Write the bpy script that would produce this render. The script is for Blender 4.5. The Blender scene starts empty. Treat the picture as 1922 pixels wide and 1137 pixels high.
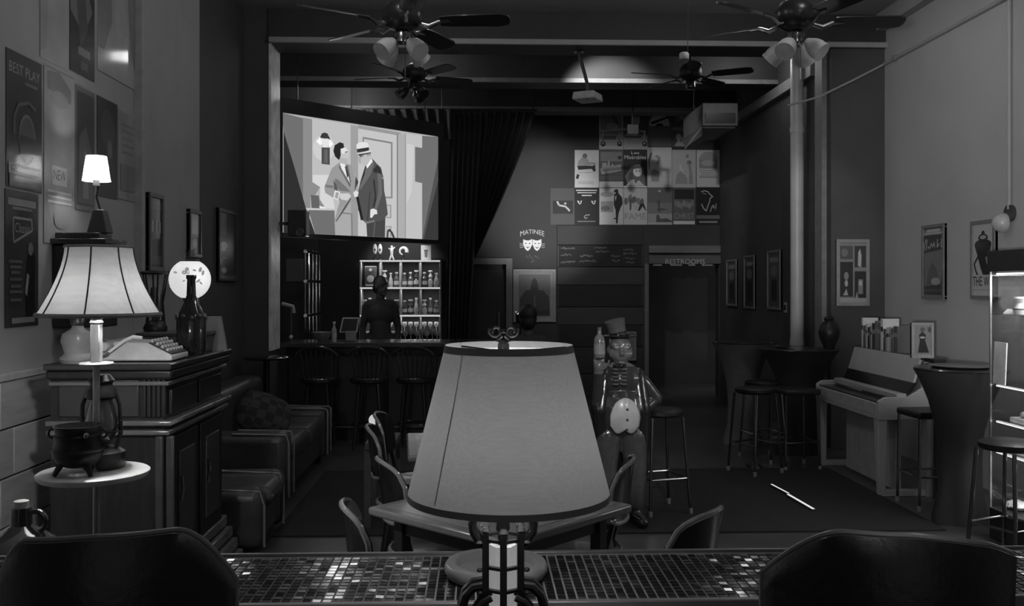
import bpy, bmesh, math, random
from mathutils import Vector, Matrix, Euler
random.seed(7)
SC = bpy.context.scene
COL = SC.collection
# ---------------------------------------------------------------- camera, world, exposure, added spotlights and fill lamps
FPX, CU, HV, EYE, TH = 1750.0, 961.0, 535.0, 1.65, math.radians(2.0)
cam_d = bpy.data.cameras.new('camera'); cam = bpy.data.objects.new('camera', cam_d); COL.objects.link(cam)
cam.location = (0, 0, EYE); cam.rotation_euler = (math.radians(90), 0, -TH)
cam_d.sensor_width = 36.0; cam_d.lens = FPX / 1922.0 * 36.0
cam_d.shift_y = -33.5 / 1922.0; cam_d.clip_start = 0.05; cam_d.clip_end = 100
SC.camera = cam
SC.view_settings.view_transform = 'Standard'; SC.view_settings.look = 'None'
SC.view_settings.gamma = 1.0; SC.view_settings.use_curve_mapping = False
SC.view_settings.exposure = 0.0
wd = bpy.data.worlds.new('world'); SC.world = wd; wd.use_nodes = True
wd.node_tree.nodes['Background'].inputs[0].default_value = (1, 1, 1, 1)
wd.node_tree.nodes['Background'].inputs[1].default_value = 0.22      # dusk coming in through the open shop front

def spot(name, loc, aim, power, deg, blend=0.6, rad=0.05):
    l = bpy.data.lights.new(name, 'SPOT'); l.energy = power; l.spot_size = math.radians(deg); l.spot_blend = blend; l.shadow_soft_size = rad
    o = bpy.data.objects.new(name, l); COL.objects.link(o); o.location = loc
    o.rotation_euler = (Vector(aim) - Vector(loc)).to_track_quat('-Z', 'Y').to_euler()
    return o
ADDED_SPOTS = [  # unseen spotlights added to brighten walls and objects: place, aim, watts, cone
    ((-0.4, -0.5, 1.55), (4.1, 7.3, 2.35), 700, 24),
    ((0.75, -0.4, 3.35), (0.93, 6.4, 0.82), 560, 11),
    ((-0.05, -0.4, 3.35), (0.05, 1.62, 1.36), 3.0, 26),
    ((1.15, -0.4, 3.35), (3.38, 10.0, 2.1), 420, 11),
    ((1.25, 9.98, 4.16), (2.2, 13.67, 2.85), 120, 66),
]
for i, (a, b, p, d) in enumerate(ADDED_SPOTS):
    spot('added_spot_light', a, b, p, d)

FILL_LAMPS = [(-0.9, 2.6, 11), (2.3, 2.6, 11), (-0.7, 4.9, 12), (2.3, 4.9, 12), (-0.5, 7.3, 9), (2.3, 7.3, 12), (3.05, 10.4, 7), (-1.75, 12.05, 12), (-0.7, 10.35, 6)]  # unseen lamps added under the ceiling as ambient fill: x, y, watts
for x, y, p in FILL_LAMPS:
    l = bpy.data.lights.new('ceiling_fill_light', 'POINT'); l.energy = p; l.shadow_soft_size = 0.12
    o = bpy.data.objects.new('ceiling_fill_light', l); COL.objects.link(o); o.location = (x, y, 4.16)

def P(u, v, Y):
    t, s = (u - CU) / FPX, (HV - v) / FPX
    d = (math.sin(TH) + t * math.cos(TH), math.cos(TH) - t * math.sin(TH), s)
    k = Y / d[1]
    return Vector((d[0] * k, Y, EYE + d[2] * k))
def PX(u, v, X):
    t, s = (u - CU) / FPX, (HV - v) / FPX
    d = (math.sin(TH) + t * math.cos(TH), math.cos(TH) - t * math.sin(TH), s)
    k = X / d[0]
    return Vector((X, d[1] * k, EYE + d[2] * k))
def PPL(u, v, o, n):
    t, s = (u - CU) / FPX, (HV - v) / FPX
    d = Vector((math.sin(TH) + t * math.cos(TH), math.cos(TH) - t * math.sin(TH), s)); c = Vector((0, 0, EYE))
    return c + d * ((Vector(o) - c).dot(n) / d.dot(n))
def lin(t): return (t / 255.0) ** 2.2

# ---------------------------------------------------------------- materials
MATS = {}
def mat(name, v, rough=0.6, metal=0.0, var=0.12, ns=14.0, bump=0.0, coat=0.0, stretch=None, spec=0.5):
    if name in MATS: return MATS[name]
    m = bpy.data.materials.new(name); m.use_nodes = True; nt = m.node_tree; b = nt.nodes['Principled BSDF']
    b.inputs['Roughness'].default_value = rough; b.inputs['Metallic'].default_value = metal
    b.inputs['Coat Weight'].default_value = coat; b.inputs['Coat Roughness'].default_value = 0.08
    b.inputs['Specular IOR Level'].default_value = spec
    tc = nt.nodes.new('ShaderNodeTexCoord'); mp = nt.nodes.new('ShaderNodeMapping'); nz = nt.nodes.new('ShaderNodeTexNoise')
    nz.inputs['Scale'].default_value = ns; nz.inputs['Detail'].default_value = 4
    if stretch: mp.inputs['Scale'].default_value = stretch
    nt.links.new(tc.outputs['Object'], mp.inputs[0]); nt.links.new(mp.outputs[0], nz.inputs['Vector'])
    r = nt.nodes.new('ShaderNodeMapRange'); r.inputs['From Min'].default_value = 0.3; r.inputs['From Max'].default_value = 0.7
    r.inputs['To Min'].default_value = v * (1 - var); r.inputs['To Max'].default_value = v * (1 + var)
    nt.links.new(nz.outputs['Fac'], r.inputs['Value'])
    cb = nt.nodes.new('ShaderNodeCombineColor')
    for k in range(3): nt.links.new(r.outputs[0], cb.inputs[k])
    nt.links.new(cb.outputs[0], b.inputs['Base Color'])
    if bump:
        bp = nt.nodes.new('ShaderNodeBump'); bp.inputs['Strength'].default_value = bump; bp.inputs['Distance'].default_value = 0.01
        nt.links.new(nz.outputs['Fac'], bp.inputs['Height']); nt.links.new(bp.outputs[0], b.inputs['Normal'])
    MATS[name] = m
    return m
def tone(t, gloss=0.45, coat=0.15):
    """printed ink of a given reflectance (t: 0..1)"""
    t = round(t, 3)
    return mat('ink_%03d%s' % (int(t * 1000), 'm' if coat == 0 else ''), t, gloss, var=0.06, ns=30, coat=coat)
def glossy_tone(t):
    t = round(t, 3)
    return mat('gloss_ink_%03d' % int(t * 1000), t, 0.35, var=0.12, ns=6, coat=0.6, bump=0.02)
def emis(name, v, st=1.0):
    if name in MATS: return MATS[name]
    m = bpy.data.materials.new(name); m.use_nodes = True; nt = m.node_tree; nt.nodes.clear()
    e = nt.nodes.new('ShaderNodeEmission'); o = nt.nodes.new('ShaderNodeOutputMaterial')
    e.inputs[0].default_value = (v, v, v, 1); e.inputs[1].default_value = st
    nt.links.new(e.outputs[0], o.inputs[0]); MATS[name] = m
    return m
def cloth_shade(name, v, tr, weave=250.0, rotz=0.6):
    """lampshade fabric: diffuse outside, lets some of the bulb's light through"""
    if name in MATS: return MATS[name]
    m = bpy.data.materials.new(name); m.use_nodes = True; nt = m.node_tree; nt.nodes.clear()
    o = nt.nodes.new('ShaderNodeOutputMaterial'); a = nt.nodes.new('ShaderNodeAddShader')
    d = nt.nodes.new('ShaderNodeBsdfDiffuse'); t = nt.nodes.new('ShaderNodeBsdfTranslucent')
    tc = nt.nodes.new('ShaderNodeTexCoord'); mp = nt.nodes.new('ShaderNodeMapping'); nz = nt.nodes.new('ShaderNodeTexNoise')
    mp.inputs['Rotation'].default_value = (0, rotz, 0); mp.inputs['Scale'].default_value = (0.06, 1, 1)
    nz.inputs['Scale'].default_value = weave; nz.inputs['Detail'].default_value = 3
    nt.links.new(tc.outputs['Object'], mp.inputs[0]); nt.links.new(mp.outputs[0], nz.inputs['Vector'])
    for sh, c in ((d, v), (t, tr)):
        r = nt.nodes.new('ShaderNodeMapRange'); r.inputs['From Min'].default_value = .3; r.inputs['From Max'].default_value = .7
        r.inputs['To Min'].default_value = c * .93; r.inputs['To Max'].default_value = c * 1.07
        nt.links.new(nz.outputs['Fac'], r.inputs['Value']); nt.links.new(r.outputs[0], sh.inputs['Color'])
    nt.links.new(d.outputs[0], a.inputs[0]); nt.links.new(t.outputs[0], a.inputs[1]); nt.links.new(a.outputs[0], o.inputs[0])
    MATS[name] = m
    return m
def pane(name='clear_pane', tint=0.9, gl=0.08):
    if name in MATS: return MATS[name]
    m = bpy.data.materials.new(name); m.use_nodes = True; nt = m.node_tree; nt.nodes.clear()
    o = nt.nodes.new('ShaderNodeOutputMaterial'); mx = nt.nodes.new('ShaderNodeMixShader')
    t = nt.nodes.new('ShaderNodeBsdfTransparent'); g = nt.nodes.new('ShaderNodeBsdfGlossy'); f = nt.nodes.new('ShaderNodeLayerWeight')
    t.inputs[0].default_value = (tint, tint, tint, 1); g.inputs['Roughness'].default_value = 0.03
    f.inputs['Blend'].default_value = 0.5; pw = nt.nodes.new('ShaderNodeMath'); pw.operation = 'POWER'; pw.inputs[1].default_value = 4.0
    ma = nt.nodes.new('ShaderNodeMath'); ma.operation = 'MULTIPLY_ADD'; ma.inputs[1].default_value = 0.6; ma.inputs[2].default_value = 0.04
    nt.links.new(f.outputs['Facing'], pw.inputs[0]); nt.links.new(pw.outputs[0], ma.inputs[0]); nt.links.new(ma.outputs[0], mx.inputs[0]); nt.links.new(t.outputs[0], mx.inputs[1]); nt.links.new(g.outputs[0], mx.inputs[2]); nt.links.new(mx.outputs[0], o.inputs[0])
    MATS[name] = m
    return m

M_BLACK = mat('black_lacquer', 0.022, 0.35)
M_DARK = mat('dark_paint', 0.02, 0.6)
M_IRON = mat('dark_iron', 0.012, 0.42, metal=0.3)
M_CHROME = mat('chrome', 0.6, 0.12, metal=1.0, var=0.03)
M_BRASS = mat('worn_metal', 0.25, 0.3, metal=1.0)
M_WHITE = mat('white_paint', 0.62, 0.5, var=0.05)
M_WOOD = mat('dark_stained_wood', 0.02, 0.38, ns=6, var=0.35, stretch=(6, 6, 1), coat=0.1)
M_LEATHER = mat('black_leather', 0.014, 0.42, ns=60, bump=0.15)
M_GLASSD = mat('dark_bottle_glass', 0.02, 0.08, coat=0.6)
M_CREAM = mat('cream_enamel', 0.62, 0.35)

# ---------------------------------------------------------------- mesh building
ABS = {}
class MB:
    def __init__(s): s.v = []; s.f = []; s.m = []
    def add(s, vs, fs, mi=0):
        n = len(s.v); s.v += [tuple(x) for x in vs]; s.f += [[i + n for i in f] for f in fs]; s.m += [mi] * len(fs)
        return s
    def box(s, x0, x1, y0, y1, z0, z1, mi=0):
        if x0 > x1: x0, x1 = x1, x0
        if y0 > y1: y0, y1 = y1, y0
        if z0 > z1: z0, z1 = z1, z0
        return s.add([(x0, y0, z0), (x1, y0, z0), (x1, y1, z0), (x0, y1, z0), (x0, y0, z1), (x1, y0, z1), (x1, y1, z1), (x0, y1, z1)],
                     [(0, 3, 2, 1), (4, 5, 6, 7), (0, 1, 5, 4), (1, 2, 6, 5), (2, 3, 7, 6), (3, 0, 4, 7)], mi)
    def hexa(s, a, b, mi=0):
        """prism between two quads a (4 points) and b (4 points)"""
        return s.add(list(a) + list(b), [(3, 2, 1, 0), (4, 5, 6, 7), (0, 1, 5, 4), (1, 2, 6, 5), (2, 3, 7, 6), (3, 0, 4, 7)], mi)
    def bar(s, p0, p1, w, h=None, up=(0, 0, 1), mi=0, w1=None, h1=None):
        p0, p1 = Vector(p0), Vector(p1); h = w if h is None else h; d = (p1 - p0).normalized()
        w1 = w if w1 is None else w1; h1 = h if h1 is None else h1
        up = Vector(up)
        if abs(d.dot(up)) > 0.97: up = Vector((0, 1, 0))
        a = d.cross(up).normalized(); b = a.cross(d)
        q = lambda p, w, h: [p - a * w / 2 - b * h / 2, p + a * w / 2 - b * h / 2, p + a * w / 2 + b * h / 2, p - a * w / 2 + b * h / 2]
        return s.hexa(q(p0, w, h), q(p1, w1, h1), mi)
    def tube(s, pts, r, n=8, closed=False, mi=0):
        pts = [Vector(p) for p in pts]; k = len(pts); rs = r if isinstance(r, (list, tuple)) else [r] * k
        base = len(s.v); ref = None; vs = []
        for i, p in enumerate(pts):
            if closed: d = pts[(i + 1) % k] - pts[i - 1]
            else: d = pts[min(i + 1, k - 1)] - pts[max(i - 1, 0)]
            d.normalize()
            if ref is None:
                ref = Vector((0, 0, 1)) if abs(d.z) < 0.9 else Vector((1, 0, 0))
            a = d.cross(ref).normalized(); b = a.cross(d); ref = b
            for j in range(n):
                t = 2 * math.pi * j / n; vs.append(p + (a * math.cos(t) + b * math.sin(t)) * rs[i])
        fs = []
        for i in range(k if closed else k - 1):
            i2 = (i + 1) % k
            for j in range(n):
                j2 = (j + 1) % n; fs.append((i * n + j2, i * n + j, i2 * n + j, i2 * n + j2))
        if not closed:
            fs.append(tuple(range(n))); fs.append(tuple((k - 1) * n + j for j in reversed(range(n))))
        return s.add(vs, fs, mi)
    def cone(s, p0, p1, r0, r1=None, n=12, mi=0):
        return s.tube([p0, p1], [r0, r0 if r1 is None else r1], n, mi=mi)
    def lathe(s, cx, cy, prof, n=24, mi=0, cap=True, sx=1.0, sy=1.0):
        vs = []; fs = []; k = len(prof)
        for r, z in prof:
            for j in range(n):
                t = 2 * math.pi * j / n; vs.append((cx + r * sx * math.cos(t), cy + r * sy * math.sin(t), z))
        for i in range(k - 1):
            for j in range(n):
                j2 = (j + 1) % n; fs.append((i * n + j, i * n + j2, (i + 1) * n + j2, (i + 1) * n + j))
        if cap: fs.append(tuple(reversed(range(n)))); fs.append(tuple((k - 1) * n + j for j in range(n)))
        return s.add(vs, fs, mi)
    def sph(s, c, r, n=16, mi=0, rot=None):
        r = (r, r, r) if not isinstance(r, (tuple, list)) else r
        k = n // 2; vs = []; fs = []
        R = Euler(rot).to_matrix() if rot else Matrix.Identity(3)
        c = Vector(c)
        for i in range(1, k):
            a = math.pi * i / k
            for j in range(n):
                t = 2 * math.pi * j / n
                vs.append(c + R @ Vector((r[0] * math.sin(a) * math.cos(t), r[1] * math.sin(a) * math.sin(t), -r[2] * math.cos(a))))
        vs.append(c + R @ Vector((0, 0, -r[2]))); vs.append(c + R @ Vector((0, 0, r[2]))); b, t_ = len(vs) - 2, len(vs) - 1
        for i in range(k - 2):
            for j in range(n):
                j2 = (j + 1) % n; fs.append((i * n + j, i * n + j2, (i + 1) * n + j2, (i + 1) * n + j))
        for j in range(n):
            j2 = (j + 1) % n; fs.append((b, j2, j)); fs.append((t_, (k - 2) * n + j, (k - 2) * n + j2))
        return s.add(vs, fs, mi)
    def prism(s, poly, d, mi=0):
        """extrude a planar 3-D polygon along d"""
        n = len(poly); d = Vector(d); a = [Vector(p) for p in poly]
        return s.add(a + [p + d for p in a], [tuple(reversed(range(n))), tuple(range(n, 2 * n))] + [(i, (i + 1) % n, n + (i + 1) % n, n + i) for i in range(n)], mi)
    def quad(s, pts, mi=0): return s.add(pts, [tuple(range(len(pts)))], mi)
    def build(s, name, mats, parent=None, smooth=40, bev=0.0, local=False, data=False):
        mats = mats if isinstance(mats, (list, tuple)) else [mats]
        vs = [Vector(v) for v in s.v]
        loc = Vector((0, 0, 0))
        if parent is not None:
            off = Vector((0, 0, 0)) if local else ABS[parent.name]
            vs = [v - off for v in vs]
        elif not local:
            xs = [v.x for v in vs]; ys = [v.y for v in vs]
            loc = Vector(((min(xs) + max(xs)) / 2, (min(ys) + max(ys)) / 2, min(v.z for v in vs))); vs = [v - loc for v in vs]
        me = bpy.data.meshes.new(name); me.from_pydata(vs, [], s.f)
        for m in mats: me.materials.append(m)
        for p, i in zip(me.polygons, s.m): p.material_index = i
        if smooth:
            me.shade_smooth(); me.set_sharp_from_angle(angle=math.radians(smooth))
        me.validate(); me.update()
        if data: return me
        o = bpy.data.objects.new(name, me); COL.objects.link(o); o.location = loc
        if parent is not None: o.parent = parent; ABS[o.name] = ABS[parent.name].copy() if parent.name in ABS else Vector((0, 0, 0))
        else: ABS[o.name] = loc.copy()
        if bev:
            b = o.modifiers.new('bevel', 'BEVEL'); b.width = bev; b.segments = 2; b.limit_method = 'ANGLE'; b.angle_limit = math.radians(50)
        return o
def tag(o, label, cat, group=None):
    o['label'] = label; o['category'] = cat
    if group: o['group'] = group
    return o
def thing(name, label, cat, loc, rz=0.0, group=None):
    o = bpy.data.objects.new(name, None); COL.objects.link(o); o.location = loc; o.rotation_euler = (0, 0, rz); o.empty_display_size = 0.05
    ABS[o.name] = Vector(loc)
    return tag(o, label, cat, group)
def struct(o): o['kind'] = 'structure'; return o
def dup(o, loc, rz, label, group=None):
    r = o.copy(); COL.objects.link(r); r.location = loc; r.rotation_euler = (0, 0, rz); r['label'] = label; ABS[r.name] = Vector(loc)
    if group: r['group'] = group
    for ch in list(o.children):
        c = ch.copy(); COL.objects.link(c); c.parent = r
        for g in ch.children:
            d = g.copy(); COL.objects.link(d); d.parent = c
    return r
def point(name, loc, power, rad=0.03):
    l = bpy.data.lights.new(name, 'POINT'); l.energy = power; l.shadow_soft_size = rad
    o = bpy.data.objects.new(name, l); COL.objects.link(o); o.location = loc
    return o
def arc(c, r, a0, a1, n, ax=(1, 0, 0), ay=(0, 0, 1)):
    c, ax, ay = Vector(c), Vector(ax), Vector(ay)
    return [c + ax * r * math.cos(math.radians(a0 + (a1 - a0) * i / n)) + ay * r * math.sin(math.radians(a0 + (a1 - a0) * i / n)) for i in range(n + 1)]

TXT = {}
def text_polys(s, extr=0.0):
    """flat letter faces of a string: (verts 2-D, faces), height of a capital about 0.69"""
    if s in TXT: return TXT[s]
    c = bpy.data.curves.new('lettering', 'FONT'); c.body = s; c.align_x = 'CENTER'; c.resolution_u = 3
    o = bpy.data.objects.new('lettering', c); COL.objects.link(o)
    me = bpy.data.meshes.new_from_object(o.evaluated_get(bpy.context.evaluated_depsgraph_get()))
    r = ([(v.co.x, v.co.y) for v in me.vertices], [tuple(p.vertices) for p in me.polygons])
    bpy.data.objects.remove(o); bpy.data.curves.remove(c); bpy.data.meshes.remove(me); TXT[s] = r
    return r

class Print:
    """flat print laid on a plane: o = top-left corner, ex / ey = vectors across and down the sheet, n = outward normal"""
    def __init__(s, o, ex, ey, n, mk, d0=0.0006, step=0.0004):
        s.o, s.ex, s.ey, s.n = Vector(o), Vector(ex), Vector(ey), Vector(n).normalized(); s.mb = MB(); s.mats = []; s.k = 0; s.mk = mk; s.d0 = d0; s.step = step
    def mi(s, t):
        m = s.mk(t)
        if m not in s.mats: s.mats.append(m)
        return s.mats.index(m)
    def pt(s, x, y): return s.o + s.ex * x + s.ey * y + s.n * (s.d0 + s.step * s.k)
    def face(s, pts3, t):
        i = s.mi(t); pts3 = [p + s.n * (s.d0 + s.step * s.k) for p in pts3]
        a = Vector((0, 0, 0))
        for k in range(len(pts3)): a += (pts3[k] - pts3[0]).cross(pts3[(k + 1) % len(pts3)] - pts3[0])
        if a.dot(s.n) < 0: pts3.reverse()
        s.mb.quad(pts3, i); s.k += 1
    def poly(s, pts, t): s.face([s.o + s.ex * x + s.ey * y for x, y in pts], t)
    def rect(s, x0, y0, x1, y1, t): s.poly([(x0, y0), (x1, y0), (x1, y1), (x0, y1)], t)
    def ell(s, cx, cy, rx, ry, t, n=18, a0=0, a1=360):
        k = n if a1 - a0 >= 360 else n + 1
        s.poly([(cx + rx * math.cos(math.radians(a0 + (a1 - a0) * i / n)), cy - ry * math.sin(math.radians(a0 + (a1 - a0) * i / n))) for i in range(k)], t)
    def line(s, pts, w, t):
        asp = s.ex.length / s.ey.length
        for (x0, y0), (x1, y1) in zip(pts, pts[1:]):
            dx, dy = (x1 - x0) * asp, y1 - y0; L = math.hypot(dx, dy) or 1; nx, ny = -dy / L * w / 2 / asp, dx / L * w / 2
            s.poly([(x0 + nx, y0 + ny), (x1 + nx, y1 + ny), (x1 - nx, y1 - ny), (x0 - nx, y0 - ny)], t); s.k -= 1
        s.k += 1
    def text(s, txt, cx, cy, w, h, t):
        """lettering centred on cx, cy, w wide and h tall (capital height), in sheet units"""
        vs, fs = text_polys(txt); xs = [v[0] for v in vs]; W = max(xs) - min(xs); x0 = (max(xs) + min(xs)) / 2
        i = s.mi(t)
        s.mb.add([s.pt(cx + (x - x0) / W * w, cy + h / 2 - y / 0.69 * h) for x, y in vs], fs if s.ex.cross(-s.ey).dot(s.n) > 0 else [tuple(reversed(f)) for f in fs], i); s.k += 1
    def build(s, name, parent): return s.mb.build(name, s.mats, parent, smooth=0)

def remesh(prims, voxel, smooth=4):
    """one continuous skin around overlapping capsules ('c', p0, p1, r0, r1) and ellipsoids ('e', centre, radii, rotation)"""
    mb = MB()
    for q in prims:
        if q[0] == 'c':
            p0, p1 = Vector(q[1]), Vector(q[2]); r0, r1 = q[3], q[4]
            mb.cone(p0, p1, r0, r1, 14); mb.sph(p0, r0, 14); mb.sph(p1, r1, 14)
        else: mb.sph(q[1], q[2], 18, rot=q[3] if len(q) > 3 else None)
    me = bpy.data.meshes.new('tmp'); me.from_pydata([Vector(v) for v in mb.v], [], mb.f); me.update()
    o = bpy.data.objects.new('tmp', me); COL.objects.link(o)
    r = o.modifiers.new('r', 'REMESH'); r.mode = 'VOXEL'; r.voxel_size = voxel
    if smooth:
        m = o.modifiers.new('s', 'SMOOTH'); m.iterations = smooth; m.factor = 0.5
    out = bpy.data.meshes.new_from_object(o.evaluated_get(bpy.context.evaluated_depsgraph_get()))
    bpy.data.objects.remove(o); bpy.data.meshes.remove(me)
    out.shade_smooth()
    return out
def skin_obj(name, prims, voxel, mats, parent=None, pick=None, smooth=4):
    me = remesh(prims, voxel, smooth); me.name = name
    for m in (mats if isinstance(mats, (list, tuple)) else [mats]): me.materials.append(m)
    if pick:
        for p in me.polygons: p.material_index = pick(p.center)
    o = bpy.data.objects.new(name, me); COL.objects.link(o)
    if parent is not None: o.parent = parent
    return o
# ---------------------------------------------------------------- the room
XL, XR, XR2, YB, YP = -2.3, 4.1, 3.55, 13.67, 9.3
ZC, ZB = 4.376, 4.04
M_FLOOR = mat('floor_concrete', 0.085, 0.34, ns=1.6, var=0.35, bump=0.02)
M_WALL = mat('wall_plaster_grey', 0.34, 0.75, ns=3, var=0.06)
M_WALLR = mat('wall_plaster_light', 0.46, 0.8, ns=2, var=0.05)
M_WALLD = mat('wall_dark_tone', 0.075, 0.7, ns=3, var=0.1)
M_WALLK = mat('wall_black_paint', 0.045, 0.75, ns=3, var=0.12)
M_CEIL = mat('ceiling_grey', 0.4, 0.8, ns=2, var=0.1)
M_BEAM = mat('beam_dark', 0.045, 0.6, ns=4, var=0.12)
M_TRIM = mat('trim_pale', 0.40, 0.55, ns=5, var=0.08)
M_RUG = mat('rug_charcoal', 0.022, 0.95, ns=120, bump=0.3, var=0.3)
struct(MB().box(-3.3, 4.4, -5, 16, -0.12, 0).build('floor', M_FLOOR))
struct(MB().box(-3.3, 4.4, -5, 16, ZC, ZC + 0.12).build('ceiling', M_CEIL))
# left wall of the front room, its far section in a darker tone
struct(MB().box(XL - 0.25, XL, -5, 7.75, 0, ZC).build('wall_left', M_WALL))
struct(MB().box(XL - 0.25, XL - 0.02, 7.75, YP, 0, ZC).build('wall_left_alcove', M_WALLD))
struct(MB().box(XL, XL + 0.05, 6.30, 6.36, 0, ZC).build('trim_1', mat('trim_grey', 0.34, 0.6)))
# pilaster with a pale jamb, beams
XJ = P(507, 300, YP).x
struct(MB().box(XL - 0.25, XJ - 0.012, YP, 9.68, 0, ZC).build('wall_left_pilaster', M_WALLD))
struct(MB().box(XJ - 0.012, XJ + 0.012, YP - 0.01, 9.70, 1.0, ZC).build('trim_2', mat('trim_worn_white', 0.75, 0.45, ns=7, var=0.25)))
for i, (y0, y1, zb) in enumerate(((YP, 9.68, ZB), (11.0, 11.35, ZB + 0.0), (12.77, 13.1, ZB))):
    x1 = XR if i == 0 else XR2
    y0 -= 0.03 if i == 0 else 0
    b = struct(MB().box(-3.1 if i else XJ - 0.01, x1, y0, y1, zb, ZC).build('ceiling_beam', M_BEAM))
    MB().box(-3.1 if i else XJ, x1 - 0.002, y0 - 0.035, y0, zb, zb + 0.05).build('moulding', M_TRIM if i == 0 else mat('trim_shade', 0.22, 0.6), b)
# right side: wide front room, narrower back part
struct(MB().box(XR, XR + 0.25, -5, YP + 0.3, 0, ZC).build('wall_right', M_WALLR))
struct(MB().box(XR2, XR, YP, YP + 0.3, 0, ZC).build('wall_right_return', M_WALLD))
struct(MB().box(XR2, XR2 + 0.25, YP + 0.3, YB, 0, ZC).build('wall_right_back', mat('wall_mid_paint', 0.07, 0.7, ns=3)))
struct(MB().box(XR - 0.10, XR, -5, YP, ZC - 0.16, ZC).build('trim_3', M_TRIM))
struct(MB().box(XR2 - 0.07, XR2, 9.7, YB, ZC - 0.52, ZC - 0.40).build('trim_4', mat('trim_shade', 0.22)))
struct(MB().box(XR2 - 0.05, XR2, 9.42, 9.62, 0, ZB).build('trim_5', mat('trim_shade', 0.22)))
# back wall with two openings
xd0, xd1 = P(1217, 500, YB).x, P(1349, 500, YB).x; zd = P(1217, 496, YB).z
xe0, xe1 = P(884, 500, YB).x, P(950, 500, YB).x; ze = P(900, 496, YB).z
xk = P(1044, 500, YB).x
w = MB(); w.box(-3.1, xe0, YB, YB + 0.2, 0, ZC); struct(w.build('wall_back_bar', M_WALLK))
w = MB(); w.box(xe0, xe1, YB, YB + 0.2, ze, ZC); w.box(xe1, xd0, YB, YB + 0.2, 0, ZC); w.box(xd0, xd1, YB, YB + 0.2, zd, ZC); w.box(xd1, XR2 + 0.25, YB, YB + 0.2, 0, ZC)
struct(w.build('wall_back', mat('wall_back_paint', 0.045, 0.7, ns=3, var=0.08)))
struct(MB().box(-3.3, -3.1, 9.68, YB + 0.2, 0, ZC).build('wall_left_bar', M_WALLK))
w = MB(); w.box(-3.3, 4.4, 15.4, 15.6, 0, ZC); struct(w.build('wall_hallway', M_WALLK))
# door casing left of the illuminated emblem, with a dark door leaf
pale = mat('casing_grey', 0.17, 0.5)
d = struct(MB().box(xe1, xe1 + 0.09, YB - 0.03, YB, 0, ze + 0.09).box(xe0, xe1, YB - 0.03, YB, ze, ze + 0.09).build('door_1', pale))
MB().box(xe0, xe1, YB + 0.1, YB + 0.14, 0, ze).build('door_leaf', M_WALLK, d)
MB().box(xe1 - 0.12, xe1 - 0.09, YB + 0.05, YB + 0.1, 0.95, 1.25).build('door_handle', mat('dull_metal', 0.12, 0.4, metal=1), d)
# restroom passage header of two boards, lettered
hd = struct(MB().box(xd0, P(1352, 480, YB).x, YB - 0.05, YB - 0.005, zd + 0.17, zd + 0.275).build('door_2', mat('header_board', 0.16, 0.6, ns=4, stretch=(1, 8, 8))))
lb = MB().box(xd0, P(1352, 480, YB).x, YB - 0.05, YB - 0.005, zd + 0.01, zd + 0.13).build('sign_board', mat('header_board2', 0.10, 0.6, ns=4, stretch=(1, 8, 8)), hd)
a = P(1249, 485, YB - 0.052); b = P(1323, 496.5, YB - 0.052)
pr = Print((a.x, a.y, a.z), (b.x - a.x, 0, 0), (0, 0, b.z - a.z), (0, -1, 0), lambda t: mat('sign_letters', 0.5, 0.5))
pr.text('RESTROOMS', 0.5, 0.5, 1.0, 0.85, 1); pr.build('lettering', lb)
for k in range(4):
    u = (1226, 1258, 1292, 1317)[k]; q = P(u, 500, YB - 0.03); L = (0.13, 0.17, 0.1, 0.16)[k]
    MB().box(q.x, q.x + L, YB - 0.045, YB - 0.02, zd - 0.02, zd - 0.001).build('light_strip', mat('pale_strip', 0.35, 0.5), hd)
struct(MB().box(xd0 - 0.06, xd0, YB - 0.03, YB, 0, zd + 0.01).build('trim_6', mat('wall_mid2', 0.14, 0.7)))
# wainscot of pale planks along the left wall
zw = PX(0, 712, XL + 0.02).z
wm = [mat('whitewashed_plank_%d' % k, v, 0.6, ns=5, var=0.14, stretch=(1, 0.6, 5)) for k, v in enumerate((0.46, 0.42, 0.5))]
wn = struct(MB().box(XL, XL + 0.012, 3.2, 6.28, 0, zw).build('trim_7', mat('plank_backing', 0.1, 0.8)))
for r in range(5):
    z1 = zw - 0.012 - r * 0.236; z0 = max(z1 - 0.226, 0.01)
    for k, (y0, y1) in enumerate(((3.2, 4.5 + 0.13 * (r % 2)), (4.506 + 0.13 * (r % 2), 6.28))):
        MB().box(XL + 0.012, XL + 0.03, y0, y1, z0, z1).build('plank', wm[(r + k) % 3], wn, bev=0.003)
MB().box(XL, XL + 0.05, 3.2, 6.28, zw - 0.01, zw + 0.025).build('cap_rail', mat('whitewashed_cap', 0.4, 0.5), wn, bev=0.004)
# dark rug
tag(MB().box(-1.36, 3.13, 6.15, 8.28, 0, 0.012).build('rug', M_RUG), 'large dark rectangular rug under the statue and sofa', 'rug')
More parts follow.
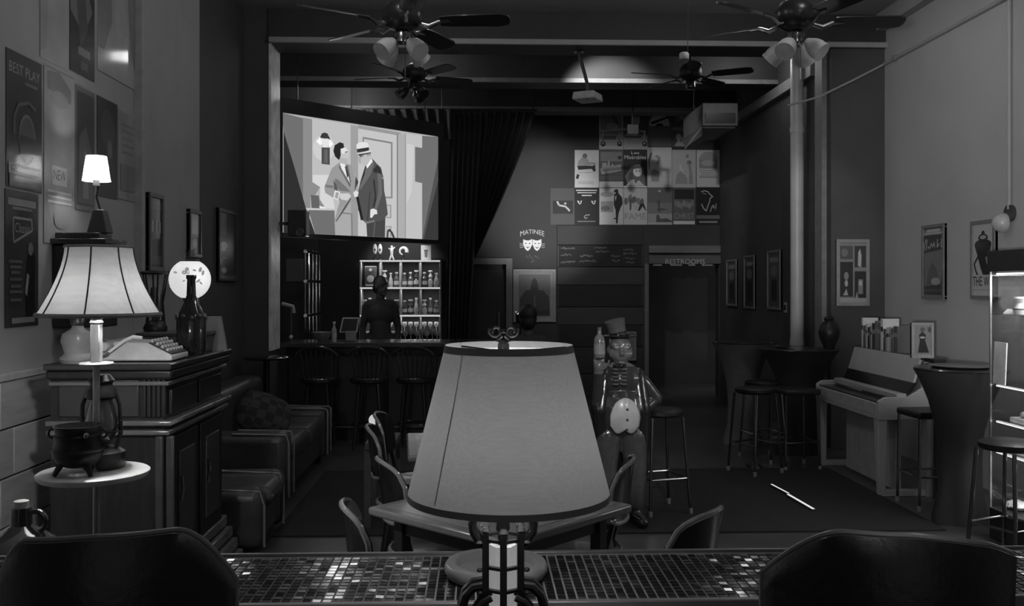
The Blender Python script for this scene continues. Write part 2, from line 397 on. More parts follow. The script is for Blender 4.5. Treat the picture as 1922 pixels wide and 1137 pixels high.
# wood-slat wall section with chalkboards right of the emblem
xa, xb = P(1046, 500, YB).x, P(1207, 500, YB).x
wp = thing('board_wall_panel', 'dark wide-board wall panel behind the statue, left of the restrooms', 'wall panel', (0.5 * (xa + xb), YB - 0.01, 0))
for k, (v0, v1) in enumerate(((423, 459), (460, 500), (501, 534), (535, 575), (576, 609), (610, 650), (651, 700), (701, 752))):
    z0, z1 = P(1100, v1, YB).z, P(1100, v0, YB).z
    MB().box(xa, xb, YB - 0.022, YB - 0.001, max(z0, 0.005), z1 - 0.004).build('plank', mat('panel_plank_%d' % (k % 3), (0.03, 0.038, 0.034)[k % 3], 0.6, ns=4, stretch=(1, 6, 6)), wp)
for k, (v0, v1, lab) in enumerate(((460, 500, 'upper black chalkboard with handwritten lists beside the restrooms sign'), (535, 575, 'middle blank black chalkboard on the dark board wall'), (612, 650, 'lowest blank black chalkboard, behind the statue hat'))):
    A, B = P(1050, v0, YB - 0.03), P(1204, v1, YB - 0.03)
    cbd = thing('chalkboard', lab, 'chalkboard', ((A.x + B.x) / 2, YB - 0.025, B.z), group='chalkboards on the board wall')
    MB().box(A.x, B.x, YB - 0.034, YB - 0.023, B.z, A.z).build('slate', mat('slate', 0.02, 0.8), cbd)
    if k == 0:
        pr = Print((A.x, YB - 0.034, A.z), (B.x - A.x, 0, 0), (0, 0, B.z - A.z), (0, -1, 0), lambda t: tone(t))
        rr = random.Random(3)
        for cx, cy, w_, n in ((0.10, 0.15, 0.17, 9), (0.08, 0.45, 0.13, 7), (0.1, 0.78, 0.18, 9), (0.33, 0.5, 0.16, 8), (0.34, 0.75, 0.2, 9), (0.5, 0.13, 0.15, 7), (0.52, 0.3, 0.16, 8), (0.68, 0.5, 0.12, 6), (0.68, 0.72, 0.1, 5), (0.84, 0.2, 0.13, 6), (0.86, 0.4, 0.16, 8), (0.85, 0.62, 0.13, 6), (0.86, 0.8, 0.1, 5)):
            pts = [(cx - w_ / 2 + w_ * i / (3 * n), cy + rr.uniform(-0.06, 0.06)) for i in range(3 * n + 1)]
            pr.line(pts, 0.03, 0.16)
        pr.build('handwriting', cbd)
# ---------------------------------------------------------------- posters
def poster(name, label, cat, o, ex, ey, n, base, draw, group=None, frame=None, th=0.004, fr_w=0.03, ink=tone):
    """a sheet (optionally framed) on a wall; o = top-left on the wall plane, ex across, ey down"""
    o, ex, ey, n = Vector(o), Vector(ex), Vector(ey), Vector(n).normalized()
    ctr = o + ex * 0.5 + ey
    t = thing(name, label, cat, ctr, group=group)
    d = 0.0
    if frame is not None:
        d = 0.022; uw, uh = ex.normalized(), ey.normalized(); W, H = ex.length, ey.length
        q = lambda a, b: o + uw * a + uh * b
        for (a0, b0, a1, b1) in ((0, 0, W, fr_w), (0, H - fr_w, W, H), (0, fr_w, fr_w, H - fr_w), (W - fr_w, fr_w, W, H - fr_w)):
            MB().prism([q(a0, b0) + n * 0.001, q(a1, b0) + n * 0.001, q(a1, b1) + n * 0.001, q(a0, b1) + n * 0.001], n * 0.034).build('frame_rail', frame, t, smooth=0, bev=0.003)
    so = o + n * 0.001
    MB().prism([so, so + ex, so + ex + ey, so + ey], n * max(th, d)).build('sheet', ink(base), t, smooth=0)
    pr = Print(o + n * (0.001 + max(th, d)), ex, ey, n, lambda v: ink(v))
    draw(pr)
    if pr.mb.f: pr.build('printed_picture', t)
    return t
def lines(p, x0, x1, ys, t, h=0.012, jag=0.0):
    for i, y in enumerate(ys):
        k = jag * ((i * 37) % 5) / 5
        p.rect(x0 + k, y - h / 2, x1 - k, y + h / 2, t)

def d_cart(p):
    p.rect(0.06, 0.05, 0.94, 0.6, 0.10); p.poly([(0.5, 0.12), (0.62, 0.1), (0.8, 0.25), (0.85, 0.42), (0.7, 0.4), (0.6, 0.25)], 0.05); p.ell(0.55, 0.4, 0.25, 0.1, 0.15); p.rect(0.1, 0.64, 0.7, 0.74, 0.07); lines(p, 0.1, 0.9, (0.82, 0.88), 0.12)
def d_face(p):
    p.rect(0, 0, 1, 0.62, 0.04); p.ell(0.52, 0.24, 0.16, 0.17, 0.22); p.poly([(0.36, 0.1), (0.52, 0.03), (0.68, 0.1), (0.66, 0.14), (0.38, 0.14)], 0.03); p.rect(0.05, 0.64, 0.75, 0.7, 0.05); lines(p, 0.1, 0.8, (0.78, 0.83), 0.09)
def d_dome(p):
    p.ell(0.48, 0.4, 0.43, 0.36, 0.30, a0=0, a1=180); p.poly([(0.1, 0.33), (0.16, 0.28), (0.85, 0.12), (0.86, 0.17), (0.2, 0.36)], 0.02); p.poly([(0.3, 0.4), (0.4, 0.33), (0.6, 0.33), (0.66, 0.4)], 0.01); p.rect(0.05, 0.03, 0.95, 0.05, 0.1); p.poly([(0.4, 0.82), (0.45, 0.72), (0.52, 0.82)], 0.07)
def d_pairs(p):
    p.rect(0, 0.45, 1, 0.53, 0.10)
    for x, y, r, t in ((0.25, 0.2, 0.12, 0.1), (0.4, 0.15, 0.1, 0.22), (0.6, 0.22, 0.14, 0.12), (0.28, 0.72, 0.12, 0.28), (0.5, 0.8, 0.12, 0.18), (0.75, 0.68, 0.14, 0.2)): p.ell(x, y, r, r * 0.8, t)
    p.poly([(0.1, 0.98), (0.25, 0.8), (0.5, 0.9), (0.6, 0.99)], 0.22)
def d_leap(p):
    p.ell(0.42, 0.16, 0.1, 0.07, 0.06); p.poly([(0.15, 0.3), (0.3, 0.2), (0.55, 0.24), (0.6, 0.32), (0.85, 0.33), (0.9, 0.37), (0.5, 0.42), (0.3, 0.43), (0.1, 0.4)], 0.14)
    p.poly([(0.1, 0.42), (0.75, 0.42), (0.85, 0.38), (0.87, 0.57), (0.78, 0.57), (0.7, 0.5), (0.15, 0.53)], 0.015); p.poly([(0.04, 0.75), (0.1, 0.64), (0.2, 0.66), (0.14, 0.78)], 0.02); lines(p, 0.12, 0.8, (0.6, 0.85, 0.89), 0.12)
def d_city(p):
    p.rect(0, 0, 1, 0.84, 0.035); p.rect(0.06, 0.05, 0.94, 0.3, 0.08); p.poly([(0.04, 0.5), (0.9, 0.38), (0.94, 0.55), (0.1, 0.65)], 0.17); p.poly([(0.1, 0.5), (0.14, 0.34), (0.3, 0.34), (0.32, 0.46), (0.38, 0.28), (0.42, 0.28), (0.46, 0.46), (0.55, 0.36), (0.66, 0.44)], 0.14); p.ell(0.85, 0.2, 0.08, 0.05, 0.02); lines(p, 0.06, 0.95, (0.72, 0.77), 0.07)
def d_waif(p):
    p.text('Les', 0.5, 0.07, 0.34, 0.07, 0.3); p.text('Mis\u00e9rables', 0.5, 0.19, 0.92, 0.10, 0.28)
    p.poly([(0.05, 0.7), (0.35, 0.42), (0.6, 0.38), (0.85, 0.5), (0.95, 0.95), (0.2, 0.95)], 0.06); p.ell(0.6, 0.57, 0.19, 0.14, 0.34); p.poly([(0.4, 0.52), (0.45, 0.4), (0.7, 0.38), (0.82, 0.5), (0.7, 0.47), (0.5, 0.5)], 0.1); p.poly([(0.1, 0.95), (0.3, 0.8), (0.45, 0.78), (0.5, 0.9), (0.65, 0.8), (0.9, 0.95)], 0.26); p.ell(0.55, 0.56, 0.035, 0.02, 0.05); p.ell(0.68, 0.56, 0.035, 0.02, 0.05); p.rect(0, 0.955, 1, 1, 0.3)
def d_bust(p):
    p.ell(0.4, 0.3, 0.15, 0.11, 0.12); p.ell(0.33, 0.32, 0.08, 0.08, 0.26); p.poly([(0.06, 0.55), (0.02, 0.3), (0.14, 0.12), (0.2, 0.15), (0.1, 0.35), (0.1, 0.55)], 0.07); p.poly([(0.16, 0.85), (0.16, 0.58), (0.3, 0.53), (0.48, 0.6), (0.48, 0.85)], 0.12); lines(p, 0.55, 0.9, (0.7, 0.9), 0.24)
def d_dancer(p):
    p.ell(0.64, 0.17, 0.06, 0.05, 0.1); p.ell(0.72, 0.34, 0.1, 0.06, 0.08); p.poly([(0.68, 0.35), (0.78, 0.38), (0.85, 0.7), (0.88, 0.9), (0.7, 0.9), (0.72, 0.6)], 0.12); p.poly([(0.12, 0.9), (0.2, 0.65), (0.4, 0.55), (0.62, 0.75), (0.66, 0.9)], 0.13); p.poly([(0.3, 0.5), (0.33, 0.35), (0.38, 0.4), (0.5, 0.65)], 0.26)
def d_ornate(p):
    p.ell(0.5, 0.26, 0.4, 0.22, 0.15); p.rect(0.1, 0.26, 0.9, 0.5, 0.12); p.ell(0.5, 0.35, 0.3, 0.08, 0.19); lines(p, 0.1, 0.88, (0.55, 0.6, 0.65, 0.7), 0.14, 0.02, 0.1); p.rect(0.1, 0.725, 0.9, 0.745, 0.09)
def d_small(p):
    p.rect(0.1, 0.34, 0.94, 0.7, 0.029); p.line([(0.28, 0.36), (0.36, 0.47), (0.62, 0.5), (0.75, 0.58), (0.8, 0.63)], 0.05, 0.22); p.ell(0.62, 0.42, 0.05, 0.03, 0.2)
def d_eyes(p):
    lines(p, 0.04, 0.92, (0.06,), 0.28, 0.03); lines(p, 0.1, 0.88, (0.125,), 0.28, 0.025); lines(p, 0.28, 0.7, (0.2,), 0.28, 0.03)
    for x, k in ((0.2, 1), (0.78, -1)):
        p.poly([(x - 0.11, 0.34), (x + 0.02 * k, 0.36), (x + 0.09, 0.33), (x + 0.06, 0.42), (x, 0.45), (x - 0.07, 0.41)], 0.26); p.ell(x, 0.38, 0.03, 0.035, 0.01)
    p.line([(0.62, 0.73), (0.45, 0.74), (0.38, 0.79), (0.44, 0.84), (0.52, 0.8)], 0.025, 0.14); lines(p, 0.1, 0.85, (0.91,), 0.08, 0.03)
def d_suit(p):
    p.ell(0.32, 0.17, 0.28, 0.07, 0.13); p.rect(0.06, 0.36, 0.58, 0.66, 0.13); p.ell(0.25, 0.55, 0.2, 0.07, 0.07); p.poly([(0.6, 0.09), (0.66, 0.03), (0.78, 0.03), (0.8, 0.14), (0.95, 0.25), (0.98, 0.42), (0.88, 0.55), (0.8, 0.7), (0.76, 0.97), (0.7, 0.97), (0.68, 0.6), (0.6, 0.45), (0.62, 0.22)], 0.012); p.poly([(0.66, 0.24), (0.72, 0.2), (0.68, 0.36)], 0.3); p.poly([(0.55, 0.84), (0.7, 0.8), (0.7, 0.85)], 0.02); p.rect(0.62, 0.11, 0.68, 0.16, 0.2)
def d_fame(p):
    for x, y, a, b, t in ((0.1, 0.36, 0.08, 0.1, 0.06), (0.28, 0.3, 0.1, 0.12, 0.08), (0.45, 0.34, 0.1, 0.12, 0.05), (0.62, 0.36, 0.1, 0.1, 0.09), (0.78, 0.38, 0.08, 0.1, 0.06), (0.3, 0.2, 0.05, 0.04, 0.1), (0.5, 0.48, 0.12, 0.1, 0.2)): p.ell(x, y, a, b, t)
    p.poly([(0.25, 0.6), (0.25, 0.3), (0.35, 0.3), (0.32, 0.6)], 0.04); p.poly([(0.6, 0.62), (0.7, 0.42), (0.85, 0.42), (0.97, 0.62), (0.92, 0.6), (0.8, 0.5), (0.68, 0.62)], 0.03); p.text('FAME', 0.5, 0.77, 0.9, 0.17, 0.13)
def d_hill(p):
    p.rect(0, 0, 1, 0.4, 0.06); p.rect(0, 0.4, 1, 0.7, 0.09); p.rect(0, 0.7, 1, 0.93, 0.15); p.ell(0.48, 0.08, 0.05, 0.03, 0.22); p.poly([(0.36, 0.38), (0.46, 0.32), (0.52, 0.34), (0.5, 0.55), (0.85, 0.58), (0.5, 0.62), (0.55, 0.68), (0.38, 0.62), (0.44, 0.5)], 0.04); p.poly([(0.34, 0.93), (0.36, 0.74), (0.44, 0.72), (0.52, 0.84), (0.76, 0.82), (1, 0.9), (1, 0.93)], 0.04)
def d_crowd(p):
    p.rect(0, 0, 1, 0.88, 0.05); p.rect(0.06, 0.03, 0.95, 0.3, 0.02)
    for i in range(7): p.ell(0.14 + 0.12 * i, 0.42 + 0.03 * (i % 3), 0.07, 0.09, 0.09 + 0.02 * (i % 2))
    p.text('CHRIST', 0.5, 0.76, 0.9, 0.15, 0.14); p.rect(0.02, 0.9, 0.98, 0.99, 0.27)
def d_outline(p):
    p.line([(0.2, 0.1), (0.35, 0.07), (0.5, 0.1), (0.58, 0.17), (0.7, 0.23), (0.58, 0.28), (0.57, 0.36), (0.5, 0.47), (0.45, 0.57)], 0.02, 0.3); p.line([(0.25, 0.13), (0.42, 0.17)], 0.02, 0.16); p.line([(0.22, 0.43), (0.3, 0.55), (0.42, 0.63), (0.45, 0.57)], 0.025, 0.24); p.line([(0.6, 0.65), (0.65, 0.52), (0.75, 0.45), (0.72, 0.55), (0.85, 0.5), (0.8, 0.62), (0.85, 0.42)], 0.022, 0.2); p.rect(0.0, 0.74, 1, 0.84, 0.06); p.rect(0.12, 0.9, 0.9, 0.95, 0.12)
BW = [
 (1124.5, 209, 1170, 281, 0.17, d_cart, 'pale grey stage poster, top-left of the back-wall poster block'),
 (1170.3, 209, 1215.5, 281, 0.16, d_face, 'stage poster with a pale face under a dark hat, top row second'),
 (1216, 210, 1261, 276, 0.055, d_dome, 'dark poster with a white half-moon disc at its top'),
 (1261.3, 210, 1306, 276, 0.05, d_pairs, 'dark poster of four bright figures half hidden by the hanging box'),
 (1078.7, 281.5, 1124.2, 352.5, 0.25, d_leap, 'pale poster of a leaping man in dark trousers, middle row left end'),
 (1124.5, 281.5, 1170, 352.5, 0.22, d_city, 'dark poster with a tilted pale city banner, middle row'),
 (1170.3, 281.5, 1214.5, 352.5, 0.02, d_waif, 'black poster with white title and a large pale face'),
 (1215, 276.5, 1261, 352.5, 0.24, d_bust, 'pale poster with a small grey head and torso, middle row'),
 (1261.3, 281, 1306.5, 352.5, 0.2, d_dancer, 'grey poster with a standing dancer, second from right in middle row'),
 (1307.5, 281.5, 1351, 351.5, 0.24, d_ornate, 'pale poster with an arched engraving, right end of the middle row'),
 (1033, 353, 1078.5, 422, 0.031, d_small, 'grey poster with a small dark picture, lower left beside the emblem'),
 (1079.2, 353, 1124.5, 422, 0.012, d_eyes, 'black poster with two pale eyes under lines of type'),
 (1125, 353, 1170, 422, 0.24, d_suit, 'pale poster of a tall man standing in a black suit'),
 (1170.4, 353, 1215, 422, 0.23, d_fame, 'pale poster of a dancing crowd lettered FAME'),
 (1215.4, 353, 1262, 422, 0.19, d_hill, 'grey poster of a figure leaping over a dark hill'),
 (1263, 353, 1305, 422, 0.05, d_crowd, 'dark poster of a crowd above large lettering and a white strip'),
 (1307, 353, 1351, 422, 0.014, d_outline, 'black poster with white outline drawing, lower right of the block'),
]
for u0, v0, u1, v1, base, fn, lab in BW:
    A, B = P(u0, v0, YB), P(u1, v1, YB)
    poster('theatre_poster', lab, 'poster', (A.x, YB, A.z), (B.x - A.x - 0.003, 0, 0), (0, 0, B.z - A.z + 0.003), (0, -1, 0), base, fn, 'posters in the block on the back wall', ink=lambda t: tone(min(.85, t * 2.6) if t > .03 else t * .8, .6, 0.0))

# illuminated emblem MATINEE with two masks
A, B = P(974, 428, YB), P(1024, 492, YB)
em = thing('wall_emblem', 'glowing white emblem reading MATINEE above two theatre masks', 'sign', ((A.x + B.x) / 2, YB, B.z))
pr = Print((A.x, YB, A.z), (B.x - A.x, 0, 0), (0, 0, B.z - A.z), (0, -1, 0), lambda t: emis('emblem_light_%d' % int(t * 100), t))
vs, fs = text_polys('MATINEE')
xs = [x for x, y in vs]; W = max(xs) - min(xs); xc = (max(xs) + min(xs)) / 2; i_ = pr.mi(0.62)
pts = []
for x, y in vs:
    q = (x - xc) / W
    pts.append(pr.pt(0.5 + q * 0.9, 0.10 + 0.14 * q * q * 2 + (0.5 - y / 0.69) * (0.12 + 0.06 * abs(q))))
pr.mb.add(pts, fs, i_); pr.k += 1
pr.build('lettering', em)
for k, (cx, s_) in enumerate(((0.33, 1), (0.68, -1))):
    pr = Print((A.x, YB, A.z), (B.x - A.x, 0, 0), (0, 0, B.z - A.z), (0, -1, 0), lambda t: emis('emblem_light_%d' % int(t * 100), t) if t > 0.1 else mat('emblem_dark', 0.05))
    pr.poly([(cx - 0.17, 0.33), (cx - 0.05, 0.36), (cx + 0.05, 0.36), (cx + 0.16, 0.32), (cx + 0.17, 0.48), (cx + 0.08, 0.62), (cx, 0.67), (cx - 0.09, 0.62), (cx - 0.17, 0.48)], 0.85)
    for ex_ in (-0.07, 0.07): pr.ell(cx + ex_, 0.45, 0.035, 0.014, 0.0)
    if s_ > 0: pr.poly([(cx - 0.08, 0.53), (cx, 0.56), (cx + 0.08, 0.53), (cx, 0.6)], 0)
    else: pr.poly([(cx - 0.08, 0.54), (cx, 0.57), (cx + 0.08, 0.54), (cx + 0.02, 0.595), (cx - 0.02, 0.595)], 0)
    pr.build('mask', em)
pr = Print((A.x, YB, A.z), (B.x - A.x, 0, 0), (0, 0, B.z - A.z), (0, -1, 0), lambda t: emis('emblem_light_%d' % int(t * 100), t))
for x, s_ in ((0.08, 1), (0.92, -1)):
    for k in range(3): pr.line([(x + 0.1 * s_, 0.45 + 0.05 * k), (x, 0.47 + 0.05 * k), (x - 0.05 * s_, 0.44 + 0.06 * k)], 0.022, 0.35)
for x, y in ((0.28, 0.82), (0.34, 0.86), (0.4, 0.8), (0.5, 0.9), (0.55, 0.97), (0.6, 0.82), (0.66, 0.84), (0.72, 0.88), (0.48, 0.99), (0.44, 0.85)): pr.ell(x, y, 0.02, 0.016, 0.22, 6)
pr.build('ribbon_ornament', em)
# framed painting of a tower beside the door
A, B = P(963, 505, YB), P(1043, 604, YB)
def d_tower(p):
    p.rect(0.13, 0.1, 0.87, 0.9, 0.16); p.poly([(0.14, 0.88), (0.16, 0.55), (0.3, 0.4), (0.4, 0.4), (0.44, 0.22), (0.5, 0.16), (0.56, 0.22), (0.6, 0.4), (0.7, 0.4), (0.84, 0.52), (0.86, 0.88)], 0.05); p.rect(0.49, 0.5, 0.52, 0.75, 0.14); p.poly([(0.3, 0.88), (0.4, 0.78), (0.6, 0.8), (0.85, 0.75), (0.85, 0.88)], 0.03)
poster('framed_painting', 'pale-framed painting of a dark tower beside the dark doorway', 'painting', (A.x, YB, A.z), (B.x - A.x, 0, 0), (0, 0, B.z - A.z), (0, -1, 0), 0.3, d_tower, frame=mat('frame_pale', 0.30, 0.5), fr_w=0.04)
# small standing sign behind the statue
A, B = P(1160, 622, YB), P(1193, 676, YB)
poster('framed_notice', 'small pale framed notice behind the statue head', 'sign', (A.x, YB - 0.036, A.z), (B.x - A.x, 0, 0), (0, 0, B.z - A.z), (0, -1, 0), 0.16, lambda p: lines(p, 0.2, 0.8, (0.25, 0.4, 0.55, 0.7), 0.1), frame=mat('frame_grey', 0.2, 0.5), fr_w=0.025)

def side_poster(name, label, u0, u1, vt, vb, X, nrm, base, draw, cat='poster', frame=None, group=None, ref=0, off=0.0):
    """poster on a side wall: u0 left edge, u1 right edge in the photo, vt/vb top and bottom at the reference edge"""
    a, b = PX(u0, 535, X), PX(u1, 535, X); r = (u0, u1)[ref]
    zt, zb = PX(r, vt, X).z, PX(r, vb, X).z
    return poster(name, label, cat, (X + off * nrm, a.y, zt), (0, b.y - a.y, 0), (0, 0, zb - zt), (nrm, 0, 0), base, draw, group, frame, ink=glossy_tone if X < 0 else tone)
# left wall posters
def d_best(p):
    p.text('BEST PLAY', 0.5, 0.12, 0.86, 0.075, 0.35); p.rect(0.5, 0.195, 0.85, 0.215, 0.2); p.ell(0.56, 0.62, 0.24, 0.19, 0.22); p.ell(0.56, 0.62, 0.2, 0.165, 0.12)
    p.line([(0.2, 0.6), (0.2, 0.48), (0.32, 0.38), (0.6, 0.34), (0.8, 0.38)], 0.025, 0.15); p.rect(0.35, 0.6, 0.8, 0.74, 0.05); p.rect(0.04, 0.82, 0.96, 0.9, 0.28); lines(p, 0.1, 0.9, (0.86,), 0.06, 0.035); p.rect(0.06, 0.905, 0.94, 0.99, 0.12); lines(p, 0.3, 0.75, (0.94, 0.965), 0.22)
def d_rave(p):
    p.rect(0.08, 0.06, 0.92, 0.11, 0.3); p.rect(0.2, 0.12, 0.8, 0.14, 0.2); p.line([(0.22, 0.3), (0.22, 0.2), (0.78, 0.2), (0.8, 0.28), (0.24, 0.38), (0.22, 0.3)], 0.018, 0.3); p.text('Classic', 0.5, 0.27, 0.46, 0.07, 0.3)
    p.poly([(0.62, 0.96), (0.58, 0.7), (0.62, 0.55), (0.7, 0.42), (0.8, 0.38), (0.9, 0.5), (0.86, 0.7), (0.9, 0.96)], 0.01); p.ell(0.74, 0.42, 0.08, 0.05, 0.18); p.poly([(0.56, 0.75), (0.62, 0.6), (0.7, 0.62), (0.62, 0.78)], 0.3); lines(p, 0.08, 0.48, (0.52, 0.56, 0.6, 0.65, 0.7, 0.74, 0.8), 0.14, 0.02, 0.08); p.rect(0.15, 0.93, 0.85, 0.97, 0.26)
def d_light(p):
    p.poly([(0.1, 0.02), (0.5, 0.0), (0.9, 0.08), (0.9, 0.16), (0.1, 0.12)], 0.20); p.ell(0.5, 0.16, 0.3, 0.05, 0.28); p.rect(0.25, 0.55, 0.75, 0.66, 0.55); p.text('NEW', 0.5, 0.6, 0.4, 0.06, 0.1); lines(p, 0.1, 0.9, (0.7, 0.73, 0.76), 0.6, 0.012); p.ell(0.5, 0.86, 0.2, 0.05, 0.35)
def d_top(p):
    p.poly([(0.0, 0.0), (0.6, 0.0), (0.9, 0.3), (0.5, 0.6), (0.3, 0.5), (0.0, 0.4)], 0.16); p.poly([(0.2, 0.1), (0.6, 0.2), (0.7, 0.5), (0.4, 0.75)], 0.07); p.rect(0.3, 0.72, 0.8, 0.8, 0.22); p.rect(0.4, 0.86, 0.7, 0.94, 0.1)
def d_pale(p):
    p.poly([(0, 0.1), (0.3, 0.15), (0.35, 0.5), (0.15, 0.8), (0, 0.8)], 0.22); p.poly([(0.75, 0.2), (1, 0.1), (1, 0.9), (0.85, 0.7)], 0.2); p.ell(0.55, 0.4, 0.15, 0.2, 0.4)
def d_drape(p):
    p.rect(0.06, 0.04, 0.94, 0.96, 0.05); p.poly([(0.1, 0.94), (0.2, 0.4), (0.5, 0.3), (0.8, 0.5), (0.9, 0.94)], 0.12); p.poly([(0.35, 0.9), (0.45, 0.5), (0.6, 0.55), (0.65, 0.9)], 0.25)
def d_dark(p):
    p.ell(0.5, 0.3, 0.35, 0.2, 0.06); p.poly([(0.2, 0.9), (0.4, 0.5), (0.7, 0.45), (0.9, 0.9)], 0.05); p.ell(0.6, 0.5, 0.12, 0.1, 0.16)
def d_letter(p):
    lines(p, 0.15, 0.85, (0.15, 0.22, 0.3, 0.38, 0.46), 0.2, 0.02, 0.08); p.rect(0.1, 0.6, 0.9, 0.9, 0.2)
g_ = 'posters on the left wall'
side_poster('theatre_poster', 'dark curling poster lettered BEST PLAY high on the left wall', 10, 77, 88, 349, XL, 1, 0.055, d_best, group=g_)
side_poster('theatre_poster', 'dark poster with a standing figure, below the BEST PLAY poster', 8, 70, 353, 616, XL, 1, 0.045, d_rave, group=g_)
side_poster('theatre_poster', 'tall pale poster lettered NEW left of the small wall lamp', 81, 137, 122, 455, XL, 1, 0.34, d_light, group=g_)
side_poster('theatre_poster', 'dark figure poster cut by the top edge, above the small wall lamp', 130, 176, -60, 130, XL, 1, 0.025, d_top, group=g_)
side_poster('theatre_poster', 'pale mottled poster at the top beside the grey wall strip', 182, 255, -90, 130, XL, 1, 0.36, d_pale, group=g_)
side_poster('theatre_poster', 'blank pale sheet cut by the top edge above BEST PLAY poster', 74, 126, -120, 106, XL, 1, 0.36, lambda p: p.poly([(0, 0.2), (0.3, 0.3), (0.2, 0.9), (0, 0.95)], 0.3), group=g_)
side_poster('theatre_poster', 'grey draped-figure poster directly behind the small lit shade', 140, 177, 158, 392, XL, 1, 0.17, d_drape, group=g_)
side_poster('theatre_poster', 'dark poster right of the small lit shade on the left wall', 181, 219, 178, 366, XL, 1, 0.03, d_dark, group=g_)
side_poster('theatre_poster', 'pale sheet with faint lettering by the grey wall strip', 221, 254, 205, 372, XL, 1, 0.3, d_letter, group=g_)
fk = mat('frame_black', 0.02, 0.35)
side_poster('framed_poster', 'narrow dark framed poster nearest the tan bell lampshade', 273, 300, 360, 508, XL, 1, 0.04, lambda p: (p.rect(0.12, 0.1, 0.88, 0.2, 0.08), p.rect(0.2, 0.35, 0.3, 0.5, 0.3), p.rect(0.45, 0.33, 0.55, 0.52, 0.22), p.rect(0.7, 0.36, 0.8, 0.5, 0.25), p.rect(0.1, 0.8, 0.9, 0.92, 0.1)), cat='framed poster', frame=mat('frame_grey2', 0.12, 0.4), group='framed posters on left wall')
side_poster('framed_poster', 'small glassy framed picture just above the round glowing globe', 349, 371, 391, 482, XL, 1, 0.28, lambda p: (p.rect(0.1, 0.1, 0.9, 0.5, 0.35), p.poly([(0.1, 0.55), (0.5, 0.5), (0.9, 0.6), (0.9, 0.9), (0.1, 0.9)], 0.14), p.ell(0.5, 0.7, 0.2, 0.1, 0.4)), cat='framed poster', frame=fk, group='framed posters on left wall')
side_poster('framed_poster', 'tall framed picture with white blots on the dark alcove wall', 405, 440, 389, 527, XL - 0.02, 1, 0.03, lambda p: (p.rect(0.08, 0.06, 0.42, 0.36, 0.18), p.ell(0.3, 0.5, 0.16, 0.05, 0.5), p.ell(0.26, 0.56, 0.12, 0.03, 0.45), p.ell(0.32, 0.68, 0.14, 0.02, 0.35), p.ell(0.28, 0.85, 0.14, 0.04, 0.6), p.rect(0.06, 0.92, 0.95, 0.97, 0.14)), cat='framed poster', frame=mat('frame_dk', 0.06, 0.4), group='framed posters on left wall')
# right side
def d_show(p):
    p.rect(0, 0.0, 1, 0.06, 0.1); p.rect(0.2, 0.06, 0.8, 0.1, 0.5); p.rect(0.1, 0.105, 0.95, 0.13, 0.5); p.rect(0.06, 0.14, 0.94, 0.94, 0.06); p.line([(0.12, 0.34), (0.1, 0.27), (0.2, 0.19), (0.22, 0.21), (0.2, 0.33)], 0.018, 0.6); p.line([(0.28, 0.29), (0.34, 0.32), (0.42, 0.25), (0.48, 0.3), (0.55, 0.24), (0.58, 0.31)], 0.018, 0.6); p.line([(0.7, 0.2), (0.68, 0.31), (0.78, 0.26)], 0.018, 0.6); p.line([(0.88, 0.2), (0.86, 0.31), (0.95, 0.28)], 0.018, 0.6); p.line([(0.3, 0.41), (0.85, 0.36)], 0.012, 0.5)
    p.poly([(0.1, 0.38), (0.9, 0.34), (0.92, 0.6), (0.85, 0.8), (0.12, 0.82)], 0.2); p.poly([(0.2, 0.8), (0.3, 0.6), (0.5, 0.5), (0.7, 0.62), (0.8, 0.8)], 0.13); p.ell(0.62, 0.76, 0.2, 0.05, 0.4); p.rect(0.1, 0.86, 0.9, 0.9, 0.1)
def d_wiz(p):
    p.ell(0.5, 0.16, 0.07, 0.03, 0.03); p.ell(0.5, 0.22, 0.2, 0.05, 0.03); p.ell(0.5, 0.215, 0.13, 0.025, 0.4); p.ell(0.5, 0.3, 0.34, 0.06, 0.02); p.poly([(0.15, 0.31), (0.85, 0.3), (0.75, 0.45), (0.6, 0.47), (0.66, 0.55), (0.95, 0.69), (0.5, 0.69), (0.4, 0.6), (0.28, 0.45)], 0.02); p.line([(0.3, 0.46), (0.14, 0.55), (0.2, 0.63), (0.28, 0.69)], 0.03, 0.02)
    p.poly([(0.6, 0.47), (0.95, 0.46), (0.95, 0.65), (0.85, 0.62)], 0.28); p.text('THE WIZ', 0.52, 0.77, 0.86, 0.12, 0.02); lines(p, 0.05, 0.95, (0.88,), 0.35, 0.01)
side_poster('framed_poster', 'narrow framed stage poster on the bright right wall, left one', 1736, 1778, 424, 561, XR, -1, 0.22, d_show, cat='framed poster', frame=mat('frame_mid', 0.2, 0.4), group='framed posters on right wall')
side_poster('framed_poster', 'white poster lettered THE WIZ beside the display case', 1828, 1874, 416, 561, XR, -1, 0.5, d_wiz, cat='framed poster', frame=mat('frame_mid', 0.2, 0.4), group='framed posters on right wall')
A, B = P(1568, 449, YP), P(1630, 574, YP)
